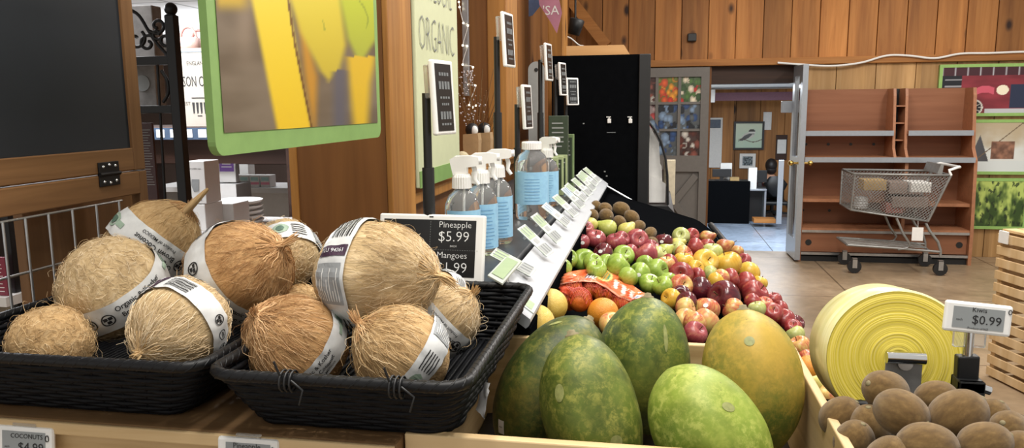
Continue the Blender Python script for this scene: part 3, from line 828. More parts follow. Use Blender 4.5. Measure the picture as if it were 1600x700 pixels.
t = thing('price_rail', 'long white sloping rail between dark counter and fruit, lined with price cards', 'rail', (-.2, RY0, 1.19))
L = Vector((.2, -RY0, -1.19))
m = MB(Matrix.Translation(L))
dn = Vector((RX1-RX0, 0, RZ1-RZ0)).normalized(); nn = Vector((-dn.z, 0, dn.x)); nn = nn if nn.z > 0 else -nn
a = Vector((RX0, 0, RZ0)); b = Vector((RX1, 0, RZ1))
def rp(u, h, y): q = a.lerp(b, u)+nn*h; return (q.x, y, q.z)
pr = [(-.03, .000), (-.05, .006), (-.03, .014), (.02, .018), (1, .018), (1, .0)]
n_ = len(pr)
nseg = 24; vs = []; fs = []
for i in range(nseg+1):
    y = RY0+(RY1-RY0)*i/nseg
    vs += [rp(u, h-.018, y) for u, h in pr]
for i in range(nseg):
    for k in range(n_): fs.append((i*n_+k, i*n_+(k+1) % n_, (i+1)*n_+(k+1) % n_, (i+1)*n_+k))
fs += [tuple(range(n_)), tuple(nseg*n_+k for k in range(n_-1, -1, -1))]
m.add(vs, fs); m.build('rail_face', M['rail'], t)
m = MB(Matrix.Translation(L)); m.prism([(RX0-.004, .9), (RX0-.004, RZ0-.022), (RX0-.05, RZ0+.014), (RX0-.06, .9)], RY0+.02, RY1, 'xz'); m.build('rail_support', M['blackmat'], t)

# price cards on the rail: lower right corners read from the photograph, then spread at even steps
cards = [(840, 447), (862, 413), (875, 391), (886.7, 365.5), (897.5, 349.5), (905, 335), (912.6, 324.5), (917.6, 315), (923, 307), (929, 299), (932, 293)]
M['cardgreen'] = plain('pale_green_print', '94a682', .5, var=.05); M['cardgrey'] = plain('grey_print', '959897', .5, var=.05); M['cardblue'] = plain('pale_blue_print', '9caabc', .5, var=.05)
M['card'] = plain('card_white', 'b4bab3', .4, var=.03)
M['acry'] = NT('clear_acrylic').out(None, 0, .08, 0, **{'Transmission Weight': .85, 'IOR': 1.3, 'Base Color': (.92, .94, .95, 1)})
ds = []
for px, py in cards:
    p = None
    lo, hi = 1.0, 4.2
    for _ in range(40):
        mid = (lo+hi)/2
        if atY(px, py, mid).z > 1.203: lo = mid      # nearer points on this ray stand higher
        else: hi = mid
    ds.append((lo+hi)/2)
for i, Yc in enumerate(ds):
    tone = 'cardblue' if i in (3, 5) else 'cardgreen'
    lab = ('white and pale %s price card on the white rail, %s from the near end' % ('blue' if tone == 'cardblue' else 'green', ORD[i+1]))
    p0 = Vector((-.231, Yc-.018, 1.212)); sl = math.radians((40 if i else 28)+3*((i*7) % 3-1))
    ux = Vector((-math.cos(sl), .10+.05*((i*5) % 3), math.sin(sl))).normalized()    # up the card
    uy = Vector((.40, .86, .24)); uy = (uy-ux*uy.dot(ux)).normalized(); un = uy.cross(ux).normalized(); un = un if un.z > 0 else -un
    t = thing('price_card', lab, 'price card', p0+un*.017)
    def pl(s, w, h): return tuple(ux*s+uy*w+un*h)
    Lc, Wc = .090, .030
    m = MB(); m.obox(ux*Lc/2+uy*Wc/2, ux, uy, un, Lc/2, Wc/2, .0012); m.build('card', M['card'], t)
    m = MB()
    for (s0, s1, w0, w1) in ((.052, .085, .003, .031),): m.quad(s0, s1, w0, w1*.86, plane=lambda s, w: pl(s, w, .0018))
    m.build('colour_block', M[tone], t)
    m = MB()
    m.quad(.035, .049, .008, .021, plane=lambda s, w: pl(s, w, .0018)); m.quad(.004, .030, .003, .026, plane=lambda s, w: pl(s, w, .0018)); m.build('code_block', M['cardgrey'], t)
    m = MB()
    for k in range(3): m.quad(.006, .028, .010+k*.008, .013+k*.008, plane=lambda s, w: pl(s, w, .0022))
    for k in range(3): m.quad(.06, .088, .008+k*.009, .010+k*.009, plane=lambda s, w: pl(s, w, .0022))
    m.build('lettering', M['greyink'], t)
    m = MB()
    m.obox(ux*.07+uy*.02-un*.012, ux, uy, un, .003, .003, .011); m.obox(ux*.01+uy*.02-un*.006, ux, uy, un, .005, .01, .005); m.build('clip', M['white'], t)
# the extra card turned on the near end and one lower card on the rail face
for (pxs, lab) in (([(762, 430), (785, 443), (815, 408), (793, 398)], 'pale green price card turned sideways behind the basket corner'),):
    pts = [atZ(x, y, 1.26) for x, y in pxs]; c = sum(pts, Vector())/4
    t = thing('price_card', lab, 'price card', c)
    m = MB(); vs = [p-c for p in pts]; m.add([tuple(v) for v in vs]+[tuple(v-Vector((0, 0, .003))) for v in vs], [(0, 1, 2, 3), (7, 6, 5, 4), (0, 4, 5, 1), (1, 5, 6, 2), (2, 6, 7, 3), (3, 7, 4, 0)]); m.build('card', M['card'], t)
    m = MB(); m.add([tuple(v*.78+Vector((0, 0, .0012))) for v in vs], [(0, 1, 2, 3)]); m.build('colour_block', M['cardgreen'], t)
    m = MB(); m.box(-.004, .004, -.004, .004, CZ-c.z, -.003); m.build('clip', M['white'], t)
yc = 1.30
t = thing('price_card', 'small white price card with green mark low on the near end of the rail', 'price card', rp(.42, .0, yc))
O = Vector(rp(.42, .0, yc)); f = lambda s, w: tuple(dn*s+Vector((0, w, 0))+nn*.0025)
m = MB(); m.obox(nn*.001, dn, Vector((0, 1, 0)), nn, .030, .028, .001); m.build('card', M['card'], t)
m = MB(); m.quad(-.024, .0, -.02, .02, plane=f); m.build('colour_block', M['cardgreen'], t)
m = MB(); m.quad(.006, .022, -.015, .015, plane=f); m.build('code_block', M['cardgrey'], t)

# black sloping divider at the far end of the fruit
t = thing('bin_divider', 'black sloping end board behind the kiwis at the far end of the fruit', 'divider', (-.2, 3.55, 0))
zz = lambda px, py: atY(px, py, 3.55)
pts = [zz(934, 284), zz(1000, 322), zz(1080, 362), zz(1112, 378)]
poly = [(p.x+.2, p.z) for p in pts]+[(pts[-1].x+.2, .7), (-.3, .7), (-.3, pts[0].z+.0), (pts[0].x+.2-.02, pts[0].z+.01)]
m = MB(); m.prism(poly, -.012, .012, 'xz'); m.build('board', M['blackmat'], t)
m = MB(); m.tube([(p.x+.2, -.0, p.z+.003) for p in pts], .006, 8); m.build('edge_trim', M['steel'], t)

# tall black refrigerated case seen end on
KY = 3.78
kx0, kx1 = atY(862, 200, KY).x, atY(1015, 200, KY).x; kz = atY(930, 86, KY).z
t = thing('refrigerated_case', 'tall black refrigerated case seen end on behind the fruit', 'fridge case', (kx0, KY, 0))
W_ = kx1-kx0
m = MB(); m.box(0, W_-.05, 0, .03, 0, kz, .003); m.build('end_panel', M['blackmat'], t)
m = MB(); m.box(W_-.055, W_, -.012, .05, 0, kz, .004); m.build('corner_post', M['black'], t)
m = MB(); m.box(0, W_-.01, .03, 2.2, 0, .98); m.box(0, .06, .03, 2.2, .98, kz-.02); m.box(0, W_-.01, .03, 2.2, kz-.12, kz); m.build('case_body', M['blackmat'], t)
def kp(px, py): p = atY(px, py, KY); return (p.x-kx0, p.z)
prof = [kp(1013, 190), kp(1023, 203), kp(1033, 222), kp(1040, 248), kp(1043, 275), kp(1044, 322)]
m = MB()
pr2 = [(x+.004, z) for x, z in prof][::-1]
m.prism(prof+pr2, .06, 2.1, 'xz'); m.build('curved_glass', M['glass'], t)
m = MB(); m.tube([(x, .05, z) for x, z in prof], .006, 8); m.build('glass_frame', M['black'], t)
a_, b_ = kp(1015, 322), kp(1055, 352)
m = MB(); m.prism([(W_-.01, a_[1]), (a_[0]+.09, a_[1]), (b_[0]-.006, a_[1]-.03), (b_[0], a_[1]-.06), (b_[0], .0), (W_-.01, 0)], -.0, 2.2, 'xz'); m.build('front_base', M['black'], t)
for (px, py, s) in ((952, 188, 1), (985, 188, 1)):
    x, z = kp(px, py); m = MB(); m.box(x-.009, x+.009, -.012, 0, z-.014, z+.008, .003); m.box(x-.003, x+.002, -.006, 0, z+.006, z+.016); m.box(x-.014, x+.008, -.008, 0, z+.014, z+.018); m.build('panel_clip', M['paper'], t)
for (px, py) in ((945, 268), (948, 275), (940, 280), (912, 193)): x, z = kp(px, py); m = MB(); m.box(x-.004, x+.004, -.002, 0, z-.003, z+.003); m.build('screw_cover', M['cardgrey'], t)
x, z = kp(958, 207); m = MB(); m.box(x-.03, x+.012, -.002, 0, z-.002, z+.002); m.build('scratch', M['greyink'], t)
for i, (pl_, dy) in enumerate((([(1014, 225), (1034, 262), (1036, 300), (1014, 305)], .10), ([(1014, 275), (1041, 290), (1040, 320), (1014, 320)], .09), ([(1014, 196), (1030, 225), (1032, 262), (1014, 270)], .14))):
    m = MB(); m.prism([(kp(*q)[0]+kx0, kp(*q)[1]) for q in pl_], KY+dy, KY+dy+.004, 'xz')
    tag(m.build('paper_sheet', M['paper']), ['white sheet leaning behind the curved glass of the black case', 'folded white sheet lowest behind the curved glass of the black case', 'white sheet highest behind the curved glass of the black case'][i], 'paper', 'papers in the refrigerated case')
m = MB(); p, q = atY(1037, 250, 4.7), atY(1054, 320, 4.7); m.box(p.x, q.x, 4.7, 4.73, q.z, p.z, .003); tag(m.build('cream_board', plain('cream_board', 'd8ccb2', .6)), 'narrow cream board standing just beyond the curved glass', 'board')
# board on top of the case
m = MB(); pp_ = [atY(885, 87, KY+.1), atY(985, 87, KY+.1), atY(975, 70, KY+.1), atY(885, 72, KY+.1)]
zt_ = kz+.001; m.prism([(pp_[0].x, zt_), (pp_[1].x, zt_), (pp_[2].x, pp_[2].z), (pp_[0].x, pp_[3].z)], KY+.1, KY+.5, 'xz')
tag(m.build('wooden_sign_back', wood('light_board', 'b98a55', 'cfa06a', 'd9ae7a', 'x', .6)), 'light wooden board lying on top of the black refrigerated case', 'board')

# ------------------------------------------------------------------ electronic price labels
def e_label(w, h, dark, T, parent, lines=None, th=.012, bz=.006, bzl=None):
    """casing with a screen, local x right, y up, z out of the face"""
    m = MB(T); m.box(-w/2, w/2, -h/2, h/2, -th, 0, .0035); m.build('casing', M['white'], parent)
    m = MB(T); b = bz; bl = bzl or bz
    m.box(-w/2+bl, w/2-b*1.6, -h/2+b, h/2-b, -.001, .0006); s = m.build('screen', M['einkblack' if dark else 'eink'], parent)
    if lines:
        for (txt, x, y, size, al) in lines:
            m = MB(T); m.text(txt, size, x, y, al, .0011, thin=.012 if dark else 0); m.build('lettering', M['whiteink' if dark else 'ink'], s)
    return s
def faceT(o, right, up):
    right = Vector(right).normalized(); up = Vector(up); up = (up-right*up.dot(right)).normalized(); n = right.cross(up)
    T = Matrix((right, up, n)).transposed().to_4x4(); T.translation = Vector(o); return T
# tall poles with portrait labels
poles = [(670, 1.37, 95, 212, 12), (779, 2.00, 20, 106, 8), (809, 2.26, 133, 203, 8), (845, 2.80, 68, 127, 8), (868, 3.20, 98, 150, 12), (884, 3.42, 122, 165, 34)]
for i, (px, Y, y0, y1, ang) in enumerate(poles):
    c = atY(px, 300, Y); X = c.x
    zt, zb = atY(px+16, y0, Y).z, atY(px+16, y1, Y).z
    t = thing('price_pole', ['black pole with tall white price label nearest, behind the coconut price screen', 'black pole with the tallest white price label, above the spray bottles', 'black pole with a low white price label left of the big clear bottle', 'black pole with white price label in front of the grey rounded plate',
              'thin black pole with white price label before the black case, second from its left edge', 'thin black pole with the farthest white price label, most squarely facing the aisle'][i], 'price label', (X, Y, CZ), 0, 'price labels on poles')
    m = MB(); m.lathe([(0, 0), (.035, 0), (.035, .004), (.012, .008), (.012, .012), (0, .012)], 20); m.build('base_plate', M['black'], t)
    hz_ = (zt+zb)/2-CZ
    m = MB(); m.bar((0, 0, .008), (0, 0, hz_*.62), .0115, 12); m.bar((0, 0, hz_*.62), (0, 0, hz_+.01), .008, 12); m.build('pole', M['black'], t)
    a_ = math.radians(ang); n = Vector((math.cos(a_), -math.sin(a_), .05)).normalized(); rt = Vector((0, 0, 1)).cross(n).normalized(); up = n.cross(rt)
    T = faceT(Vector((0, 0, hz_))+n*.032+rt*.012, rt, up)
    hh = zt-zb; s = e_label(.08, hh, True, T, t, None, .010, .007)
    m = MB(T)
    for yy, ww, h_ in ((.042, .04, .006), (.022, .045, .014), (.0, .04, .004), (-.012, .03, .004), (-.032, .045, .014), (-.048, .04, .004)):
        for k in range(4): m.quad(-ww/2+k*ww/4, -ww/2+(k+.72)*ww/4, yy-h_/2, yy+h_/2, depth=.0011)
    m.build('lettering', M['greyink'], s)
    m = MB(); o_ = Vector((0, 0, hz_+.03)); m.obox(o_+n*.012, n, rt, up, .010, .012, .03, .002); m.build('clip', M['acry'], t)

# large price screen beside the coconuts
sc_w, sc_h = .206, .124
c = atY(672, 387, 1.345)
rt = Vector((1, -.06, 0)).normalized(); up = Vector((.0, .22, 1)).normalized()
t = thing('price_screen', 'black price screen reading pineapple 5.99 and mangoes 1.99 behind the coconuts', 'price sign', c)
T = faceT((0, 0, 0), rt, up)
s = e_label(sc_w, sc_h, True, T, t, [('Pineapple', .047, .043, .0165, 'CENTER'), ('$5.99', .045, .021, .027, 'CENTER'), ('EACH', .045, .004, .005, 'CENTER'), ('Mangoes', .043, -.013, .0165, 'CENTER'), ('$1.99', .043, -.036, .027, 'CENTER'),
    ('Coconuts', -.05, .043, .0165, 'CENTER'), ('$4.99', -.05, .021, .027, 'CENTER')][:5], .014, .010)
m = MB(T)
for k in range(22): m.quad(.0-.001, .0, -.05+k*.0046, -.05+k*.0046+.0025, depth=.0012)
for k in range(20): m.quad(.002+k*.0046, .002+k*.0046+.0025, -.0035, -.0028, depth=.0012)
m.build('divider_lines', M['greyink'], s)
m = MB(T); m.quad(-.004, .004, sc_h/2-.006, sc_h/2-.0035, depth=.0004); m.build('sensor', M['ink'], t)
m = MB(); z_ = CZ-c.z
q = T @ Vector((0, -sc_h/2, -.007)); m.obox(Vector((q.x, q.y+.015, (q.z+z_)/2)), rt, Vector((0, 1, 0)), Vector((0, 0, 1)), .06, .02, max(.004, (q.z-z_)/2), .002); m.build('foot', M['black'], t)

# ------------------------------------------------------------------ spray bottles and big bottle
def pet(name, col=(.95, .97, .98, 1), ior=1.33):
    return NT(name).out(None, 0, .04, 0, **{'Transmission Weight': .90, 'IOR': ior, 'Base Color': col})
M['pet'] = pet('clear_plastic_bottle', ior=1.2)
def bluelabel():
    t = NT('pale_blue_label'); n = t.noise(t.coord((1, 1, 1)), 60, 2)
    r = t.ramp(n, 0, [(.35, '8fc0e2'), (.65, '9accea')]); return t.out(r, 0, .4)
M['bluelabel'] = bluelabel(); M['blueink'] = plain('mid_blue_print', '6fa3cc', .5, var=.03)
def spray(X, Y, lab, yaw=0, s=1.0):
    t = thing('spray_bottle', lab, 'spray bottle', (X, Y, CZ), yaw, 'clear spray bottles on the counter')
    R = .036*s; hb = .112*s
    out = [(0, .001), (R*.9, .001), (R, .006), (R, hb), (R*.96, hb+.010), (R*.78, hb+.026), (R*.5, hb+.036), (.012, hb+.041), (.012, hb+.05)]
    m = MB(); m.lathe(out, 28); m.build('bottle', M['pet'], t)
    m = MB(); seg = 22; a0, a1 = -2.4, .9
    vs = [((R+.0008)*math.cos(a0+(a1-a0)*k/seg), (R+.0008)*math.sin(a0+(a1-a0)*k/seg), z) for z in (.016, hb-.0005) for k in range(seg+1)]
    m.add(vs, [(k, k+1, seg+2+k, seg+1+k) for k in range(seg)], True); lb = m.build('label', M['bluelabel'], t)
    m = MB()
    for k in range(11):
        zz_ = .02+k*.0078; w_ = .5+.3*rnd.random()
        vs = [((R+.0014)*math.cos(-1.4+w_*(q/6-.5)*2), (R+.0014)*math.sin(-1.4+w_*(q/6-.5)*2), zz_+(.0016 if h else 0)) for h in (0, 1) for q in range(7)]
        m.add(vs, [(q, q+1, 8+q, 7+q) for q in range(6)])
    m.build('lettering', M['blueink'], lb)
    m = MB(); z0 = hb+.042
    rib = []
    vs = []; fs = []; N = 48
    for z, r in ((z0, .0195), (z0+.022, .0185), (z0+.028, .016)):
        vs += [((r+(.0007 if k % 2 else -.0007))*math.cos(2*PI*k/N), (r+(.0007 if k % 2 else -.0007))*math.sin(2*PI*k/N), z) for k in range(N)]
    for j in range(2): fs += [(j*N+k, j*N+(k+1) % N, (j+1)*N+(k+1) % N, (j+1)*N+k) for k in range(N)]
    fs += [tuple(range(N-1, -1, -1)), tuple(2*N+k for k in range(N))]
    m.add(vs, fs); m.build('ribbed_collar', M['white'], t)
    z1 = z0+.028; m = MB()
    m.prism([(-.016, z1-.002), (.012, z1-.002), (.012, z1+.014), (.030, z1+.016), (.036, z1+.019), (.036, z1+.034), (.02, z1+.037), (-.012, z1+.036), (-.022, z1+.030), (-.021, z1+.02)], -.011, .011, 'xz')
    m.build('spray_head', M['white'], t)
    m = MB(); m.tube([(.024, 0, z1+.018), (.028, 0, z1+.004), (.026, 0, z1-.010), (.034, 0, z1-.022)], [.005, .005, .0045, .004], 8); m.build('trigger', M['white'], t)
    m = MB(); m.tube([(.036, 0, z1+.027), (.042, 0, z1+.027)], .008, 12); m.build('nozzle', M['white'], t)
    m = MB(); m.bar((0, 0, .01), (.004, 0, z0), .0025, 6); m.build('dip_tube', M['white'], t)
spray(atY(723, 360, 1.50).x, 1.50, 'clear spray bottle with blue label half hidden behind the price screen', .1)
spray(atY(752, 360, 1.60).x, 1.60, 'clear spray bottle with blue label, the middle one of the three', .15)
spray(atY(777, 360, 1.74).x, 1.74, 'clear spray bottle with blue label at the right of the three', .1)
spray(atY(855, 300, 2.42).x, 2.42, 'clear spray bottle standing just behind the big capped bottle', -.3)
t = thing('capped_bottle', 'big clear bottle with white screw cap and blue label beside the rail', 'bottle', (-.333, 2.13, CZ), 0)
R = .047; m = MB(); m.lathe([(0, .001), (R*.9, .001), (R, .008), (R, .15), (R*.97, .163), (R*.8, .18), (R*.55, .190), (.024, .194), (.024, .203)], 32); m.build('bottle', M['pet'], t)
m = MB(); seg = 28
vs = [((R+.0008)*math.cos(-3.0+3.5*k/seg), (R+.0008)*math.sin(-3.0+3.5*k/seg), z) for z in (.045, .135) for k in range(seg+1)]
m.add(vs, [(k, k+1, seg+2+k, seg+1+k) for k in range(seg)], True); lb = m.build('label', M['bluelabel'], t)
m = MB()
for k in range(8):
    vs = [((R+.0014)*math.cos(-1.4+.45*(q/6-.5)*2), (R+.0014)*math.sin(-1.4+.45*(q/6-.5)*2), .055+k*.0085+(.0016 if h else 0)) for h in (0, 1) for q in range(7)]
    m.add(vs, [(q, q+1, 8+q, 7+q) for q in range(6)])
m.build('lettering', M['blueink'], lb)
m = MB(); vs = []; fs = []; N = 56
for z, r in ((.196, .0275), (.214, .0275), (.2175, .0255)): vs += [((r+(.0006 if k % 2 else -.0006))*math.cos(2*PI*k/N), (r+(.0006 if k % 2 else -.0006))*math.sin(2*PI*k/N), z) for k in range(N)]
for j in range(2): fs += [(j*N+k, j*N+(k+1) % N, (j+1)*N+(k+1) % N, (j+1)*N+k) for k in range(N)]
fs += [tuple(range(N-1, -1, -1)), tuple(2*N+k for k in range(N))]
m.add(vs, fs); m.build('screw_cap', M['white'], t)

# green recipe cards and booklets on the counter
M['darkgreen'] = plain('dark_green_card', '33402f', .5); M['palegreen'] = plain('pale_green_card', 'a3b184', .5); M['midgreen'] = plain('mid_green_card', '6f8559', .5)
def standing(nm, lab, cat, box, Y, th, mt, lines=0):
    p, q = atY(box[0], box[1], Y), atY(box[2], box[3], Y); w = q.x-p.x; h = p.z-CZ
    t = thing(nm, lab, cat, ((p.x+q.x)/2, Y, CZ), 0, 'green booklets behind the big bottle')
    m = MB(); m.box(-w/2, w/2, 0, th, .0005, h, .0015); m.build('cover', M[mt], t)
    m = MB(); m.box(-w/2+.006, w/2-.006, -.0008, 0, .02, h-.012); f = m.build('printed_face', M['darkgreen' if mt != 'darkgreen' else 'midgreen'], t) if mt != 'darkgreen' else None
    if lines:
        m = MB()
        for k in range(lines): m.box(-w*.32, w*(.32-.2*rnd.random()), -.0018, -.0008, h-.03-k*.017, h-.025-k*.017)
        m.build('lettering', M['cardgrey'], t)
standing('booklet_box', 'tall dark green box with pale lettering behind the big bottle', 'box', (857, 181, 887, 340), 2.85, .03, 'darkgreen', 6)
standing('booklet', 'pale green booklet nearest, against the dark green box', 'booklet', (855, 246, 872, 340), 2.62, .012, 'palegreen', 3)
standing('booklet', 'pale green booklet second behind the big bottle', 'booklet', (864, 244, 880, 340), 2.70, .012, 'palegreen', 2)
standing('booklet', 'pale green booklet at the right, under the dark green box', 'booklet', (870, 242, 886, 340), 2.77, .012, 'palegreen', 2)
standing('booklet_box', 'mid green box right of the tall dark green box', 'box', (878, 210, 896, 330), 2.95, .03, 'midgreen', 4)

# ------------------------------------------------------------------ things along the partition
M['fascia'] = plain('sage_sign_board', 'c5caa6', .5, var=.03); M['signgreen'] = plain('leaf_green_border', '7a9c58', .5, var=.06)
y0, y1 = atX(655, 150, -.60).y, atX(719, 150, -.60).y
z0 = 1.335
t = thing('organic_sign', 'pale green sign reading organic standing on the ledge behind the first price pole', 'sign', (-.605, y0, z0))
m = MB(); m.box(-.012, 0, 0, y1-y0, 0, .75, .003); m.build('board', M['fascia'], t)
m = MB(); m.box(.0, .002, .0, y1-y0, 0, .045); m.build('green_border', M['signgreen'], t)
m = MB()
f = lambda a, b: (.0025, a, b)
m.text('ORGANIC', .135, .02, atX(690, 62, -.6).z-z0, 'LEFT', plane=f, squeeze=.60, thin=.025)
m.text('OUR LOCAL', .13, .02, atX(690, -12, -.6).z-z0, 'LEFT', plane=f, squeeze=.48, thin=.025); m.build('lettering', M['greyink'], t)

bx = -.595
yb0, yb1 = atX(336, 212, bx).y, atX(595, 200, bx).y; zb_ = atX(595, 214, bx).z
t = thing('banana_sign', 'large hanging picture of yellow bananas with a green border', 'sign', (bx, yb0, zb_))
w = yb1-yb0; h = .55
def rc(w, h, r, n=5):
    out = []
    for cx, cy, a0 in ((w-r, h-r, 0), (r, h-r, 90), (r, r, 180), (w-r, r, 270)):
        out += [(cx+r*math.cos(math.radians(a0+90*k/n)), cy+r*math.sin(math.radians(a0+90*k/n))) for k in range(n+1)]
    return out
m = MB(); m.prism(rc(w, h, .02), -.012, 0, 'yz'); m.build('board', M['signgreen'], t)
CMi = CM.inverted()
def proj(p):
    q = CMi @ (Vector(p)-EYE); return 800+FPX*q.x/-q.z, 350-FPX*q.y/-q.z
def pl_at(pts, y):
    if y <= pts[0][1]: return pts[0][0]
    for (xa, ya), (xb, yb) in zip(pts, pts[1:]):
        if y <= yb: return xa+(xb-xa)*(y-ya)/(yb-ya)
    return pts[-1][0]
bw = .022
def ban_fn(u, v):
    px, py = proj((bx, yb0+bw+u*(w-2*bw), zb_+.032+v*(h-.055)))
    c = mixc((.36, .31, .25), (.45, .40, .34), fbm(px*.008, py*.02)+.5)
    c = mixc(c, (.62, .55, .48), .5*math.exp(-((px-382)/16)**2-((py-40)/50)**2))
    if py < 30: c = mixc(c, (.72, .60, .2), sst(25, 0, py)*sst(330, 345, px)*(1-sst(370, 400, px)))
    def fill(l, r, col, soft):
        nonlocal c
        f = sst(l-soft, l+soft, px)*(1-sst(r-soft, r+soft, px)); c = mixc(c, col, f)
    fill(pl_at([(392, 0), (412, 100), (432, 202)], py), pl_at([(450, 0), (470, 120), (486, 202)], py), mixc((.85, .76, .22), (.84, .70, .14), py/200), 5)
    fill(pl_at([(465, 20), (475, 120), (488, 202)], py), pl_at([(470, 20), (495, 120), (492, 202)], py), (.70, .50, .16), 8)
    tip = pl_at([(0, 0), (1, 100), (18, 122), (60, 140)], py)
    if py < 128: fill(pl_at([(452, 0), (468, 50), (500, 112), (512, 125)], py), pl_at([(532, 0), (540, 70), (530, 108), (514, 126)], py), mixc((.80, .73, .22), (.72, .64, .20), py/120), 7)
    if py < 92: fill(pl_at([(530, 0), (542, 60), (555, 88)], py), pl_at([(592, 0), (588, 60), (570, 88)], py), mixc((.68, .72, .18), (.62, .64, .22), py/90), 7)
    fill(pl_at([(541, 90), (546, 140), (552, 202)], py) if py > 88 else 900, pl_at([(586, 90), (578, 130), (574, 202)], py), (.80, .66, .16), 9)
    if py > 110: fill(520, 540, (.34, .33, .36), 9)
    if abs(px-pl_at([(449, 0), (458, 60), (470, 120), (486, 200)], py)) < 1.6: c = mixc(c, (.35, .22, .1), .8)
    if abs(px-(560+14*math.sin(py*.05))) < 1.2 and py < 45 or (abs(px-504-((py-35)*.2)) < 1 and 30 < py < 46): c = mixc(c, (.45, .5, .15), .6)
    return c
nx, ny = 130, 110
T = Matrix(((0, 1, 0, 0.0012), (1, 0, 0, w/2), (0, 0, 1, .032), (0, 0, 0, 1)))
picture('print', w-2*bw, h-.055, ban_fn, t, nx, ny, T=T)
m = MB(); 
for yy in (.12, w-.12): m.bar((-.006, yy, h), (-.006, yy, h+.7), .002, 6)
m.build('hanging_wire', M['steel'], t)

# chalkboard on its walnut frame
XC = -.97
by1, bz0 = atX(208, 231, XC).y, atX(208, 231, XC).z
sy1 = atX(226, 250, XC).y
r1 = atX(212, 266, XC).z; r2 = atX(210, 304, XC).z; zs = atX(228, 322, XC).z-.25
t = thing('chalkboard', 'blank dark chalkboard in a walnut frame above the left coconut basket', 'chalkboard', (XC, by1, bz0))
L = Vector((-XC, -by1, -bz0)); TT = Matrix.Translation(L)
m = MB(TT); m.box(XC-.012, XC-.006, .35, by1+.005, bz0-.004, bz0+.8); m.build('board', M['slate'], t)
m = MB(TT); m.box(XC-.02, XC, .35, by1, r1+.001, bz0, .002); m.build('bottom_rail', M['walnut'], t)
m = MB(TT); m.box(XC-.02, XC+.001, by1, sy1, r1, bz0+.85, .002); m.build('side_stile', M['walnutz'], t)
m = MB(TT); m.box(XC-.02, XC+.001, .35, by1+.01, r2, r1-.002, .002); lo_ = m.build('lower_rail', M['walnut'], t)
m = MB(TT); m.box(XC-.02, XC+.0, by1+.01, sy1+.003, zs-.2, r1-.002, .002); m.build('leg', M['walnutz'], t)
hy0, hy1 = atX(152, 268, XC).y, atX(184, 268, XC).y; hc = r1
hh = .5*(atX(168, 250, XC).z-atX(168, 288, XC).z)
m = MB(TT); m.box(XC+.001, XC+.004, hy0, hy1, hc+.003, hc+hh, .001); m.box(XC+.001, XC+.004, hy0, hy1, hc-hh, hc-.003, .001); m.bar((XC+.004, hy0, hc), (XC+.004, hy1, hc), .004, 10); hg = m.build('hinge', M['iron'], t)
for k in range(3):
    for s in (-1, 1): m = MB(TT); m.sphere((XC+.004, hy0+(hy1-hy0)*(.2+.3*k), hc+s*hh*(.62+.12*(k % 2))), .0032, 10, 6); m.build('screw', M['chrome'], hg)
# wire grid below and the board behind it
XG = -.962
t = thing('wire_grid', 'steel wire grid panel standing behind the left coconut basket', 'wire grid', (XG, 1.2, 1.0))
ys = [atX(px, 330, XG).y for px in (-32, 2, 38, 75, 113, 151, 187)]
zt1, zt2 = atX(100, 330, XG).z, atX(70, 419, XG).z
m = MB(Matrix.Translation((-XG, -1.2, -1.0)))
for y in ys: m.tube([(XG, y, 1.0), (XG, y, zt1)], .0022, 6)
for z in (zt1, zt2, zt2-(zt1-zt2), ): m.tube([(XG-.003, ys[0], z), (XG-.003, ys[-1]+.012, z)], .0022, 6)
m.build('wires', M['steel'], t)
m = MB(); m.box(-1.08, -1.06, atX(42, 400, -1.06).y, atX(216, 400, -1.06).y, .0, 1.45, .002); tag(m.build('back_board', M['walnutz']), 'dark wooden board standing behind the steel wire grid', 'board')

# ------------------------------------------------------------------ shop seen through the gap at the left
# iron rack with scrolls
RY = 2.0
t = thing('iron_rack', 'black wrought iron rack with scrollwork and ball finial', 'rack', (atY(280, 200, RY).x, RY, 0))
ox = t.location.x
def ip(px, py): p = atY(px, py, RY); return Vector((p.x-ox, 0, p.z))
pw_ = .0140
m = MB(); a_ = ip(269, 24); b_ = ip(285, 320); xm_ = ip(277, 150).x
m.box(xm_-pw_, xm_+pw_, -pw_, pw_, 0, a_.z, .002); m.build('post', M['iron'], t)
m = MB(); m.sphere((xm_, 0, a_.z+.017), .018, 16, 10); m.lathe([(.0, a_.z), (.016, a_.z), (.008, a_.z+.006), (0, a_.z+.006)], 12); m.v = m.v; m.build('finial', M['iron'], t)
for py, th in ((95, .012), (171, .011)):
    z = ip(240, py).z; m = MB(); m.box(xm_-.60, xm_, -.010, .010, z-th, z+th, .002); m.build('crossbar', M['iron'], t)
m = MB(); m.box(xm_-.60-pw_, xm_-.60+pw_, -pw_, pw_, 0, a_.z, .002); m.build('post', M['iron'], t)
m = MB(); m.bar((ip(246, 100).x, 0, ip(246, 100).z), (ip(249, 300).x, 0, .6), .004, 8); m.build('rod', M['iron'], t)
def scroll(cx, cy, r0, turns, a0, sgn):
    P = []
    for k in range(28):
        f_ = k/27; a = a0+sgn*turns*2*PI*f_; r = r0*(1-.75*f_); P.append((cx+r*math.cos(a), cy+r*math.sin(a)))
    return P
sc = [[(205, 16), (218, 25), (232, 48), (243, 65), (256, 80), (264, 88)]]
scr_ = scroll(246, 40, 13, 1.1, 2.2, -1); sc.append([(232, 48)]+[]+scr_)
sc.append(scroll(231, 68, 14, 1.1, -.6, -1)); sc.append(scroll(212, 62, 16, 1.0, -.9, 1)); sc.append(scroll(259, 62, 11, 1.0, .6, 1)); sc.append([(252, 110), (262, 128), (263, 146), (255, 160)]); sc.append(scroll(246, 53, 9, .9, 1.0, 1))
m = MB()
for P in sc: m.tube(smooth_path([ip(*q) for q in P], 3), .0048, 8)
m.build('scrollwork', M['iron'], t)
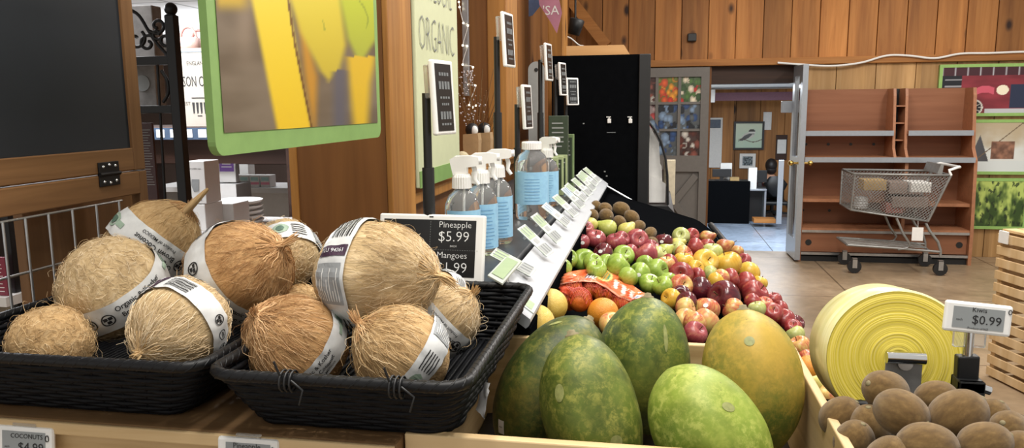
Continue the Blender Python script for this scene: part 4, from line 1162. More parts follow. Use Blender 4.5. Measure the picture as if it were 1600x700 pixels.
# goods
def shopbox(nm, lab, cat, box, Y, depth, mt, group=None, z0=None):
    p, q = atY(box[0], box[1], Y), atY(box[2], box[3], Y)
    o = MB(); o.box(p.x, q.x, Y, Y+depth, q.z if z0 is None else z0, p.z, .003); return tag(o.build(nm, M[mt]), lab, cat, group)
M['packgrey'] = plain('grey_patterned_card', '8a8683', .5, var=.25, scale=25); M['stone'] = plain('stone_white_card', 'a39b90', .6, var=.04)
M['menu'] = plain('maroon_board', '3d2427', .5); M['whitebox'] = plain('white_gift_box', 'd4d2d0', .5, var=.03)
# shelves carrying them
def shelf(nm, lab, x0, x1, y0, y1, z, mt='darkbrown', low=.1):
    t = thing(nm, lab, 'shelf', (x0, y0, 0)); m = MB(); m.box(0, x1-x0, 0, y1-y0, z-.03, z, .003); m.build('shelf_board', M[mt], t)
    for a in (0, x1-x0-.04):
        m = MB(); m.box(a, a+.04, 0.02, y1-y0-.02, 0, z-.03); m.build('side_panel', M[mt], t)
    m = MB(); m.box(.04, x1-x0-.04, y1-y0-.02, y1-y0, low, z-.03); m.build('back_panel', M[mt], t)
    return t
p = atY(300, 198, 3.3)
xa, xb = atY(150, 200, 3.3).x, atY(470, 200, 3.3).x
t = shelf('gift_shelf', 'dark brown gift shelf with white price strip in the shop behind', xa, xb, 3.2, 3.75, p.z, low=atY(300, 257, 3.7).z)
m = MB(); m.box(.0, xb-xa, -.012, -.001, -.055+p.z, p.z-.002); m.build('price_strip', M['blue'], t)
m = MB()
for k in range(14): m.box(.05+k*.07, .09+k*.07, -.015, -.012, p.z-.045, p.z-.01)
m.build('price_tags', M['paper'], t)
q = atY(300, 256, 3.3)
m = MB(); m.box(.04, xb-xa-.04, .12, .14, q.z, p.z-.03); m.build('front_panel', M['darkbrown'], t)
# printed box
Y = 3.22; a_, b_ = atY(266, 76, Y), atY(362, 197, Y)
t = thing('gift_box', 'stone coloured gift box with black lettering between iron rack and banana picture', 'box', ((a_.x+b_.x)/2, Y, p.z))
w = b_.x-a_.x; h = a_.z-p.z
m = MB(); m.box(-w/2, w/2, 0, .25, .001, h, .003); m.build('carton', M['stone'], t)
m = MB(); f = lambda a, b: (a, -.0012, b)
def fx(px): return atY(px, 130, Y).x-(a_.x+b_.x)/2
def fz(py): return atY(310, py, Y).z-p.z
m.text('ENGLAND', .026, fx(309), fz(99), plane=f, squeeze=.8); m.text('MASON CASH', .066, fx(304), fz(128), plane=f, squeeze=.52); m.text('EST.', .022, fx(291), fz(162), plane=f); m.text('1800', .022, fx(326), fz(162), plane=f)
for zz_, ww in ((153, .07), (181, .022)): m.box(fx(309)-ww/2, fx(309)+ww/2, -.0015, 0, fz(zz_)-.002, fz(zz_)+.002)
for k in range(4):
    x_ = fx(300+k*6); m.prism([(x_-.006, fz(160)), (x_+.006, fz(160)), (x_+.004, fz(176)), (x_-.002, fz(178))], -.0015, 0, 'xz')
m.build('lettering', M['ink'], t)
m = MB(); m.quad(-w/2, w/2, h-.02, h-.012, plane=f); m.build('lid_line', M['greyink'], t)
# pink handled baskets on top of it
M['pink'] = plain('dusty_pink_cord', 'b98078', .6); M['pinkpale'] = plain('pale_pink_cloth', 'd3b0a8', .7)
for i, (px, py, r) in enumerate(((296, 56, 14), (312, 58, 12))):
    c = atY(px, 78, Y+.08+.09*i); t = thing('gift_basket', ['pink handled basket on the stone coloured gift box, left one', 'pink handled basket on the gift box, partly behind the left one'][i], 'basket', (c.x, Y+.08+.09*i, p.z+h+.001), 0, 'pink handled baskets')
    R_ = r*(Y+.1)/FPX
    m = MB(); m.tube([(R_*math.cos(PI*k/14), 0, .05+R_*1.3*math.sin(PI*k/14)) for k in range(15)], .006, 8); m.build('handle', M['pink'], t)
    m = MB(); m.lathe([(0, 0), (R_*1.0, 0), (R_*1.25, .05), (R_*1.15, .052), (R_*.9, .006), (0, .006)], 16); m.build('bowl', M['pinkpale'], t)
o = shopbox('tag', 'small white tag hanging on the pink basket', 'tag', (289, 60, 299, 70), Y-.01, .004, 'paper')
shopbox('patterned_box', 'grey patterned gift box behind the iron scrolls, upper one', 'box', (202, 9, 243, 90), 2.3, .05, 'packgrey', 'grey boxes on the iron rack', atY(230, 94, 2.3).z)
gb_ = shopbox('patterned_box', 'grey gift box with round medallion behind the iron rack bars', 'box', (202, 100, 246, 166), 2.3, .05, 'packgrey', 'grey boxes on the iron rack', atY(230, 168, 2.3).z)
c = atY(222, 130, 2.295); m = MB(); m.tube([(c.x, 2.297, c.z), (c.x, 2.2995, c.z)], .026, 24); md_ = m.build('medallion', M['cardgrey']); md_.parent = gb_; md_['label'] = 'pale round medallion'
z1_ = atY(230, 94, 2.3).z; z2_ = atY(230, 168, 2.3).z; xa_ = atY(190, 100, 2.3).x; xb_ = atY(243, 100, 2.3).x
for zz_, w_ in ((z1_, 'upper'), (z2_, 'lower')):
    m = MB(); m.box(xa_, xb_, 2.03, 2.36, zz_-.014, zz_-.001); tag(m.build('rack_shelf', M['iron']), '%s black shelf plate of the iron rack under a grey gift box' % w_, 'shelf', 'iron rack shelves')
p1_, q1_ = atY(218, 192, 2.1), atY(246, 305, 2.1); t = thing('menu_board', 'narrow maroon board with fine white lines beside the chalkboard frame', 'board', ((p1_.x+q1_.x)/2, 2.1, q1_.z))
w_ = q1_.x-p1_.x; h_ = p1_.z-q1_.z; m = MB(); m.box(-w_/2, w_/2, 0, .01, -q1_.z, h_, .002); m.build('board', M['menu'], t)
m = MB()
for k in range(22): m.box(-w_*.38, w_*(.38-.3*rnd.random()), -.001, 0, h_*.9-k*h_*.036, h_*.9-k*h_*.036+.0014)
m.build('lettering', M['cardgrey'], t)
# table with white bowls, cup box and cards
zt2_ = atY(380, 346, 3.0).z
xa, xb = atY(245, 300, 3.0).x, atY(440, 300, 2.9).x
shelf('gift_table', 'pale gift table carrying white plates and small boxes', xa, min(xb, -1.1), 2.5, 3.15, zt2_, 'whitebox')
c = atY(378, 330, 2.95)
for k in range(5):
    zz_ = zt2_+.001+k*.0205; m = MB(Matrix.Translation((c.x, 2.93, zz_))); R_ = .098
    m.lathe([(0, 0), (R_*.82, 0), (R_, .017), (R_, .0202), (R_*.97, .0202), (R_*.8, .006), (0, .006)], 32); tag(m.build('plate', M['white']), 'white dish, %s from the bottom of the stack on the gift table' % ORD[k+1], 'dish', 'stacked white dishes')
shopbox('white_box', 'white box front of the white dish stack with black left side', 'box', (330, 318, 366, 346), 2.72, .12, 'whitebox', None, zt2_+.001)
shopbox('white_box', 'small white box under the cup box', 'box', (291, 319, 322, 346), 2.6, .12, 'whitebox', None, zt2_+.001)
a_, b_ = atY(289, 252, 2.6), atY(323, 317, 2.6); zb2 = atY(300, 318.5, 2.6).z
t = thing('cup_box', 'white box printed with a grey cup standing beside the iron post', 'box', ((a_.x+b_.x)/2, 2.6, zb2)); w = b_.x-a_.x; h = a_.z-zb2
m = MB(); m.box(-w/2, w/2, 0, .1, .001, h, .002); m.build('carton', M['whitebox'], t)
m = MB(); m.prism([(-.016, h*.58), (.014, h*.58), (.010, h*.30), (-.010, h*.28), (-.02, h*.45)], -.001, 0, 'xz'); m.build('cup_print', M['greypaper'], t)
m = MB(); f = lambda a, b: (a, -.0012, b); m.text('porcelain cup', .009, 0, h*.83, plane=f); m.text('tasting mug', .009, 0, h*.1, plane=f); m.build('lettering', M['ink'], t)
a_, b_ = atY(340, 247, 3.4), atY(369, 285, 3.4); t = thing('card_display', 'white card with a purple printed top beside the white pillar', 'card', ((a_.x+b_.x)/2, 3.4, b_.z)); w = b_.x-a_.x; h = a_.z-b_.z
M['purplecard'] = plain('purple_print', '7a52a8', .5)
zq = atY(350, 287, 3.4).z
m = MB(); m.box(-w/2, w/2, 0, .03, .0, h, .002); m.build('carton', M['whitebox'], t); m = MB(); m.quad(-w*.42, w*.42, h*.45, h*.9, plane=lambda a, b: (a, -.001, b)); m.build('printed_top', M['purplecard'], t)
m = MB(); f = lambda a, b: (a, -.0018, b); m.quad(-w*.3, w*.3, h*.62, h*.66, plane=f); m.quad(-w*.25, w*.25, h*.74, h*.79, plane=f); m.build('lettering', M['paper'], t)
m = MB(); p1_, q1_ = atY(372, 236, 4.2), atY(391, 320, 4.2); m.box(p1_.x, q1_.x, 4.2, 4.28, 0, 2.08, .003); struct(m.build('trim_10', M['white']))
# lower display behind: counter with white boxes
zc_ = atY(400, 292, 3.9).z
xa, xb = atY(230, 300, 3.85).x, -1.1
shelf('display_counter', 'long pale display counter in the shop behind the gift table', xa, xb, 3.86, 4.15, zc_, 'whitebox')
zc3 = atY(350, 287, 3.4).z
m = MB(); m.box(atY(325, 280, 3.38).x, atY(412, 280, 3.38).x, 3.76, 3.80, 0, zc_-.05); 
M['teal'] = plain('teal_print', '9cc4c4', .5); M['rose'] = plain('rose_print', 'cf7f95', .5)
xs0 = atY(326, 280, 3.88).x
for k in range(6):
    x_ = xs0+k*.062; o = MB(); o.box(x_, x_+.055, 3.88, 3.95, zc_+.001, zc_+.066, .002); oo = o.build('soap_box', M['whitebox'])
    tag(oo, 'white soap box with pink band, %s from the left on the display counter' % ORD[k+1], 'box', 'white soap boxes')
    o = MB(); o.box(x_+.003, x_+.052, 3.8788, 3.88, zc_+.015, zc_+.028); o.build('pink_band', M['rose'], oo)
    o = MB(); o.box(x_+.006, x_+.049, 3.8788, 3.88, zc_+.036, zc_+.056); o.build('print', M['teal'], oo)
zc4 = atY(355, 286, 3.4).z; m = MB(); m.box(atY(330, 280, 3.4).x, atY(375, 280, 3.4).x, 3.36, 3.5, zt2_-.3, zc4-.001, .003); tag(m.build('white_tray', M['whitebox']), 'white tray box carrying the purple card', 'box')
# maroon leaflets at the left edge behind the grid
a_, b_ = atY(-12, 402, 1.95), atY(13, 462, 1.95); t = thing('leaflet_stand', 'maroon leaflet on a white shelf at the left edge behind the wire grid', 'leaflet', ((a_.x+b_.x)/2, 1.95, b_.z))
w = b_.x-a_.x; h = a_.z-b_.z; M['maroon2'] = plain('maroon_print', '7a2338', .5)
m = MB(); m.box(-w/2, w/2, 0, .01, 0, h); m.build('cover', M['maroon2'], t)
m = MB()
for k in range(9): m.box(-w*.4, w*(.3-.2*rnd.random()), -.001, 0, h*.9-k*h*.1, h*.9-k*h*.1+.002)
m.build('lettering', M['paper'], t)
m = MB(); m.box(-w, w/2+.01, -.02, .2, -.03, -.001); m.box(-w, w/2+.01, .18, .2, -b_.z, h+.35); m.build('white_shelf', M['whitebox'], t)

# string lights, metal strip, dried flowers and paper bags against the brown board
t = thing('metal_strip', 'grey metal strip hanging down the brown board behind the price poles', 'strip', (atY(727, 60, 3.15).x, 3.15, 1.33))
m = MB(); zz_ = atY(730, 150, 3.15).z-1.33; m.box(-.013, .013, 0, .02, zz_, 1.3, .002); m.build('strip', M['alu'], t)
bul = [(717, 3), (718, 11), (724, 36), (731, 40), (723, 71), (730, 72), (723, 101), (739, 105), (732, 132), (743, 134), (733, 164), (744, 165), (738, 168)]
pts = [atY(a, b, 3.12) for a, b in bul]
t = thing('string_lights', 'thin string of small warm lights beside the metal strip', 'string lights', pts[0])
m = MB(); m.tube(smooth_path([p-pts[0] for p in pts], 4), .0016, 5); m.build('cord', M['paper'], t)
_e = NT('warm_bulb'); M['bulb'] = _e.out(None, 0, .3, 0, **{'Emission Color': (1, .85, .55, 1), 'Emission Strength': 4.0})
for p in pts: m = MB(); m.sphere(p-pts[0], .0045, 8, 6); m.build('bulb', M['bulb'], t)
M['lilac'] = plain('dried_lilac', 'b9b0b2', .8, var=.2); M['twig'] = plain('dry_twig', '8a6a45', .8); M['kraft'] = plain('kraft_paper', 'a98a63', .8); M['cream'] = plain('cream_tissue', 'c9bd9c', .8)
c = atY(742, 232, 3.06)
t = thing('dried_flowers', 'bunch of pale lilac dried flowers and twigs before the brown board', 'flowers', (c.x, 3.06, 1.32))
ms, mf = MB(), MB()
for k in range(34):
    tp = atY(rnd.uniform(714, 782), rnd.uniform(108, 188), 2.9+rnd.uniform(-.05, .1))-Vector((c.x, 3.06, 1.32)); ms.tube([(rnd.uniform(-.02, .02), rnd.uniform(-.02, .02), .0), (tp.x*.5, tp.y*.4, tp.z*.55), tuple(tp)], .0014, 4)
    if tp.x < .05:
        for q in range(6): mf.sphere((tp.x+rnd.gauss(0, .012), tp.y+rnd.gauss(0, .012), tp.z-abs(rnd.gauss(0, .03))), rnd.uniform(.002, .0045), 6, 4)
ms.build('twigs', M['twig'], t); tag2 = mf.build('blossoms', M['lilac'], t)
for i, (px, bx0) in enumerate(((738, 0), (757, 1))):
    p = atY(px, 225, 2.82+.10*i); t = thing('paper_bag', ['kraft paper bag holding a black and white pot, left one on the ledge', 'kraft paper bag holding a black and white pot, right one on the ledge'][i], 'bag', (p.x, 2.82+.1*i, 1.32), 0, 'paper bags on the ledge')
    zt_ = atY(px, 208, 2.82).z-1.32
    m = MB(); m.prism([(-.026, .001), (.026, .001), (.030, zt_*.8), (.027, zt_), (-.029, zt_*.97), (-.03, zt_*.6)], -.026, .026, 'xz'); m.build('bag', M['kraft'], t)
    m = MB(); m.sphere((.0, 0, zt_+.012), (.026, .024, .026), 14, 10); m.build('pot', M['black'], t)
    m = MB(); m.sphere((.012, -.014, zt_+.010), (.014, .012, .018), 10, 8); m.build('pot_patch', M['paper'], t)
c_ = atY(722, 240, 2.72); m = MB(); m.sphere((c_.x, 2.72, 1.32+.0345), (.03, .03, .034), 14, 10); tag(m.build('cream_bundle', M['cream']), 'cream wrapped bundle on the ledge beside the paper bags', 'bundle')
# grey rounded plate, banner, spotlight and cords near the ceiling brace
p_ = atY(838, 150, 3.6); t = thing('hanger_plate', 'grey rounded plate with a round hole beside the wooden post', 'plate', (p_.x, 3.6, CZ))
pz = atY(838, 96, 3.6).z-CZ; m = MB(); R_ = .038
poly = [(-R_, -.0), (R_, 0)]+[(R_*math.cos(PI*k/12), pz-R_+R_*math.sin(PI*k/12)) for k in range(13)]
m.prism(poly, 0, .006, 'xz'); m.build('plate', M['cardgrey'], t)
m = MB(); m.tube([(0, -.002, pz-R_), (0, .0, pz-R_)], .009, 14); m.build('hole', M['ink'], t)
M['banner'] = plain('rose_banner', 'b3788c', .7, var=.15, scale=8); M['bannerblue'] = plain('blue_banner', '5a6f95', .7)
pts = [atY(a, b, 4.6) for a, b in ((838, -25), (868, -25), (878, 20), (870, 52), (860, 34), (843, 8))]
c = pts[0]; t = thing('banner', 'rose coloured banner with white letters hanging by the post near the top', 'banner', c)
m = MB(); m.prism([(p.x-c.x, p.z-c.z) for p in pts], 0, .004, 'xz'); m.build('cloth', M['banner'], t)
m = MB(); e = atY(858, 17, 4.6)-c; m.text("'SA", .075, e.x+.01, e.z, plane=lambda a, b: (a, -.0015, b)); m.build('lettering', M['paper'], t)
pts = [atY(a, b, 4.75) for a, b in ((826, -20), (845, -20), (845, 8), (832, 24), (826, 26))]; c = pts[0]; m = MB(); m.prism([(p.x, p.z) for p in pts], 4.75, 4.754, 'xz'); tag(m.build('pennant', M['bannerblue']), 'dusty blue pennant left of the rose banner', 'banner')
p_ = atY(899, 42, 6.0); t = thing('spotlight', 'black can spotlight under the wooden brace near the top', 'spotlight', p_)
m = MB(); m.T = Matrix.Rotation(.25, 4, 'Y'); m.lathe([(0, -.06), (.045, -.06), (.06, .05), (.05, .06), (0, .06)], 18); m.build('can', M['black'], t); m = MB(); m.bar((0, 0, .05), (0, .0, .5), .008); m.build('bracket', M['black'], t)
m = MB(); m.tube(smooth_path([atY(a, b, 5.9) for a, b in ((874, -10), (876, 30), (878, 52), (892, 60), (904, 70), (912, 72))], 5), .006, 6); tag(m.build('cord', M['paper']), 'white cord hanging from the post to the top of the black case', 'cord')

# ================================================================== FOREGROUND
TZ = 1.155
ty = atZ(300, 672, TZ).y
tx1 = atY(619, 690, ty).x
t = thing('display_table', 'pale pine display table under the two black coconut baskets', 'table', (tx1, ty, 0))
L = Vector((-tx1, -ty, 0)); TT = Matrix.Translation(L)
m = MB(TT); m.box(-1.25, tx1, ty, 1.222, TZ-.018, TZ, .003); m.build('table_top', M['tabletop'], t)
m = MB(TT); m.box(-1.25, tx1-.001, ty-.006, ty, TZ-.017, TZ-.0005, .002); m.build('edge_strip', M['pine'], t)
m = MB(TT); m.box(-1.25, tx1-.002, ty+.008, ty+.028, TZ-.14, TZ-.019, .002); m.build('front_apron', M['pine'], t)
m = MB(TT); m.box(tx1-.03, tx1-.012, ty+.03, 1.21, TZ-.14, TZ-.019, .002); m.build('side_apron', M['piney'], t)
for a in (-1.2, tx1-.08):
    for b in (ty+.03, 1.16):
        m = MB(TT); m.box(a, a+.05, b, b+.05, 0, TZ-.018, .003); m.build('leg', M['pine'], t)
# e-ink labels on the table edge
def edge_label(px, py, w, h, lines, lab, extra=None):
    p = atY(px, py, ty-.012); t = thing('shelf_price_label', lab, 'price label', p, 0, 'price labels on the table edge')
    T = faceT((0, 0, 0), (1, 0, 0), (0, .12, 1)); s = e_label(w, h, False, T, t, lines, .008, .006, .012)
    m = MB(T); m.tube([(w/2-.0065+.0025*math.sin(2*PI*k/12)*(1 if k > 3 else .8), h/2-.013+.004*math.cos(2*PI*k/12), .0008) for k in range(12)], .0006, 5, True); m.build('drop_mark', M['ink'], t)
    m = MB(T); m.box(-w*.2, w*.2, h/2-.002, h/2+.004, -.006, -.002); m.build('clip', M['acry'], t)
edge_label(36, 694, .085, .045, [('COCONUTS', .006, .0105, .0085, 'CENTER'), ('$4.99', .012, -.004, .017, 'CENTER'), ('each', -.023, -.004, .004, 'CENTER')], 'grey price label reading coconuts 4.99 on the table edge')
edge_label(386, 713, .080, .044, [('Pineapple', .0, .0125, .0095, 'CENTER'), ('$5.99', .002, -.004, .017, 'CENTER')], 'grey price label reading pineapple on the table edge below the right basket')

# ------------------------------------------------------------------ wicker baskets
def wicker_mat():
    t = NT('black_wicker'); n = t.noise(t.coord(), 120, 3); r = t.ramp(n, 0, [(.3, '060709'), (.7, '101116')]); t.bump(n, 0, .4, .001); return t.out(r, 0, .55, 0, .16)
M['wicker'] = wicker_mat()
M['wickerrim'] = plain('black_braid', '0c0d10', .45, var=.3, scale=150, spec=.3)
def rrect(x0, x1, y0, y1, r, n):
    """n points evenly round a rounded rectangle"""
    segs = []; P = []
    for cx, cy, a0 in ((x1-r, y1-r, 0), (x0+r, y1-r, 90), (x0+r, y0+r, 180), (x1-r, y0+r, 270)):
        for k in range(9): P.append((cx+r*math.cos(math.radians(a0+90*k/8)), cy+r*math.sin(math.radians(a0+90*k/8))))
    P.append(P[0]); ln = [0]
    for a, b in zip(P, P[1:]): ln.append(ln[-1]+math.hypot(b[0]-a[0], b[1]-a[1]))
    out = []; j = 0
    for k in range(n):
        s = ln[-1]*k/n
        while ln[j+1] < s: j += 1
        f = (s-ln[j])/max(1e-9, ln[j+1]-ln[j]); out.append((P[j][0]+(P[j+1][0]-P[j][0])*f, P[j][1]+(P[j+1][1]-P[j][1])*f))
    return out, ln[-1]
def wicker(name, lab, x0, x1, y0, y1, z0, z1, ins, rows=11, pitch=.040, rim=.0072, r=.0038, ties=(), ins2=None):
    cx, cy = (x0+x1)/2, (y0+y1)/2; ins2 = ins2 or (ins, ins, ins, ins)
    t = thing(name, lab, 'basket', (cx, cy, z0)); TT = Matrix.Translation((-cx, -cy, -z0))
    nst = int(((x1-x0)+(y1-y0))*2/pitch/2)*2; N = nst*4
    top, _ = rrect(x0, x1, y0, y1, .03, N); bot, _ = rrect(x0+ins2[0], x1-ins2[1], y0+ins2[2], y1-ins2[3], .03, N)
    def P(k, f, off):
        a, b = bot[k % N], top[k % N]; x = a[0]+(b[0]-a[0])*f; y = a[1]+(b[1]-a[1])*f
        q0, q1 = top[(k-1) % N], top[(k+1) % N]; nx, ny = q1[1]-q0[1], q0[0]-q1[0]; l = math.hypot(nx, ny) or 1
        return (x+nx/l*off, y+ny/l*off, z0+.004+(z1-z0-.006)*f)
    m = MB(TT)
    rs = random.Random(hash(lab) % 1000 if False else len(lab))
    for i in range(rows):
        f = (i+.4)/rows
        pts = []
        for k in range(N):
            s = math.sin(PI*(k/4)+PI*i+PI/2*0)
            pp = P(k, f+.012*mnoise.noise(Vector((k*.13, i*3.1, len(lab)))), .0021*s)
            pts.append(pp)
        m.tube(pts, r*(.95+.2*rs.random()), 6, True)
    m.build('weave', M['wicker'], t)
    m = MB(TT)
    for k in range(0, N, 4):
        m.tube([P(k+2, 0, 0), P(k+2, .5, 0), P(k+2, 1, 0)], .0026, 5)
    m.build('stakes', M['wicker'], t)
    m = MB(TT)
    # rim: core with two strands wrapped round it
    core = [P(k, 1, 0) for k in range(N)]
    core = [(p[0], p[1], z1-rim*.8) for p in core]
    m.tube(core, rim*.95, 12, True)
    for ph in range(3):
        pts = []
        for k in range(N*2):
            a, b = core[(k//2) % N], core[(k//2+1) % N]; c = Vector(a).lerp(Vector(b), .5*(k % 2)); tn = (Vector(b)-Vector(a)).normalized(); n1 = tn.cross(Vector((0, 0, 1))).normalized(); th = 2*PI*k/9+2*PI*ph/3
            pts.append(c+n1*math.cos(th)*rim*.80+Vector((0, 0, 1))*math.sin(th)*rim*.80)
        m.tube(pts, rim*.26, 5, True)
    m.build('rim', M['wickerrim'], t)
    m = MB(TT); ys = y0+ins2[2]
    b0 = rrect(x0+ins2[0]-.001, x1-ins2[1]+.001, y0+ins2[2]-.001, y1-ins2[3]+.001, .03, 48)[0]
    m.prism(b0, z0+.001, z0+.006, 'xy')
    n = int((x1-x0)/.012)
    for k in range(n):
        xx = x0+ins2[0]+.01+(x1-x0-ins2[0]-ins2[1]-.02)*k/(n-1); m.tube([(xx, y0+ins2[2]+.01, z0+.008), (xx, y1-ins2[3]-.01, z0+.008)], .003, 5)
    m.build('base', M['wicker'], t)
    for (px, py) in ties:
        c = atY(px, py, y0)
        m = MB(TT)
        for q in range(3): m.tube([(c.x-.004+q*.006, y0+.012*math.cos(a), z1-.008+.012*math.sin(a)) for a in [2*PI*k/12 for k in range(12)]], .0014, 5, True)
        m.tube([(c.x+.01, y0-.010, z1-.004), (c.x+.026, y0-.016, z1-.012), (c.x+.02, y0-.014, z1-.03)], .0013, 5); m.tube([(c.x-.004, y0-.008, z1), (c.x-.008, y0-.013, z1+.018)], .0014, 5)
        m.build('tie', M['black'], t)
    return t
RIMZ = 1.254
bl = atZ(330, 562, RIMZ); 
B1 = (-.945, -.522, .785, 1.246); B2 = (-.502, -.196, .770, 1.246)
wicker('coconut_basket', 'wide black wicker basket of coconuts at the left', *B1, TZ+.001, RIMZ, .03, 14, ins2=(.04, .07, .068, .03))
wicker('coconut_basket', 'narrower black wicker basket of coconuts overhanging the papaya crate', *B2, TZ+.001, RIMZ, .03, 14, ties=((448, 585), (618, 597)), ins2=(.012, .035, .080, .03))

# ------------------------------------------------------------------ coconuts
def husk_mat(name, a, b, c, felt):
    t = NT(name)
    mp = t.coord((70, 70, 9) if not felt else (60, 60, 45))
    n = t.noise(mp, 1.6, 6, .65, 1.0); n2 = t.noise(t.coord(), 22, 3)
    r = t.ramp(n, 0, [(.28, a), (.5, b), (.72, c)]); r2 = t.ramp(n2, 0, [(.3, (.8, .77, .74)), (.7, (1.08, 1.06, 1.03))])
    m = t.mix(None, (r, 0), (r2, 0), 'MULTIPLY', 1.0)
    t.bump(n, 0, .9, .004); return t.out(m, 2, .85, 0, .2)
def fibre_mat(name, a, b, c):
    t = NT(name); g = t.node('ShaderNodeNewGeometry'); r = t.ramp(g, 'Random Per Island', [(0, a), (.5, b), (1, c)]); return t.out(r, 0, .75, 0, .25)
TONE = {'straw': ('a48c66', 'c2aa82', 'd6c2a0'), 'mid': ('9e8058', 'bb9c70', 'd0b58c'), 'brown': ('98724a', 'b68f62', 'cca878')}
FT = {'straw': ('ae946e', 'd0b892', 'e8d8ba'), 'mid': ('a28258', 'c8a97a', 'e0c8a0'), 'brown': ('98704a', 'c29a6c', 'dcba90')}
for k in TONE:
    M['husk_'+k] = husk_mat('coconut_husk_'+k, *TONE[k], False); M['felt_'+k] = husk_mat('coconut_felt_'+k, *TONE[k], True); M['fibre_'+k] = fibre_mat('coconut_fibre_'+k, *FT[k])
def bandmat():
    t = NT('paper_band'); n = t.noise(t.coord(), 40, 3); r = t.ramp(n, 0, [(.3, 'bfc1c1'), (.7, 'd6d7d6')]); t.bump(n, 0, .25, .002); return t.out(r, 0, .38)
M['band'] = bandmat()
def coconut(px, py, rpx, Y, stem, face, tone, lab, band=(-.30, .28), flip=False, u0=.23, comb=1.0, tuft=.35, n=800, el=1.06, seed=1, flap=False, wild=40):
    rd = random.Random(seed*31+5)
    c = atY(px, py, Y); R = rpx*mpp(c)/math.sqrt(el)
    T = frame(c, scr_at(c, *face), scr_at(c, *stem))
    t = thing('coconut', lab, 'coconut', mat=T, group='coconuts in the black baskets')
    def rad(ph, th):
        d = Vector((math.sin(ph)*math.cos(th), math.sin(ph)*math.sin(th), math.cos(ph)))
        r = 1+.045*mnoise.noise(d*1.7+Vector((seed*5, 0, 0)))+.02*mnoise.noise(d*5+Vector((0, seed*3, 0)))
        if comb > .5: r += .10*math.exp(-(ph/.42)**2)
        return r
    def S(ph, th, off=0.0):
        r = rad(ph, th)*R+off
        return Vector((r*math.sin(ph)*math.cos(th), r*math.sin(ph)*math.sin(th), r*math.cos(ph)*el))
    A, B = 56, 36
    vs = [S(0, 0)]+[S(PI*j/B, 2*PI*k/A) for j in range(1, B) for k in range(A)]+[S(PI, 0)]
    fs = [(0, 1+k, 1+(k+1) % A) for k in range(A)]
    for j in range(B-2):
        for k in range(A): fs.append((1+j*A+k, 1+(j+1)*A+k, 1+(j+1)*A+(k+1) % A, 1+j*A+(k+1) % A))
    e = len(vs)-1; fs += [(e, 1+(B-2)*A+(k+1) % A, 1+(B-2)*A+k) for k in range(A)]
    m = MB(); m.add(vs, fs, True); m.build('husk', M[('husk_' if comb > .5 else 'felt_')+tone], t)
    ph0 = ph1 = -1
    if band:
        ph0, ph1 = math.acos(band[1]), math.acos(band[0])        # ph0 nearer the stem
        bw = (ph1-ph0)
        cr = lambda th: .10*math.sin(3*th+seed)*.25+.03*mnoise.noise(Vector((math.cos(th)*4, math.sin(th)*4, seed)))
        NB, NV = 96, 6
        vs = []
        off0 = .0035
        def BS(v, th, o=0.0):
            return S(ph1-(ph1-ph0)*v+cr(th)*.3, th, off0+.0016*mnoise.noise(Vector((math.cos(th)*6, math.sin(th)*6, v*3+seed)))+o)
        for j in range(NV+1):
            for k in range(NB): vs.append(BS(j/NV, 2*PI*k/NB))
        fs = [(j*NB+k, j*NB+(k+1) % NB, (j+1)*NB+(k+1) % NB, (j+1)*NB+k) for j in range(NV) for k in range(NB)]
        m = MB(); m.add(vs, fs, True); bo = m.build('paper_band', M['band'], t)
        # printing: u round the band, v across it
        H = bw*R*el*1.0; Lc = 2*PI*R
        def Q(u, v, o=.0009):
            if flip: v = 1-v
            d = (u-u0+.5) % 1-.5
            return tuple(BS(v, (-1 if flip else 1)*2*PI*d, o))
        def uv(u, v): return lambda x, y: Q(u+x/Lc, v+y/H)
        mk = MB(); mk.text('Organic & Kosher', H*.255, plane=uv(.235, .74), thin=-.014, squeeze=.95); mk.text('Brown Coconut', H*.255, plane=uv(.235, .45), thin=-.014, squeeze=.95); mk.text('Product of MEXICO', H*.16, plane=uv(.235, .19), thin=-.01)
        for k, u in enumerate((.02, .075, .127)):
            cu = uv(u, .5); ri = H*.22
            for k2 in range(20):
                a0, a1 = 2*PI*k2/20, 2*PI*(k2+1)/20
                mk.add([cu(ri*math.cos(a0), ri*math.sin(a0)), cu(ri*math.cos(a1), ri*math.sin(a1)), cu(ri*.8*math.cos(a1), ri*.8*math.sin(a1)), cu(ri*.8*math.cos(a0), ri*.8*math.sin(a0))], [(0, 1, 2, 3)])
            if k != 1:
                for q in range(3):
                    a = 2*PI*q/3+.5; mk.quad(-ri*.3, ri*.3, -ri*.25, ri*.25, plane=lambda x, y, a=a: cu(x+ri*.4*math.cos(a), y+ri*.4*math.sin(a)))
            else:
                mk.quad(-ri*.6, ri*.6, -ri*.12, ri*.12, plane=cu); mk.quad(-ri*.4, ri*.4, ri*.2, ri*.45, plane=cu)
        for k in range(9):                                   # bar code, bars along the band
            v = .14+k*.08; mk.quad(.80, .89, v, v+(.03, .05, .02, .045)[k % 4], 8, 1, plane=lambda u, v: Q(u, v))
        for k in range(5): mk.quad(.475, .545, .2+k*.13, .245+k*.13, 6, 1, plane=lambda u, v: Q(u, v))
        mk.build('lettering', M['ink'], bo)
        mk = MB(); mk.quad(.735, .77, .04, .96, 3, 8, plane=lambda u, v: Q(u, v)); mk.build('dark_bar', M['maroonink'], bo)
        mk = MB()
        plf = uv(.7525, .5); mk.text('PLU 94261', H*.17, plane=lambda x, y: Q(.7525-(-1)*(y/Lc), .5+(-1)*x/H*-1*-1 if False else .5-x/H, .0016)); mk.build('white_lettering', M['whiteink'], bo)
        mk = MB(); mk.quad(.60, .715, .10, .92, 9, 8, plane=lambda u, v: Q(u, v)); gb = mk.build('grey_block', M['greypaper'], bo)
        mk = MB()
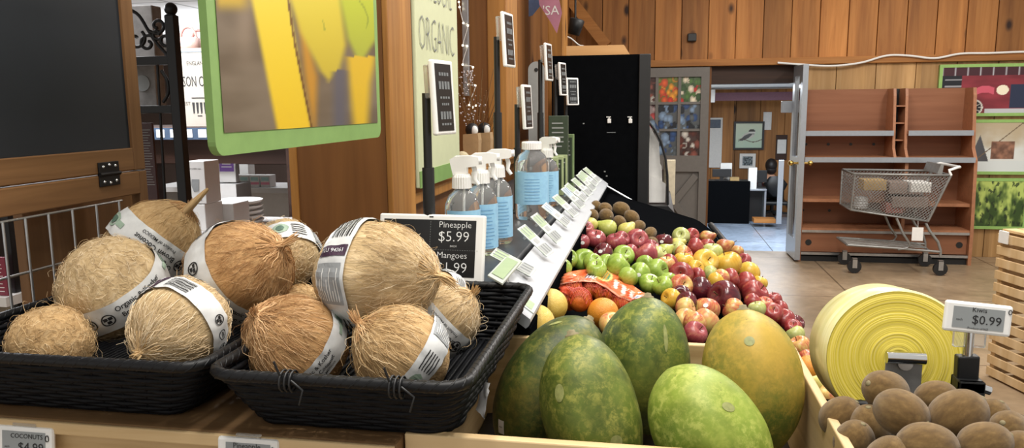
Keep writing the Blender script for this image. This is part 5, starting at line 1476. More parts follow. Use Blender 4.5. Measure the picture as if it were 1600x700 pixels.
        for k in range(9): mk.quad(.61, .70-.03*(k % 3), .17+k*.08, .19+k*.08, 6, 1, plane=lambda u, v: Q(u, v, .0015))
        mk.build('fine_print', M['paper'], gb)
        mk = MB()
        for j in range(8):
            w0 = .26*math.sin(PI*j/8)**.5; w1 = .26*math.sin(PI*(j+1)/8)**.5
            mk.add([Q(.39+.075*j/8, .55-w0), Q(.39+.075*j/8, .55+w0), Q(.39+.075*(j+1)/8, .55+w1), Q(.39+.075*(j+1)/8, .55-w1)], [(0, 1, 2, 3)])
        mk.quad(.365, .393, .45, .65, 3, 2, plane=lambda u, v: Q(u, v)); mk.build('green_emblem', M['greenink'], bo)
        mk = MB()
        for j in range(6):
            w0 = .15*math.sin(PI*j/6)**.5; w1 = .15*math.sin(PI*(j+1)/6)**.5
            mk.add([Q(.405+.04*j/6, .55-w0, .0014), Q(.405+.04*j/6, .55+w0, .0014), Q(.405+.04*(j+1)/6, .55+w1, .0014), Q(.405+.04*(j+1)/6, .55-w1, .0014)], [(0, 1, 2, 3)])
        mk.build('dark_emblem', M['darkgreenink'], bo)
    # fibres
    m = MB()
    def strand(P, r0):
        m.tube(P, [r0*(1-.5*i/(len(P)-1)) for i in range(len(P))], 3, caps=False)
    for i in range(n):
        ph = math.acos(rd.uniform(-.75, 1)); th = rd.uniform(0, 2*PI)
        if band and ph0-.04 < ph < ph1+.04: continue
        P = []; lift = rd.uniform(.0, .0012)+(.003*rd.random()**4)
        a = rd.gauss(0, .18) if comb > .5 else rd.uniform(-PI, PI)
        ln = rd.uniform(.012, .035) if comb > .5 else rd.uniform(.008, .022)
        ok = True; dirc = -1
        for q in range(5):
            P.append(S(ph, th, lift+.0012*math.sin(PI*q/4)))
            st = ln/4/R
            ph = ph+dirc*math.cos(a)*st; th = th+math.sin(a)*st/max(.12, math.sin(ph)); a += rd.gauss(0, .22 if comb > .5 else .5)
            if ph < .03 or (band and ph0-.03 < ph < ph1+.03): break
        if len(P) > 2: strand(P, rd.uniform(.00022, .00042))
    for i in range(wild):                                     # loose flyaway hairs
        ph = math.acos(rd.uniform(-.4, 1)); th = rd.uniform(0, 2*PI); p0 = S(ph, th); nrm = p0.normalized(); tg = Vector((rd.gauss(0, 1), rd.gauss(0, 1), rd.gauss(0, 1))); tg = (tg-nrm*tg.dot(nrm)).normalized()
        h = rd.uniform(.004, .016); l = rd.uniform(.01, .03)
        if band and ph0-.02 < ph < ph1+.02: continue
        strand([p0+tg*l*f+nrm*h*(math.sin(PI*f*.8)) for f in (0, .25, .5, .75, 1)], .00028)
    m.build('fibres', M['fibre_'+tone], t)['kind'] = 'stuff'
    if tuft:
        m = MB(); bend = Vector((rd.gauss(0, .25), rd.gauss(0, .25), 0))
        for i in range(46):
            th = rd.uniform(0, 2*PI); L_ = tuft*R*rd.uniform(.55, 1.15); P = []
            for q in range(4):
                ph = .42*(1-q/4); P.append(S(ph, th+.3*q*rd.uniform(-.3, .3), .001))
            tip = S(0, 0); w = rd.gauss(0, .0022), rd.gauss(0, .0022)
            for q in range(1, 4):
                f = q/3; P.append(tip+Vector((w[0]*(.6+f), w[1]*(.6+f), L_*f))+bend*L_*f*f)
            m.tube(P, [.0007, .0008, .0009, .001, .0011, .0009, .0003], 4, caps=False)
        m.build('stem_tuft', M['fibre_brown' if tone != 'straw' else 'fibre_mid'], t)
    if flap:
        m = MB(); P = [(.10*R, 0, .80*R*el), (.25*R, .05*R, 1.15*R), (.30*R, .10*R, 1.5*R), (.24*R, .12*R, 1.75*R)]
        m.tube(smooth_path([Vector(p) for p in P], 4), [.019-.0011*i for i in range(13)], 8); m.v = [(x, y*.5, z) for x, y, z in m.v]; m.build('husk_flap', M['husk_mid'], t)
    return t, T, S
coconut(178, 450, 79, .98, (-.52, .70, .46), (.42, -.22, .85), 'straw', 'straw coconut at the left with text band curving under its round felted face', comb=0, tuft=0, n=900, u0=.225, seed=1, el=1.0, band=(-.27, .27))
coconut(240, 386, 71, 1.165, (.62, .78, .10), (-.1, .0, 1), 'mid', 'coconut at the back left with a husk flap standing up behind it', flip=True, u0=.25, seed=2, flap=True, tuft=.2, n=350, wild=15, band=(-.22, .34))
coconut(80, 540, 62, .872, (.1, .3, .7), (0, 1, .1), 'mid', 'plain coconut without visible band, lowest at the far left of the basket', band=None, comb=0, tuft=0, n=700, seed=3)
coconut(282, 508, 74, .90, (-.62, -.48, .62), (.5, .3, .8), 'straw', 'coconut with fibres radiating from its stem point, front right of the left basket', flip=True, u0=.975, seed=4, tuft=.2, n=1100, band=(-.28, .20))
coconut(374, 427, 82, 1.055, (.60, .44, .67), (-.6, -.4, .7), 'brown', 'large combed brown coconut with brown stem point facing right, in the left basket', u0=.10, seed=5, tuft=.42, n=1100, band=(-.26, .28))
coconut(446, 395, 52, 1.185, (.15, -.75, .64), (-.05, .6, .75), 'straw', 'shaggy coconut with band across its top before the brown board', flip=True, u0=.44, seed=6, comb=0, tuft=0, n=800, band=(-.34, .24), wild=90)
coconut(464, 540, 79, .915, (-.67, .48, .56), (.62, -.35, .7), 'brown', 'orange brown coconut at the front left of the right basket', u0=.27, seed=7, tuft=.22, n=1300, band=(-.32, .14), wild=60)
coconut(584, 430, 91, .985, (.86, -.02, .50), (-.6, .05, .8), 'straw', 'biggest coconut on top of the right basket with stem pointing right', flip=True, u0=.69, seed=8, tuft=.42, n=1500, el=1.16, band=(-.50, .02), wild=60)
coconut(629, 553, 73, .90, (-.80, .55, .24), (.5, -.3, .8), 'mid', 'coconut with combed fibres and green emblem at the front right of the right basket', u0=.49, seed=9, tuft=.35, n=1200, band=(-.54, -.04), wild=60)
coconut(690, 503, 56, 1.045, (.72, .66, .20), (-.1, -.1, .95), 'straw', 'shaggy coconut with a lilac grey band at the right side of the right basket', flip=True, u0=.25, seed=10, comb=1, tuft=.3, n=900, band=(-.36, .32), wild=110)
coconut(613, 399, 46, 1.13, (.75, -.45, .40), (.1, .8, .5), 'straw', 'coconut hidden behind the biggest one, only its top and band showing', u0=.95, seed=11, tuft=.2, n=500, band=(-.35, .10))
coconut(694, 462, 38, 1.165, (-.75, .1, .6), (.7, .3, .6), 'straw', 'small coconut at the back right corner with a white band end', u0=.47, seed=12, tuft=0, n=400, band=(-.32, .2))
coconut(472, 488, 42, 1.11, (.2, .5, .7), (0, 1, .3), 'mid', 'coconut mostly hidden between the orange brown and the biggest coconuts', band=None, seed=13, tuft=0, n=500)

# ------------------------------------------------------------------ papaya crate
CZT = 1.160
cf0, cf1 = atZ(625, 686, CZT), atZ(1312, 701, CZT); ck = atZ(1240, 546, CZT)
cy0, cy1 = cf0.y, ck.y; cxa, cxb = cf0.x, (cf1.x+ck.x)/2
cy0 = atZ(950, 691, CZT).y
t = thing('papaya_crate', 'pale pine crate holding five papayas in the foreground', 'crate', (cxa, cy0, 1.0))
L = Vector((-cxa, -cy0, -1.0)); TT = Matrix.Translation(L)
m = MB(TT); m.box(cxa, cxb+.012, cy0-.014, cy0, 1.00, CZT, .002); m.build('front_board', M['pine'], t)
m = MB(TT); m.box(cxa, cxb+.012, cy1, cy1+.014, 1.00, CZT, .002); m.build('back_board', M['pine'], t)
m = MB(TT); m.box(cxb, cxb+.012, cy0, cy1, 1.00, CZT-.0005, .002); m.build('right_board', M['piney'], t)
m = MB(TT); m.box(cxa, cxa+.012, cy0, cy1, 1.00, CZT-.0005, .002); m.build('left_board', M['piney'], t)
m = MB(TT); m.box(cxa+.012, cxb, cy0, cy1, 1.00, 1.012); m.build('bottom', M['pine'], t)
m = MB(TT)
nx, ny = 24, 16; vs = []
for j in range(ny+1):
    for i in range(nx+1):
        x = cxa+.014+(cxb-cxa-.016)*i/nx; y = cy0+.002+(cy1-cy0-.004)*j/ny; vs.append((x, y, 1.016+.010*abs(mnoise.noise(Vector((x*14, y*14, 0))))))
m.add(vs, [(j*(nx+1)+i, j*(nx+1)+i+1, (j+1)*(nx+1)+i+1, (j+1)*(nx+1)+i) for j in range(ny) for i in range(nx)], True)
m.build('dark_liner', plain('black_liner', '141516', .35, bump=.4), t)
t2 = thing('produce_stand', 'dark stand carrying the papaya crate', 'stand', (cxa, cy0, 0))
m = MB(Matrix.Translation((-cxa, -cy0, 0))); m.box(cxa+.005, cxb, cy0+.01, cy1+.01, .96, .9995, .003); m.build('top', M['blackmat'], t2)
for a in (cxa+.01, cxb-.06):
    for b in (cy0+.02, cy1-.05):
        m = MB(Matrix.Translation((-cxa, -cy0, 0))); m.box(a, a+.045, b, b+.045, 0, .96); m.build('leg', M['blackmat'], t2)

def papaya_mat(name, dark, mid, light, blush, amt, ripe):
    t = NT(name); co = t.coord()
    n = t.noise(co, 16, 3, .55, .3); f = t.noise(co, 95, 8, .78, .3); g = t.noise(co, 7, 3, .5)
    r = t.ramp(n, 0, [(.38, dark), (.60, mid)])
    fm = t.ramp(f, 0, [(.46, (0, 0, 0)), (.60, (.85, .85, .85))]); n3 = t.noise(co, 34, 4, .6); gm_ = t.ramp(n3, 0, [(.40, (.25, .25, .25)), (.60, (1, 1, 1))])
    fm2 = t.mix(None, (fm, 0), (gm_, 0), 'MULTIPLY', 1.0)
    m = t.mix((fm2, 2), (r, 0), light)
    # ripening towards one end, broken up by noise
    sep = t.node('ShaderNodeSeparateXYZ'); t.l(co, 0, sep, 0)
    rp_ = t.node('ShaderNodeMapRange'); rp_.inputs[1].default_value = ripe[0]; rp_.inputs[2].default_value = ripe[1]; rp_.inputs[3].default_value = .18; rp_.inputs[4].default_value = -.22; t.l(sep, 'Z', rp_, 0)
    ad = t.node('ShaderNodeMath', operation='ADD'); t.l(g, 0, ad, 0); t.l(rp_, 0, ad, 1)
    ad2 = t.node('ShaderNodeMath', operation='MULTIPLY_ADD'); ad2.inputs[1].default_value = .35; t.l(f, 0, ad2, 0); t.l(ad, 0, ad2, 2)
    bl = t.ramp(ad2, 0, [(.58, (0, 0, 0)), (.85, (amt, amt, amt))])
    m2 = t.mix((bl, 0), (m, 2), blush)
    sp = t.node('ShaderNodeTexVoronoi'); sp.inputs['Scale'].default_value = 70; t.l(co, 0, sp, 'Vector')
    sr = t.ramp(sp, 'Distance', [(.05, (1, 1, 1)), (.11, (0, 0, 0))]); gate = t.ramp(t.noise(co, 24, 2), 0, [(.58, (0, 0, 0)), (.68, (.6, .6, .6))])
    gm = t.mix(None, (sr, 0), (gate, 0), 'MULTIPLY', 1.0); m3 = t.mix((gm, 2), (m2, 2), '3f3a1c')
    t.bump(f, 0, .08, .002)
    return t.out(m3, 2, .46, 0, .3)
PP = [(0, 0), (.012, .16), (.04, .36), (.10, .60), (.20, .81), (.33, .95), (.47, 1), (.62, .965), (.76, .82), (.87, .60), (.95, .34), (.985, .16), (1, 0)]
def papaya(top, bot, R, mat, lab, seed, stem=True, marks=(), flat=1.0):
    a, b = atY(*top), atY(*bot); L = (b-a).length
    T = frame(a, RT, b-a)
    t = thing('papaya', lab, 'papaya', mat=T, group='papayas in the pine crate')
    P = smooth_path([Vector((r*R, 0, z*L)) for z, r in PP], 4); N = 56
    m = MB(); vs = []; fs = []
    rows = [(p.x, p.z) for p in P]
    m.lathe([(max(r, 0) if 0 < i < len(rows)-1 else 0, z) for i, (r, z) in enumerate(rows)], N)
    out = []
    for x, y, z in m.v:
        th = math.atan2(y, x); k = 1+.028*math.cos(5*th+seed)*math.sin(PI*max(0, min(1, z/L)))+.035*mnoise.noise(Vector((x*9, y*9, z*7+seed*4)))
        bend = .10*R*math.sin(PI*max(0, min(1, z/L)))*math.cos(seed); out.append((x*k+bend, y*k, z))
    m.v = out; bod = m.build('body', mat, t)
    if stem:
        m = MB(); m.lathe([(0, .005), (.011, .005), (.009, .0), (.006, -.001), (.005, -.005), (0, -.006)], 12); m.build('stem_scar', M['stemgrey'], t)
    bpy.context.view_layer.update()
    from mathutils.bvhtree import BVHTree
    bv = BVHTree.FromPolygons([T @ Vector(v.co) for v in bod.data.vertices], [p.vertices[:] for p in bod.data.polygons])
    Ti = T.inverted()
    for (px, py, w, h, mt, nm) in marks:
        loc, nr, _, d = bv.ray_cast(EYE, ray(px, py).normalized())
        if not loc: continue
        s = mpp(loc); f = frame(loc, RT, nr); m = MB(Ti @ f)
        nn_ = 7; vs = []
        for j in range(nn_):
            for i in range(nn_):
                x = (i/(nn_-1)*2-1); y = (j/(nn_-1)*2-1)
                if mt != 'paper': x, y = x*math.sqrt(1-y*y/2), y*math.sqrt(1-x*x/2)
                q = f @ Vector((x*w*s/2, y*h*s/2, .02)); l2, n2, _, _ = bv.ray_cast(q, -nr)
                vs.append(f.inverted() @ ((l2 or q)+(n2 or nr)*.0006))
        m.add(vs, [(j*nn_+i, j*nn_+i+1, (j+1)*nn_+i+1, (j+1)*nn_+i) for j in range(nn_-1) for i in range(nn_-1)], True); k = m.build(nm, M[mt], t)
        if nm == 'sticker':
            m = MB(Ti @ f @ Matrix.Translation((0, 0, .0011))); m.text('4394', w*s*.28); m.build('lettering', M['ink'], k)
M['stemgrey'] = plain('dry_stem', '7d7355', .8, var=.3, scale=90); M['scar'] = plain('pale_scar', '868a52', .5, var=.25, scale=120); M['greensticker'] = plain('green_ring_sticker', '2f7d4a', .4)
pm = lambda *a: papaya_mat('papaya_skin', *a)
papaya((921, 499, 1.13), (790, 712, 1.035), .073, pm('2f3a1b', '465425', '727034', '6e5a24', .8, (.26, .05)), 'dark olive papaya leaning at the left side of the crate', 1, True, ((783, 667, 13, 22, 'paper', 'sticker'), (868, 505, 22, 7, 'scar', 'scar')))
papaya((893, 522, .98), (966, 775, .915), .063, pm('46531f', '5f6d2b', '969446', '6f6130', .7, (.30, .10)), 'upright green papaya in front, second from the left', 2, True, ((874, 614, 18, 28, 'scar', 'scar'), (963, 690, 20, 20, 'scar', 'scar')))
papaya((1012, 463, 1.19), (1013, 680, 1.14), .070, pm('3d4c20', '55662b', '8e9040', '7d7d36', .5, (.2, .0)), 'green papaya at the back in the middle of the crate', 3, True, ((1040, 528, 7, 44, 'scar', 'scar'), (957, 562, 16, 26, 'greensticker', 'round_sticker')))
papaya((1042, 577, .965), (1188, 785, .895), .066, pm('587024', '789034', 'b0b862', '9aa044', .5, (.0, .3)), 'bright green papaya lying in front at the right', 4, False, ((1138, 636, 22, 16, 'scar', 'scar'),))
papaya((1161, 482, 1.13), (1184, 722, 1.07), .070, pm('59682a', '757c34', 'b0a048', 'b8963e', .8, (.06, .20)), 'yellowing papaya at the back right of the crate', 5, True, ((1171, 533, 16, 16, 'scar', 'scar'),))
m = MB(); c = atZ(1036, 460, atY(1012, 461, 1.13).z+.004)
# pale plastic bag end between basket and papaya
pts = [atY(752, 590, 1.0), atY(745, 640, .97), atY(757, 655, .95), atY(765, 600, .99)]
tag_bag = MB(); vs = []
for j in range(9):
    for i in range(5):
        p = pts[0].lerp(pts[1], j/8).lerp(pts[3].lerp(pts[2], j/8), i/4); vs.append(p+Vector((.003*mnoise.noise(Vector((i, j*1.3, 2))), .01*mnoise.noise(Vector((i*1.1, j, 5))), 0)))
tag_bag.add(vs, [(j*5+i, j*5+i+1, (j+1)*5+i+1, (j+1)*5+i) for j in range(8) for i in range(4)], True)
tag(tag_bag.build('plastic_bag', M['clear']), 'scrap of pale plastic bag tucked between basket and dark olive papaya', 'bag')

# ------------------------------------------------------------------ kiwi stand, basket, roll of bags
t = thing('side_stand', 'dark stand under the kiwi basket and the roll of yellow bags', 'stand', (.5, .9, 0))
KZ = 1.075; kx0 = cxb+.02
m = MB(Matrix.Translation((-.5, -.9, 0))); m.box(kx0, .49, .66, 1.262, KZ-.03, KZ, .004); m.build('top', M['blackmat'], t)
for a in (kx0+.01, .435):
    for b in (.68, 1.21): m = MB(Matrix.Translation((-.5, -.9, 0))); m.box(a, a+.045, b, b+.045, 0, KZ-.03); m.build('leg', M['blackmat'], t)
wicker('kiwi_basket', 'black wicker basket of kiwis in the right foreground', kx0+.005, .475, .70, 1.065, KZ+.001, 1.148, .02, 7, rim=.0075)
def kiwi_mat():
    t = NT('kiwi_skin'); co = t.coord(); n = t.noise(t.coord((1, 1, .5)), 3.2, 4, .6); f = t.noise(co, 45, 6, .8, .4)
    r = t.ramp(n, 0, [(.3, '5c4626'), (.5, '705833'), (.7, '846b43')]); r2 = t.ramp(f, 0, [(.3, (.72, .70, .66)), (.7, (1.15, 1.12, 1.08))])
    m = t.mix(None, (r, 0), (r2, 0), 'MULTIPLY', 1.0); t.bump(f, 0, .35, .02)
    t.b.inputs['Sheen Weight'].default_value = .25; t.b.inputs['Sheen Roughness'].default_value = .5
    return t.out(m, 2, .8, 0, .2)
M['kiwi'] = kiwi_mat()
def kiwi_proto():
    m = MB(); m.sphere((0, 0, 0), (1, 1, 1.22), 32, 22)
    m.v = [(x*(1+.04*mnoise.noise(Vector((x, y, z)))), y*(.96+.04*mnoise.noise(Vector((y, z, x)))), z) for x, y, z in m.v]
    me = m.build('skin', M['kiwi']).data
    m = MB(); m.lathe([(0, 1.26), (.05, 1.26), (.10, 1.235), (.16, 1.20), (.10, 1.17), (0, 1.17)], 12); e = m.build('stem_end', M['stemgrey']).data
    for n_ in ('skin', 'stem_end'):
        o = bpy.data.objects[n_]; bpy.data.objects.remove(o)
    return me, e
KME, KEE = kiwi_proto()
def instance(nm, me, parent):
    o = bpy.data.objects.new(nm, me); COL.objects.link(o); o.parent = parent; return o
def kiwi(c, R, axis, lab, group, roll=(0, 0, 1)):
    T = frame(c, roll if abs(Vector(roll).normalized().dot(Vector(axis).normalized())) < .95 else (1, 0, 0), axis) @ Matrix.Diagonal((R, R, R, 1))
    t = thing('kiwi', lab, 'kiwi', mat=T, group=group); instance('skin', KME, t); instance('stem_end', KEE, t)
    return t
G = 'kiwis in the foreground basket'
for (px, py, r, Y, ax, lab) in (
    (1384, 611, 32, .985, (-.8, .35, .3), 'kiwi topmost in the foreground heap, against the steel bracket'),
    (1408, 645, 36, .90, (.5, -.2, .9), 'kiwi with its stem end facing front, below the topmost one'),
    (1496, 650, 39, .89, (.7, .6, .2), 'big kiwi on the heap below the kiwi price label'),
    (1462, 622, 27, 1.0, (.8, .3, .2), 'kiwi half hidden behind, between the steel bracket and the price clip'),
    (1313, 651, 29, .985, (.6, .7, .3), 'kiwi at the left end beside the crate, upper one'),
    (1359, 668, 31, .965, (-.2, .9, .3), 'kiwi in shadow below and left of the stem faced kiwi'),
    (1334, 690, 30, .93, (.2, .8, .4), 'kiwi at the left end beside the crate, lower one'),
    (1448, 698, 38, .83, (.9, .1, .3), 'kiwi cut by the bottom edge, centre of the front row'),
    (1538, 694, 34, .83, (.8, .4, .3), 'kiwi cut by the bottom edge, right of the big kiwi'),
    (1578, 672, 30, .93, (-.6, .4, .5), 'kiwi at the right end beside the basket rim'),
    (1548, 654, 27, .99, (.3, .8, .3), 'kiwi behind the big kiwi under the price clip'),
    (1590, 712, 34, .85, (.3, .8, .3), 'kiwi in the bottom right corner of the photograph'),
    (1389, 722, 36, .83, (.3, .8, .3), 'kiwi cut by the bottom edge, left in the front row')):
    c = atY(px, py, Y); kiwi(c, r*mpp(c), scr(*ax), lab, G)

# roll of yellow produce bags on its steel holder
def roll_mat():
    t = NT('yellow_bag_roll_face'); tc = t.node('ShaderNodeTexCoord'); sp = t.node('ShaderNodeVectorMath', operation='MULTIPLY'); sp.inputs[1].default_value = (1, 1, 0); t.l(tc, 'Object', sp, 0)
    ln = t.node('ShaderNodeVectorMath', operation='LENGTH'); t.l(sp, 0, ln, 0)
    n = t.node('ShaderNodeTexNoise', noise_dimensions='1D'); n.inputs['Scale'].default_value = 420; n.inputs['Detail'].default_value = 4; t.l(ln, 'Value', n, 'W')
    r = t.ramp(n, 0, [(.3, 'd3bf3c'), (.5, 'dfcc50'), (.7, 'ead978')]); t.bump(n, 0, .5, .002); return t.out(r, 0, .35, 0, .5)
def roll_side():
    t = NT('yellow_bag_film'); n = t.noise(t.coord((8, 8, 60)), 1.2, 4); r = t.ramp(n, 0, [(.3, 'c9c27c'), (.55, 'd8d29a'), (.75, 'e4e0ba')]); return t.out(r, 0, .28, 0, .5)
M['plate'] = plain('satin_steel_plate', '9a9a9a', .5, .5, var=.2); M['rollface'] = roll_mat(); M['rollside'] = roll_side()
fc = atY(1404, 562, 1.13); bk = atY(1369, 543, 1.235)
zax = fc-bk; th = zax.length; zax.normalize()
T = frame(fc, (1, 0, 0), zax)
R_ = 110*mpp(fc)
t = thing('bag_roll', 'large roll of yellow produce bags on a steel holder behind the kiwis', 'bag roll', mat=T)
m = MB(); N = 72
m.lathe([(R_-.004, -th), (R_, -th+.004), (R_, -.004), (R_-.003, -.001)], N); m.build('outer_film', M['rollside'], t)
rr = [(.011, -.004)]
q = .011
rr_ = random.Random(3)
while q < R_-.004:
    q += rr_.uniform(.0015, .004); rr.append((min(q, R_-.003), rr_.uniform(-.0012, .0006)))
m = MB(); m.lathe(rr, N); m.build('face', M['rollface'], t)
m = MB(); m.lathe([(.018, -th), (R_-.004, -th)], N); m.build('back_face', M['rollface'], t)
m = MB(); m.lathe([(.014, -th-.005), (.0185, -th-.005), (.0185, -.02), (.014, -.02), (.014, -th-.005)], 24); m.build('core', M['paper'], t)
h = thing('roll_holder', 'shiny steel bracket holding the roll of yellow bags', 'bracket', (fc.x, fc.y, KZ))
m = MB(); c = Vector((0, 0, fc.z-KZ)); m.tube([c-zax*(th+.03), c+zax*.03], .010, 14); m.build('axle', M['steel'], h)
Fw = Vector((zax.x, zax.y, 0)).normalized(); Sd = Vector((-Fw.y, Fw.x, 0))
if Sd.x < 0: Sd = -Sd
Zu = Vector((0, 0, 1))
tp_ = c+Zu*.012
m = MB(); o_ = Fw*.022
m.obox((c+o_+Zu*.0)*1+Zu*(-(c.z)/2+.004), Sd, Fw, Zu, .024, .0015, c.z/2, .0005); m.build('front_plate', M['plate'], h)
m = MB(); m.tube([tp_+o_*1.0-Sd*.025+Fw*.006+Zu*.0, tp_+o_*1.0+Sd*.025+Fw*.006], .0085, 18); m.build('curled_end', M['chrome'], h)
m = MB(); m.obox(c-Fw*(th+.025)+Zu*(-c.z/2+.004), Sd, Fw, Zu, .024, .0015, c.z/2, .0005); m.build('back_plate', M['steel'], h)
m = MB(); m.obox(Vector((0, 0, .0015))-Fw*(th/2), Sd, Fw, Zu, .03, th/2+.03, .0014); m.build('foot_plate', M['steel'], h)

# kiwi price label on its clip
Y = 1.075; c = atY(1529, 498, Y)
t = thing('kiwi_price_label', 'white price label reading kiwis 0.99 on a black clip stand', 'price label', c)
s_ = mpp(c); w, h_ = 104*s_, 53*s_
rt = (RT*1+UP*-.10+BK*.12); T = faceT((0, 0, 0), rt, (0, .12, 1))
e_label(w*.96, h_*.92, False, T, t, [('Kiwis', .000, h_*.25, .0085, 'CENTER'), ('$0.99', .010, -.002, .0165, 'CENTER'), ('each', -.024, -.003, .0045, 'CENTER'), ('Produce of NZ', .0, -h_*.30, .0042, 'CENTER')], .008, .0065, .010)
m = MB(T); m.tube([(w*.43+.0020*math.sin(2*PI*k/12), h_*.28+.003*math.cos(2*PI*k/12), .0008) for k in range(12)], .0005, 5, True); m.build('drop_mark', M['ink'], t)
cl = atY(1519, 540, Y)-c; b0 = atY(1511, 606, Y+.005)-c; b1 = atY(1514, 557, Y)-c; pn = atY(1514, 545, Y)-c
m = MB(); m.box(cl.x-.022, cl.x+.018, .002, .010, cl.z-.004, -h_*.4, .002); m.build('clear_bracket', M['acry'], t)
m = MB(); m.bar((b1.x, .006, b1.z-.01), (b1.x, .006, -h_*.42), .0065, 12); m.build('pin', M['chrome'], t)
m = MB(); dz = (b1-b0).normalized(); m.obox((b0+b1)/2+Vector((0, .006, 0)), dz.cross(Vector((0, 1, 0))).normalized(), Vector((0, 1, 0)), dz, .0135, .008, (b1-b0).length/2, .002); m.build('clip_body', M['black'], t)
m = MB(); rz = 1.148-c.z; m.box(b0.x-.016, b0.x+.016, -.013, -.004, rz-.03, b0.z+.014, .002); m.box(b0.x-.016, b0.x+.016, .012, .02, rz-.03, b0.z+.014, .002); m.box(b0.x-.016, b0.x+.016, -.013, .02, b0.z-.002, b0.z+.014, .002); m.build('clamp', M['black'], t)
m = MB(); g_ = atY(1541, 612, Y)-c; m.bar((b0.x+.014, .004, b0.z+.002), (g_.x+.006, .004, g_.z), .006, 12); m.build('clamp_screw', M['chrome'], t)

# ================================================================== FRUIT
def drop(x, y):
    xx = x+.195
    d = .405+.30*xx if xx < .40 else .405+.12+.75*(xx-.40)
    return d-.055*sst(2.2, 2.9, y)
def on_heap(px, py, lift=0.0):
    d = ray(px, py); lo, hi = .9, 4.5
    for _ in range(50):
        mid = (lo+hi)/2; p = EYE+d*(mid/d.y)
        if p.z > CAM_H-drop(p.x, p.y)+lift: lo = mid
        else: hi = mid
    return EYE+d*(lo/d.y)
# bin under the fruit
BXL, BXR = -.20, .42
t = thing('fruit_bin', 'black sloping display bin under the heaped fruit', 'bin', (.1, 1.25, 0))
TT = Matrix.Translation((-.1, -1.25, 0))
def xr_(y): return .42 if y < 2.3 else .42-.16*(y-2.3)/1.23
m = MB(TT); nx, ny = 20, 30; vs = []
for j in range(ny+1):
    y = 1.275+(3.53-1.275)*j/ny
    for i in range(nx+1):
        x = BXL+(xr_(y)-BXL)*i/nx; vs.append((x, y, CAM_H-drop(x, y)-.048))
nb = len(vs)
fs = [(j*(nx+1)+i, j*(nx+1)+i+1, (j+1)*(nx+1)+i+1, (j+1)*(nx+1)+i) for j in range(ny) for i in range(nx)]
vs += [(x, y, z-.03) for x, y, z in vs]
fs += [tuple(nb+i for i in f[::-1]) for f in fs]
ed = [i for i in range(nx+1)]+[(j+1)*(nx+1)-1 for j in range(1, ny+1)]+[ny*(nx+1)+i for i in range(nx-1, -1, -1)]+[j*(nx+1) for j in range(ny-1, 0, -1)]
fs += [(ed[k], ed[(k+1) % len(ed)], nb+ed[(k+1) % len(ed)], nb+ed[k]) for k in range(len(ed))]
m.add(vs, fs, True); m.build('sloping_tray', M['blackmat'], t)
m = MB(TT); P = [(xr_(y)+.004, y, CAM_H-drop(xr_(y), y)-.030) for y in [1.29+2.24*j/30 for j in range(31)]]
m.tube(P, .014, 8); m.build('front_lip', M['black'], t)
m = MB(TT); m.box(BXL+.01, .24, 1.3, 3.5, 0, .78); m.build('cabinet', M['blackmat'], t)
m = MB(TT); m.prism([(BXL, .78), (BXL, 1.06), (.24, .93), (.24, .78)], 1.28, 3.5, 'xz'); m.build('slope_support', M['blackmat'], t)

def fruitmat(name, stops, rough=.3, streak=(9, 9, .9), sc=1.0, spots=None, blush=None, spec=.5):
    t = NT(name); oi = t.node('ShaderNodeObjectInfo'); tc = t.node('ShaderNodeTexCoord')
    sc_ = t.node('ShaderNodeVectorMath', operation='SCALE'); cmb = t.node('ShaderNodeCombineXYZ'); t.l(oi, 'Random', cmb, 0); t.l(oi, 'Random', cmb, 2); sc_.inputs['Scale'].default_value = 23; t.l(cmb, 0, sc_, 0)
    ad = t.node('ShaderNodeVectorMath', operation='ADD'); t.l(tc, 'Object', ad, 0); t.l(sc_, 0, ad, 1)
    mp = t.node('ShaderNodeMapping'); mp.inputs['Scale'].default_value = streak; t.l(ad, 0, mp, 0)
    n = t.noise(mp, .7*sc, 4, .6); big = t.noise(ad, 1.0, 2, .5)
    mx = t.node('ShaderNodeMath', operation='MULTIPLY_ADD'); mx.inputs[1].default_value = .45; t.l(n, 0, mx, 0)
    m2 = t.node('ShaderNodeMath', operation='MULTIPLY'); m2.inputs[1].default_value = .55; t.l(big, 0, m2, 0); t.l(m2, 0, mx, 2)
    r = t.ramp(mx, 0, stops); last = (r, 0)
    if spots:
        v = t.node('ShaderNodeTexVoronoi'); v.inputs['Scale'].default_value = 13; t.l(ad, 0, v, 'Vector'); sr = t.ramp(v, 'Distance', [(.06, (.7, .7, .7)), (.12, (0, 0, 0))]); k = t.mix((sr, 0), last, spots); last = (k, 2)
    return t.out(last[0], last[1], rough, 0, spec)
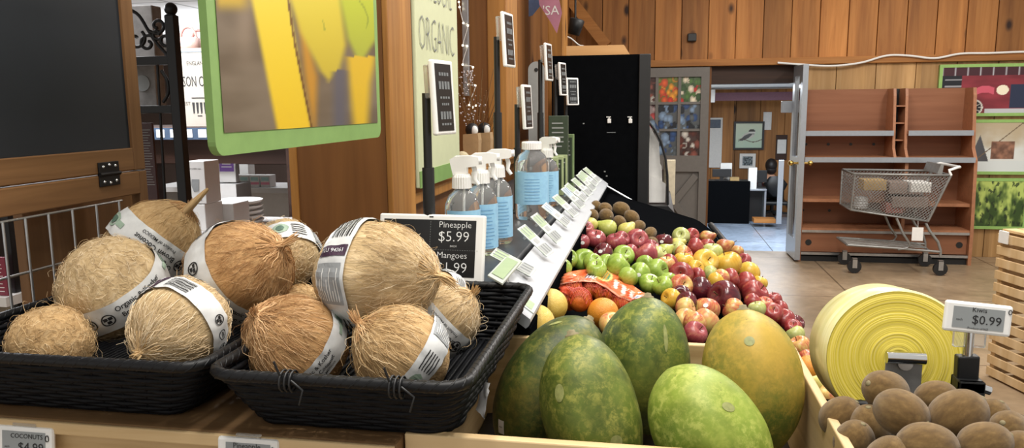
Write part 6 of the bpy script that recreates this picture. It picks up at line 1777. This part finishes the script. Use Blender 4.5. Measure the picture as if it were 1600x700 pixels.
FM = {
 'green': fruitmat('green_apple_skin', [(.35, '728c2e'), (.5, '8aa440'), (.65, 'a0b65c')], .28, spots='bccb8a'),
 'red': fruitmat('red_apple_skin', [(.33, '6b1c1e'), (.48, '8a2e2f'), (.60, 'a04840'), (.70, 'b98c50')], .3, spots='c08a70'),
 'pinkred': fruitmat('pink_red_apple_skin', [(.33, '742430'), (.5, '913c42'), (.62, 'a65a52'), (.72, 'b49a62')], .32, spots='c49a88'),
 'dark': fruitmat('dark_red_apple_skin', [(.3, '36101a'), (.5, '541a24'), (.68, '74302f')], .18, spots='8e5c58'),
 'gala': fruitmat('striped_apple_skin', [(.34, '9c3c30'), (.45, 'b65a42'), (.53, 'c48852'), (.62, 'cbac62'), (.72, 'c6bb6e')], .32, streak=(12, 12, .6)),
 'peach': fruitmat('yellow_red_apple_skin', [(.36, 'b4604a'), (.46, 'c68f58'), (.56, 'cdae66'), (.7, 'c8bb78')], .34, streak=(7, 7, 1)),
 'yellow': fruitmat('yellow_apple_skin', [(.35, 'bd8c24'), (.5, 'cfa63a'), (.68, 'd8bb5c')], .3),
 'pale': fruitmat('pale_green_apple_skin', [(.35, '98a352'), (.5, 'adb26c'), (.68, 'bfbe84')], .32),
 'pear': fruitmat('pear_skin', [(.35, '8c983f'), (.5, 'a6ad52'), (.68, 'bbbd6c')], .36, streak=(6, 6, 4), spots='84844a'),
 'yellowpear': fruitmat('yellow_pear_skin', [(.35, 'aba24a'), (.5, 'c2b862'), (.68, 'ccc47c')], .36, streak=(6, 6, 4)),
 'redpear': fruitmat('red_blushed_pear_skin', [(.36, '96442f'), (.48, 'b07040'), (.58, 'ba9854'), (.7, 'aea656')], .36, streak=(5, 5, 2)),
 'orange': fruitmat('orange_peel', [(.3, 'c87a1e'), (.5, 'd68c2c'), (.7, 'de9a3e')], .42, streak=(14, 14, 14)),
 'mandarin': fruitmat('mandarin_peel', [(.3, 'bc541a'), (.5, 'cc6622'), (.7, 'd4762e')], .4, streak=(14, 14, 14)),
 'grapefruit': fruitmat('yellow_citrus_peel', [(.3, 'c8a440'), (.5, 'd4b454'), (.7, 'dcc070')], .42, streak=(10, 10, 10)),
}
for k in ('orange', 'mandarin', 'grapefruit'):
    nt = FM[k].node_tree; tn = nt.nodes.new('ShaderNodeTexNoise'); tn.inputs['Scale'].default_value = 22; tc = nt.nodes.new('ShaderNodeTexCoord'); nt.links.new(tc.outputs['Object'], tn.inputs['Vector'])
    b = nt.nodes.new('ShaderNodeBump'); b.inputs['Strength'].default_value = .25; b.inputs['Distance'].default_value = .03; nt.links.new(tn.outputs[0], b.inputs['Height']); nt.links.new(b.outputs[0], nt.nodes['Principled BSDF'].inputs['Normal'])
def mesh_of(m, name, mat):
    o = m.build(name, mat); me = o.data; bpy.data.objects.remove(o); return me
def apple_mesh(mat, conic=.10):
    m = MB(); pr = [(0, .72)]
    for i in range(1, 20):
        a = PI*i/20; r = math.sin(a); z = math.cos(a)*.93
        z -= .34*math.exp(-((a)/.34)**2); z += .17*math.exp(-((PI-a)/.30)**2)
        r *= 1+.05*math.cos(a)+conic*.5*math.cos(a); pr.append((r*1.02, z))
    pr[0] = (0, .93-.34); pr.append((0, -.93+.17)); m.lathe(pr, 30)
    m.v = [(x*(1+.02*math.cos(5*math.atan2(y, x))*(z < -.3)), y*(1+.03*mnoise.noise(Vector((x, y, z)))), z) for x, y, z in m.v]
    return mesh_of(m, 'apple_skin', mat)
m = MB(); m.tube([(0, 0, .55), (.03, 0, .75), (.10, .02, .98)], [.045, .035, .05], 7); STEM = mesh_of(m, 'apple_stem', plain('brown_stem', '5a4222', .8))
m = MB(); m.lathe([(0, -.80), (.10, -.795), (.13, -.76), (.05, -.74), (0, -.74)], 10); CALYX = mesh_of(m, 'calyx', M['stemgrey'])
m = MB()
pr = smooth_path([Vector((r, 0, z)) for r, z in ((0, -.95), (.45, -.93), (.85, -.62), (1.0, -.1), (.82, .42), (.5, .85), (.33, 1.15), (.18, 1.3), (0, 1.32))], 3)
PEARP = [(max(p.x, 0) if 0 < i < len(pr)-1 else 0, p.z) for i, p in enumerate(pr)]
def pear_mesh(mat): m = MB(); m.lathe(PEARP, 26); m.v = [(x*(1+.05*mnoise.noise(Vector((x, y, z)))), y, z) for x, y, z in m.v]; return mesh_of(m, 'pear_skin', mat)
m = MB(); m.tube([(0, 0, 1.25), (.04, 0, 1.45), (.12, 0, 1.65)], [.05, .04, .055], 7); PSTEM = mesh_of(m, 'pear_stem', bpy.data.materials['brown_stem'])
def citrus_mesh(mat):
    m = MB(); pr = [(0, 1-.05)]
    for i in range(1, 22):
        a = PI*i/22; pr.append((math.sin(a), math.cos(a)*(.95)-.04*math.exp(-(a/.2)**2)+.05*math.exp(-((PI-a)/.2)**2)))
    pr.append((0, -.90)); m.lathe(pr, 30); return mesh_of(m, 'peel', mat)
m = MB(); m.lathe([(0, .93), (.06, .93), (.10, .915), (.05, .89), (0, .89)], 10); BUTTON = mesh_of(m, 'button', plain('citrus_button', '5f5a2a', .8))
MESH = {}
for k, f in FM.items():
    MESH[k] = pear_mesh(f) if 'pear' in k else citrus_mesh(f) if k in ('orange', 'mandarin', 'grapefruit') else apple_mesh(f)

# every fruit: pixel centre, radius in pixels, kind
F = [
 # far kiwis
 (931.5, 324, 10.5, 'kiwi'), (926, 337, 11, 'kiwi'), (946, 326, 10.5, 'kiwi'), (947, 337, 12.5, 'kiwi'), (971, 327, 13, 'kiwi'), (987, 339.5, 12, 'kiwi'), (968, 347, 11, 'kiwi'), (997, 354, 9.5, 'kiwi'), (1015.5, 365, 10.5, 'kiwi'), (1019, 381, 9, 'kiwi'),
 # pears near them
 (921, 351, 12, 'yellowpear'), (948.6, 356.5, 14, 'pear'), (979, 360, 13, 'yellowpear'),
 # pink red apples
 (915, 358, 11, 'pinkred'), (906.5, 379, 13, 'pinkred'), (930.5, 374, 14, 'pinkred'), (962, 379, 14, 'pinkred'), (971, 374, 11, 'pinkred'), (942.6, 396, 14.5, 'dark'), (995, 376, 16, 'pinkred'), (1009, 399, 17, 'pinkred'), (985, 395, 11, 'pinkred'), (1018, 387, 9, 'pinkred'),
 # green apples
 (887, 404.6, 11, 'green'), (912.6, 408, 17, 'green'), (926, 411, 13, 'green'), (932, 421, 10, 'green'), (948, 412, 9, 'green'), (974, 400, 15, 'green'), (966, 415, 17, 'green'), (999.5, 428, 16, 'green'), (1026, 423, 16.5, 'green'), (1008, 413, 12, 'green'), (981, 433, 14, 'green'), (1015, 444, 15, 'green'), (1035.5, 447, 13, 'green'), (1044.5, 441, 9, 'green'), (879, 421, 9, 'green'),
 # citrus in front
 (942, 489, 25, 'orange'), (860, 477, 21, 'grapefruit'), (838, 505, 14, 'grapefruit'), (956, 508, 13, 'peach'),
 # yellow apples
 (1068, 408.6, 14, 'yellow'), (1086.5, 420, 12, 'yellow'), (1101.5, 409.7, 18, 'yellow'), (1137, 413, 19, 'yellow'), (1170, 426, 15, 'yellow'), (1187, 442, 10, 'yellow'), (1118.6, 439.7, 12, 'yellow'), (1127, 434, 10, 'peach'), (1113, 394, 14, 'pale'), (1111, 428, 10, 'pale'),
 # mixed fruit at the far corner
 (1037, 378, 12.5, 'dark'), (1064, 369, 12, 'pale'), (1081, 368, 10, 'red'), (1104.7, 371, 11, 'redpear'), (1085.4, 387, 13.5, 'red'), (1058.6, 382, 10, 'yellowpear'), (1039, 392, 10, 'pear'), (1060.5, 390.5, 12, 'pale'), (1068, 398, 13, 'gala'), (1029.5, 398, 9.5, 'pale'), (1046, 410, 9, 'red'), (1041, 413, 10, 'peach'), (1131.5, 385, 12, 'redpear'), (1151, 393, 10, 'redpear'), (1162.6, 407, 10, 'pinkred'), (1104.7, 384, 9, 'red'),
 # red and striped apples in front
 (1063.8, 447, 16, 'gala'), (1064, 429, 17, 'red'), (1089, 432, 12, 'red'), (1094.6, 453, 18, 'dark'), (1049, 467, 12, 'yellow'), (1064, 462, 12, 'dark'), (1073, 472, 12, 'dark'), (1071, 482, 13, 'peach'), (1071, 500, 14, 'peach'), (1085, 505, 11, 'gala'), (1104, 484, 18, 'gala'), (1103, 502, 18, 'peach'), (1086, 521, 15, 'pinkred'), (1131.5, 465, 23, 'dark'), (1141, 435, 14, 'red'), (1165, 444, 17, 'red'), (1178.6, 459, 19, 'red'), (1176, 473, 13, 'red'), (1146, 484, 16, 'gala'), (1183, 483, 12, 'pale'),
 (1208, 469, 12, 'red'), (1207, 489, 14, 'red'), (1217, 484, 13, 'red'), (1224, 500, 16, 'red'), (1239, 512, 11, 'red'), (1244, 505, 9, 'dark'), (1243, 523, 13, 'pale'), (1249.5, 541, 15, 'gala'), (1262, 561, 12, 'gala'), (1265, 575, 13, 'orange'), (1283, 601, 17, 'yellowpear'), (1298, 616, 15, 'peach'), (1195, 476, 9, 'gala'),
]
mand = [(921, 453, 15.5), (943.5, 459, 14), (892, 449, 14), (888.6, 469, 14), (974, 473, 15), (906, 470, 14), (960, 462, 13)]
F += [(a, b, r, 'mandarin') for a, b, r in mand]
items = []
for (px, py, r, k) in F:
    p = on_heap(px, py); R = r*mpp(p)*(1.0 if k in ('kiwi', 'orange', 'mandarin', 'grapefruit') else 1.16)
    if k == 'kiwi': R = min(R, .032)
    mn = {'kiwi': .024, 'orange': .034, 'mandarin': .025, 'grapefruit': .036}.get(k, .027)
    if R < mn:                                         # the same fruit seen partly covered: keep a real size
        R = mn
    items.append([px, py, R, k, (p-EYE).length, ray(px, py).normalized(), R/(p-EYE).length])
# settle overlaps along each line of sight so that no two fruits share the same space
for it in range(80):
    mv = False
    for i in range(len(items)):
        for j in range(i):
            a, b = items[i], items[j]
            if abs(a[0]-b[0]) > 60 or abs(a[1]-b[1]) > 60: continue
            d = (EYE+a[5]*a[4])-(EYE+b[5]*b[4]); need = .86*(a[2]+b[2])
            if d.length < need:
                s = (need-d.length)*.30; mv = True
                near, far = (a, b) if a[1]+.15*a[0] > b[1]+.15*b[0] else (b, a)
                near[4] -= s*.6; far[4] += s*.6
    for a in items:
        q = on_heap(a[0], a[1]); base = (q-EYE).length
        a[4] = max(base-.10, min(base+.075, a[4])); a[2] = max(a[2], a[6]*a[4]) if False else a[2]
    if not mv: break
for a in items:
    if a[3] == 'kiwi':
        continue
DESC = {'kiwi': ('kiwi', 'brown kiwi', 'far kiwi heap'), 'yellowpear': ('pear', 'pale yellow pear', 'fruit heap'), 'pear': ('pear', 'speckled green pear', 'fruit heap'), 'redpear': ('pear', 'red blushed pear', 'far right edge of the heap'),
 'pinkred': ('apple', 'pinkish red apple', 'pink red apples'), 'dark': ('apple', 'dark red shiny apple', 'dark red apples'), 'green': ('apple', 'bright green apple', 'green apples'), 'orange': ('orange', 'loose orange', 'fruit heap'), 'grapefruit': ('grapefruit', 'yellow grapefruit', 'near end of the rail'),
 'peach': ('apple', 'yellow apple with red blush', 'blushed apples'), 'yellow': ('apple', 'golden yellow apple', 'golden yellow apples'), 'pale': ('apple', 'pale green yellow apple', 'pale apples'), 'red': ('apple', 'glossy red apple', 'red apples'), 'gala': ('apple', 'red and yellow striped apple', 'striped apples'), 'mandarin': ('mandarin', 'bagged mandarin', 'bagged mandarins')}
GRP = {'kiwi': 'kiwis heaped at the far end of the bin', 'green': 'green apples in the bin', 'mandarin': 'mandarins in the net bag', 'orange': 'loose oranges', 'grapefruit': 'yellow grapefruits'}
ROWN = ['front', 'second', 'third', 'fourth', 'fifth']
labels = {}
for k in DESC:
    idx = [i for i, f in enumerate(items) if f[3] == k]; idx.sort(key=lambda i: -items[i][1])
    nr = max(1, round(len(idx)/5)); per = math.ceil(len(idx)/nr) if idx else 1
    rows_ = [idx[q*per:(q+1)*per] for q in range(nr)]; rows_ = [r for r in rows_ if r]
    for ri, row in enumerate(rows_):
        row.sort(key=lambda i: items[i][0])
        for q, i in enumerate(row):
            d = DESC[k]
            nth = 'only one' if len(row) == 1 else ORD[q+1]+' from the left'
            rn = '' if len(rows_) == 1 else ' in the %s row' % ('back' if ri == len(rows_)-1 else ROWN[ri])
            if len(idx) == 1: labels[i] = {'orange': 'big loose orange in front of the mandarin bag'}.get(k, d[1]+' in the fruit heap')
            elif len(rows_) == 1: labels[i] = '%s, %s of its kind in the fruit bin' % (d[1], nth)
            else: labels[i] = '%s, %s, %s row of %s' % (d[1], nth, rn.split()[-2], d[2])
rf = random.Random(11)
m = MB(); m.quad(-.2, .2, -.16, .16); 
def sticker_on(t, ctr, R, k, nm='sticker'):
    v = (EYE-ctr).normalized(); off = (v+RT*rf.uniform(-.3, .3)+UP*rf.uniform(-.1, .4)).normalized()
    f = frame(ctr, RT, off); Ti = t.matrix_world.inverted()
    m = MB(Ti @ f); n_ = 6; vs = []; s = .0062
    for j in range(n_):
        for i in range(n_):
            x = (i/(n_-1)*2-1); y = (j/(n_-1)*2-1); x, y = x*math.sqrt(1-y*y/2)*s, y*math.sqrt(1-x*x/2)*s*.85
            vs.append((x, y, math.sqrt(max(0, (R*1.035)**2-x*x-y*y))))
    m.add(vs, [(j*n_+i, j*n_+i+1, (j+1)*n_+i+1, (j+1)*n_+i) for j in range(n_-1) for i in range(n_-1)], True); m.build(nm, M['paper'], t)
STICK = {(999.5, 428), (930.5, 374), (942.6, 396), (906.5, 379), (1037, 378), (1104, 484)}
SPH = []
for i, (px, py, R, k, dist, dr, _) in enumerate(items):
    c = EYE+dr*dist
    if k == 'mandarin': SPH.append((c, R))
    if k == 'kiwi':
        kiwi(c, R*.90, (rf.uniform(-1, 1), rf.uniform(-1, .2), rf.uniform(-.4, .8)), labels[i], GRP['kiwi']); continue
    cat, nm, _d = DESC[k]
    if 'pear' in k: ax = scr(rf.choice((-1, 1))*rf.uniform(.3, .9), rf.uniform(.2, .7), rf.uniform(-.2, .5))
    elif cat == 'apple': ax = scr(rf.gauss(0, .6), rf.uniform(.1, 1), rf.uniform(-.3, 1.0))
    else: ax = scr(rf.gauss(0, .5), rf.uniform(-.8, .3), rf.uniform(-.9, -.1)) if k == 'orange' else scr(rf.gauss(0, .6), rf.uniform(.2, 1), rf.gauss(0, .5))
    if (px, py) == (942, 489): ax = scr(.05, .72, -.72)
    if (px, py) in ((1101.5, 409.7), (1063.8, 447), (995, 376), (912.6, 408)): ax = scr(.15, .35, .93)
    T = frame(c, (rf.random(), rf.random(), rf.random()), ax)
    sR = R*.98 if 'pear' not in k else R*.90
    t = thing(cat, labels[i], cat, mat=T @ Matrix.Diagonal((sR, sR, sR, 1)), group=GRP.get(k, 'pears in the bin' if cat == 'pear' else 'mixed apples in the bin'))
    instance('skin' if cat in ('apple', 'pear') else 'peel', MESH[k], t)
    if cat == 'apple': instance('stem', STEM, t); instance('calyx', CALYX, t)
    elif cat == 'pear': instance('stem', PSTEM, t)
    else: instance('button', BUTTON, t)
    if (px, py) in STICK:
        bpy.context.view_layer.update(); sticker_on(t, c, sR, k)

# net bag with printed film over the mandarins
def hz(x, y):
    z = CAM_H-drop(x, y)-.02
    for c, R in SPH:
        d2 = (x-c.x)**2+(y-c.y)**2
        if d2 < (R*1.35)**2:
            z = max(z, c.z+math.sqrt(max(0, R*R-d2))+.0035 if d2 < R*R else c.z-(math.sqrt(d2)-R)*1.2)
    return z
def hz_s(x, y, e=.009):
    return max(hz(x, y), (hz(x+e, y)+hz(x-e, y)+hz(x, y+e)+hz(x, y-e))/4)
def on_bag(px, py, lift):
    d = ray(px, py); s = 1.2
    while s < 3.0:
        p = EYE+d*(s/d.y)
        if p.z < hz_s(p.x, p.y)+lift: return p
        s += .004
    return on_heap(px, py)
allx = [c.x for c, R in SPH]; ally = [c.y for c, R in SPH]
bx0, bx1, by0_, by1_ = min(allx)-.03, max(allx)+.035, min(ally)-.035, max(ally)+.035
t = thing('mandarin_bag', 'orange net bag of mandarins with a printed film band beside the rail', 'bag', ((bx0+bx1)/2, by0_, 1.1))
L = Vector(t.location)
m = MB(); nx, ny = 46, 40
def inside(x, y): return any((x-c.x)**2+(y-c.y)**2 < (R*1.12)**2 for c, R in SPH)
for sgn in (1, -1):
    for k in range(-ny, nx+ny, 1):
        run = []
        for j in range(ny+1):
            i = k+sgn*j if sgn > 0 else k-j+0
            x = bx0+(bx1-bx0)*i/nx; y = by0_+(by1_-by0_)*j/ny
            if inside(x, y): run.append(Vector((x, y, hz_s(x, y)+.001))-L)
            else:
                if len(run) > 1: m.tube(run, .0007, 3, caps=False)
                run = []
        if len(run) > 1: m.tube(run, .0007, 3, caps=False)
M['net'] = plain('red_orange_net', 'b8391c', .5)
m.build('net', M['net'], t)
def film(name, up, lowr, nu, nv, fn):
    vs = []; cols = []
    for j in range(nv+1):
        for i in range(nu+1):
            u = i/nu*(len(up)-1); a = min(int(u), len(up)-2); f = u-a
            U = (up[a][0]+(up[a+1][0]-up[a][0])*f, up[a][1]+(up[a+1][1]-up[a][1])*f); D_ = (lowr[a][0]+(lowr[a+1][0]-lowr[a][0])*f, lowr[a][1]+(lowr[a+1][1]-lowr[a][1])*f)
            v = j/nv; q = (D_[0]+(U[0]-D_[0])*v, D_[1]+(U[1]-D_[1])*v)
            p = on_bag(q[0], q[1], .006+.003*mnoise.noise(Vector((i*.35, j*.5, 3)))); vs.append(p); cols.append(fn(i/nu, v))
    # relax the sheet so that it drapes
    W = nu+1
    for _ in range(5):
        nv_ = [v.copy() for v in vs]
        for j in range(nv+1):
            for i in range(1, nu):
                k = j*W+i; e = (vs[k]-EYE).normalized(); av = ((vs[k-1]+vs[k+1])/2-vs[k]).dot(e); nv_[k] = vs[k]+e*min(0, av*.6)
        vs = nv_
    me = bpy.data.meshes.new(name); me.from_pydata([tuple(v-L) for v in vs], [], [(j*W+i, j*W+i+1, (j+1)*W+i+1, (j+1)*W+i) for j in range(nv) for i in range(nu)])
    a = me.color_attributes.new('print', 'FLOAT_COLOR', 'POINT')
    for k, c in enumerate(cols): a.data[k].color = tuple(lin(x) for x in c)+(1,)
    me.materials.append(M['film'])
    for p in me.polygons: p.use_smooth = True
    o = bpy.data.objects.new(name, me); COL.objects.link(o); o.parent = t; return o
_t = NT('printed_film'); _a = _t.node('ShaderNodeAttribute', attribute_name='print'); M['film'] = _t.out(_a, 'Color', .22)
def film_fn(u, v):
    c = mixc((.88, .34, .18), (.93, .52, .36), .5+.8*fbm(u*9, v*3))
    if u < .30: c = mixc(c, (.90, .62, .46), .6*(1-u/.3))
    d = math.hypot((u-.46)*4.2, v-.62)
    if .30 < u < .42 and .30 < v < .86: c = (.26, .20, .36) if ((u*40+v*2) % 1) < .62 else (.92, .86, .84)
    if d < .34: c = (.95, .88, .55) if d > .26 else ((.35, .55, .42) if (u*30) % 1 < .5 else (.93, .6, .2))
    if .55 < u < .86 and .25 < v < .75 and (math.sin(u*60+v*6) > .25): c = (.95, .88, .84)
    if .86 < u < .94 and .2 < v < .66: c = (.93, .94, .96) if not (.30 < v < .56 and .875 < u < .925) else (.35, .5, .72)
    if abs(v-.06) < .03: c = (.95, .75, .65)
    return c
film('film_band', [(866, 430), (890, 424), (920, 420), (946, 419), (966, 430), (985, 443), (1003, 456), (1016, 461)], [(868, 447), (884, 443), (905, 440), (930, 441), (950, 452), (966, 464), (982, 470), (1000, 466)], 80, 16, film_fn)
film('film_end', [(862, 441), (874, 443), (886, 449), (896, 457)], [(858, 450), (870, 452), (881, 458), (891, 465)], 30, 6, lambda u, v: (.95, .9, .88) if .12 < u < .3 and abs(v-.5) < .3 else ((.25, .08, .08) if u < .3 else mixc((.70, .22, .12), (.85, .4, .3), fbm(u*8, v*4)+.5)))
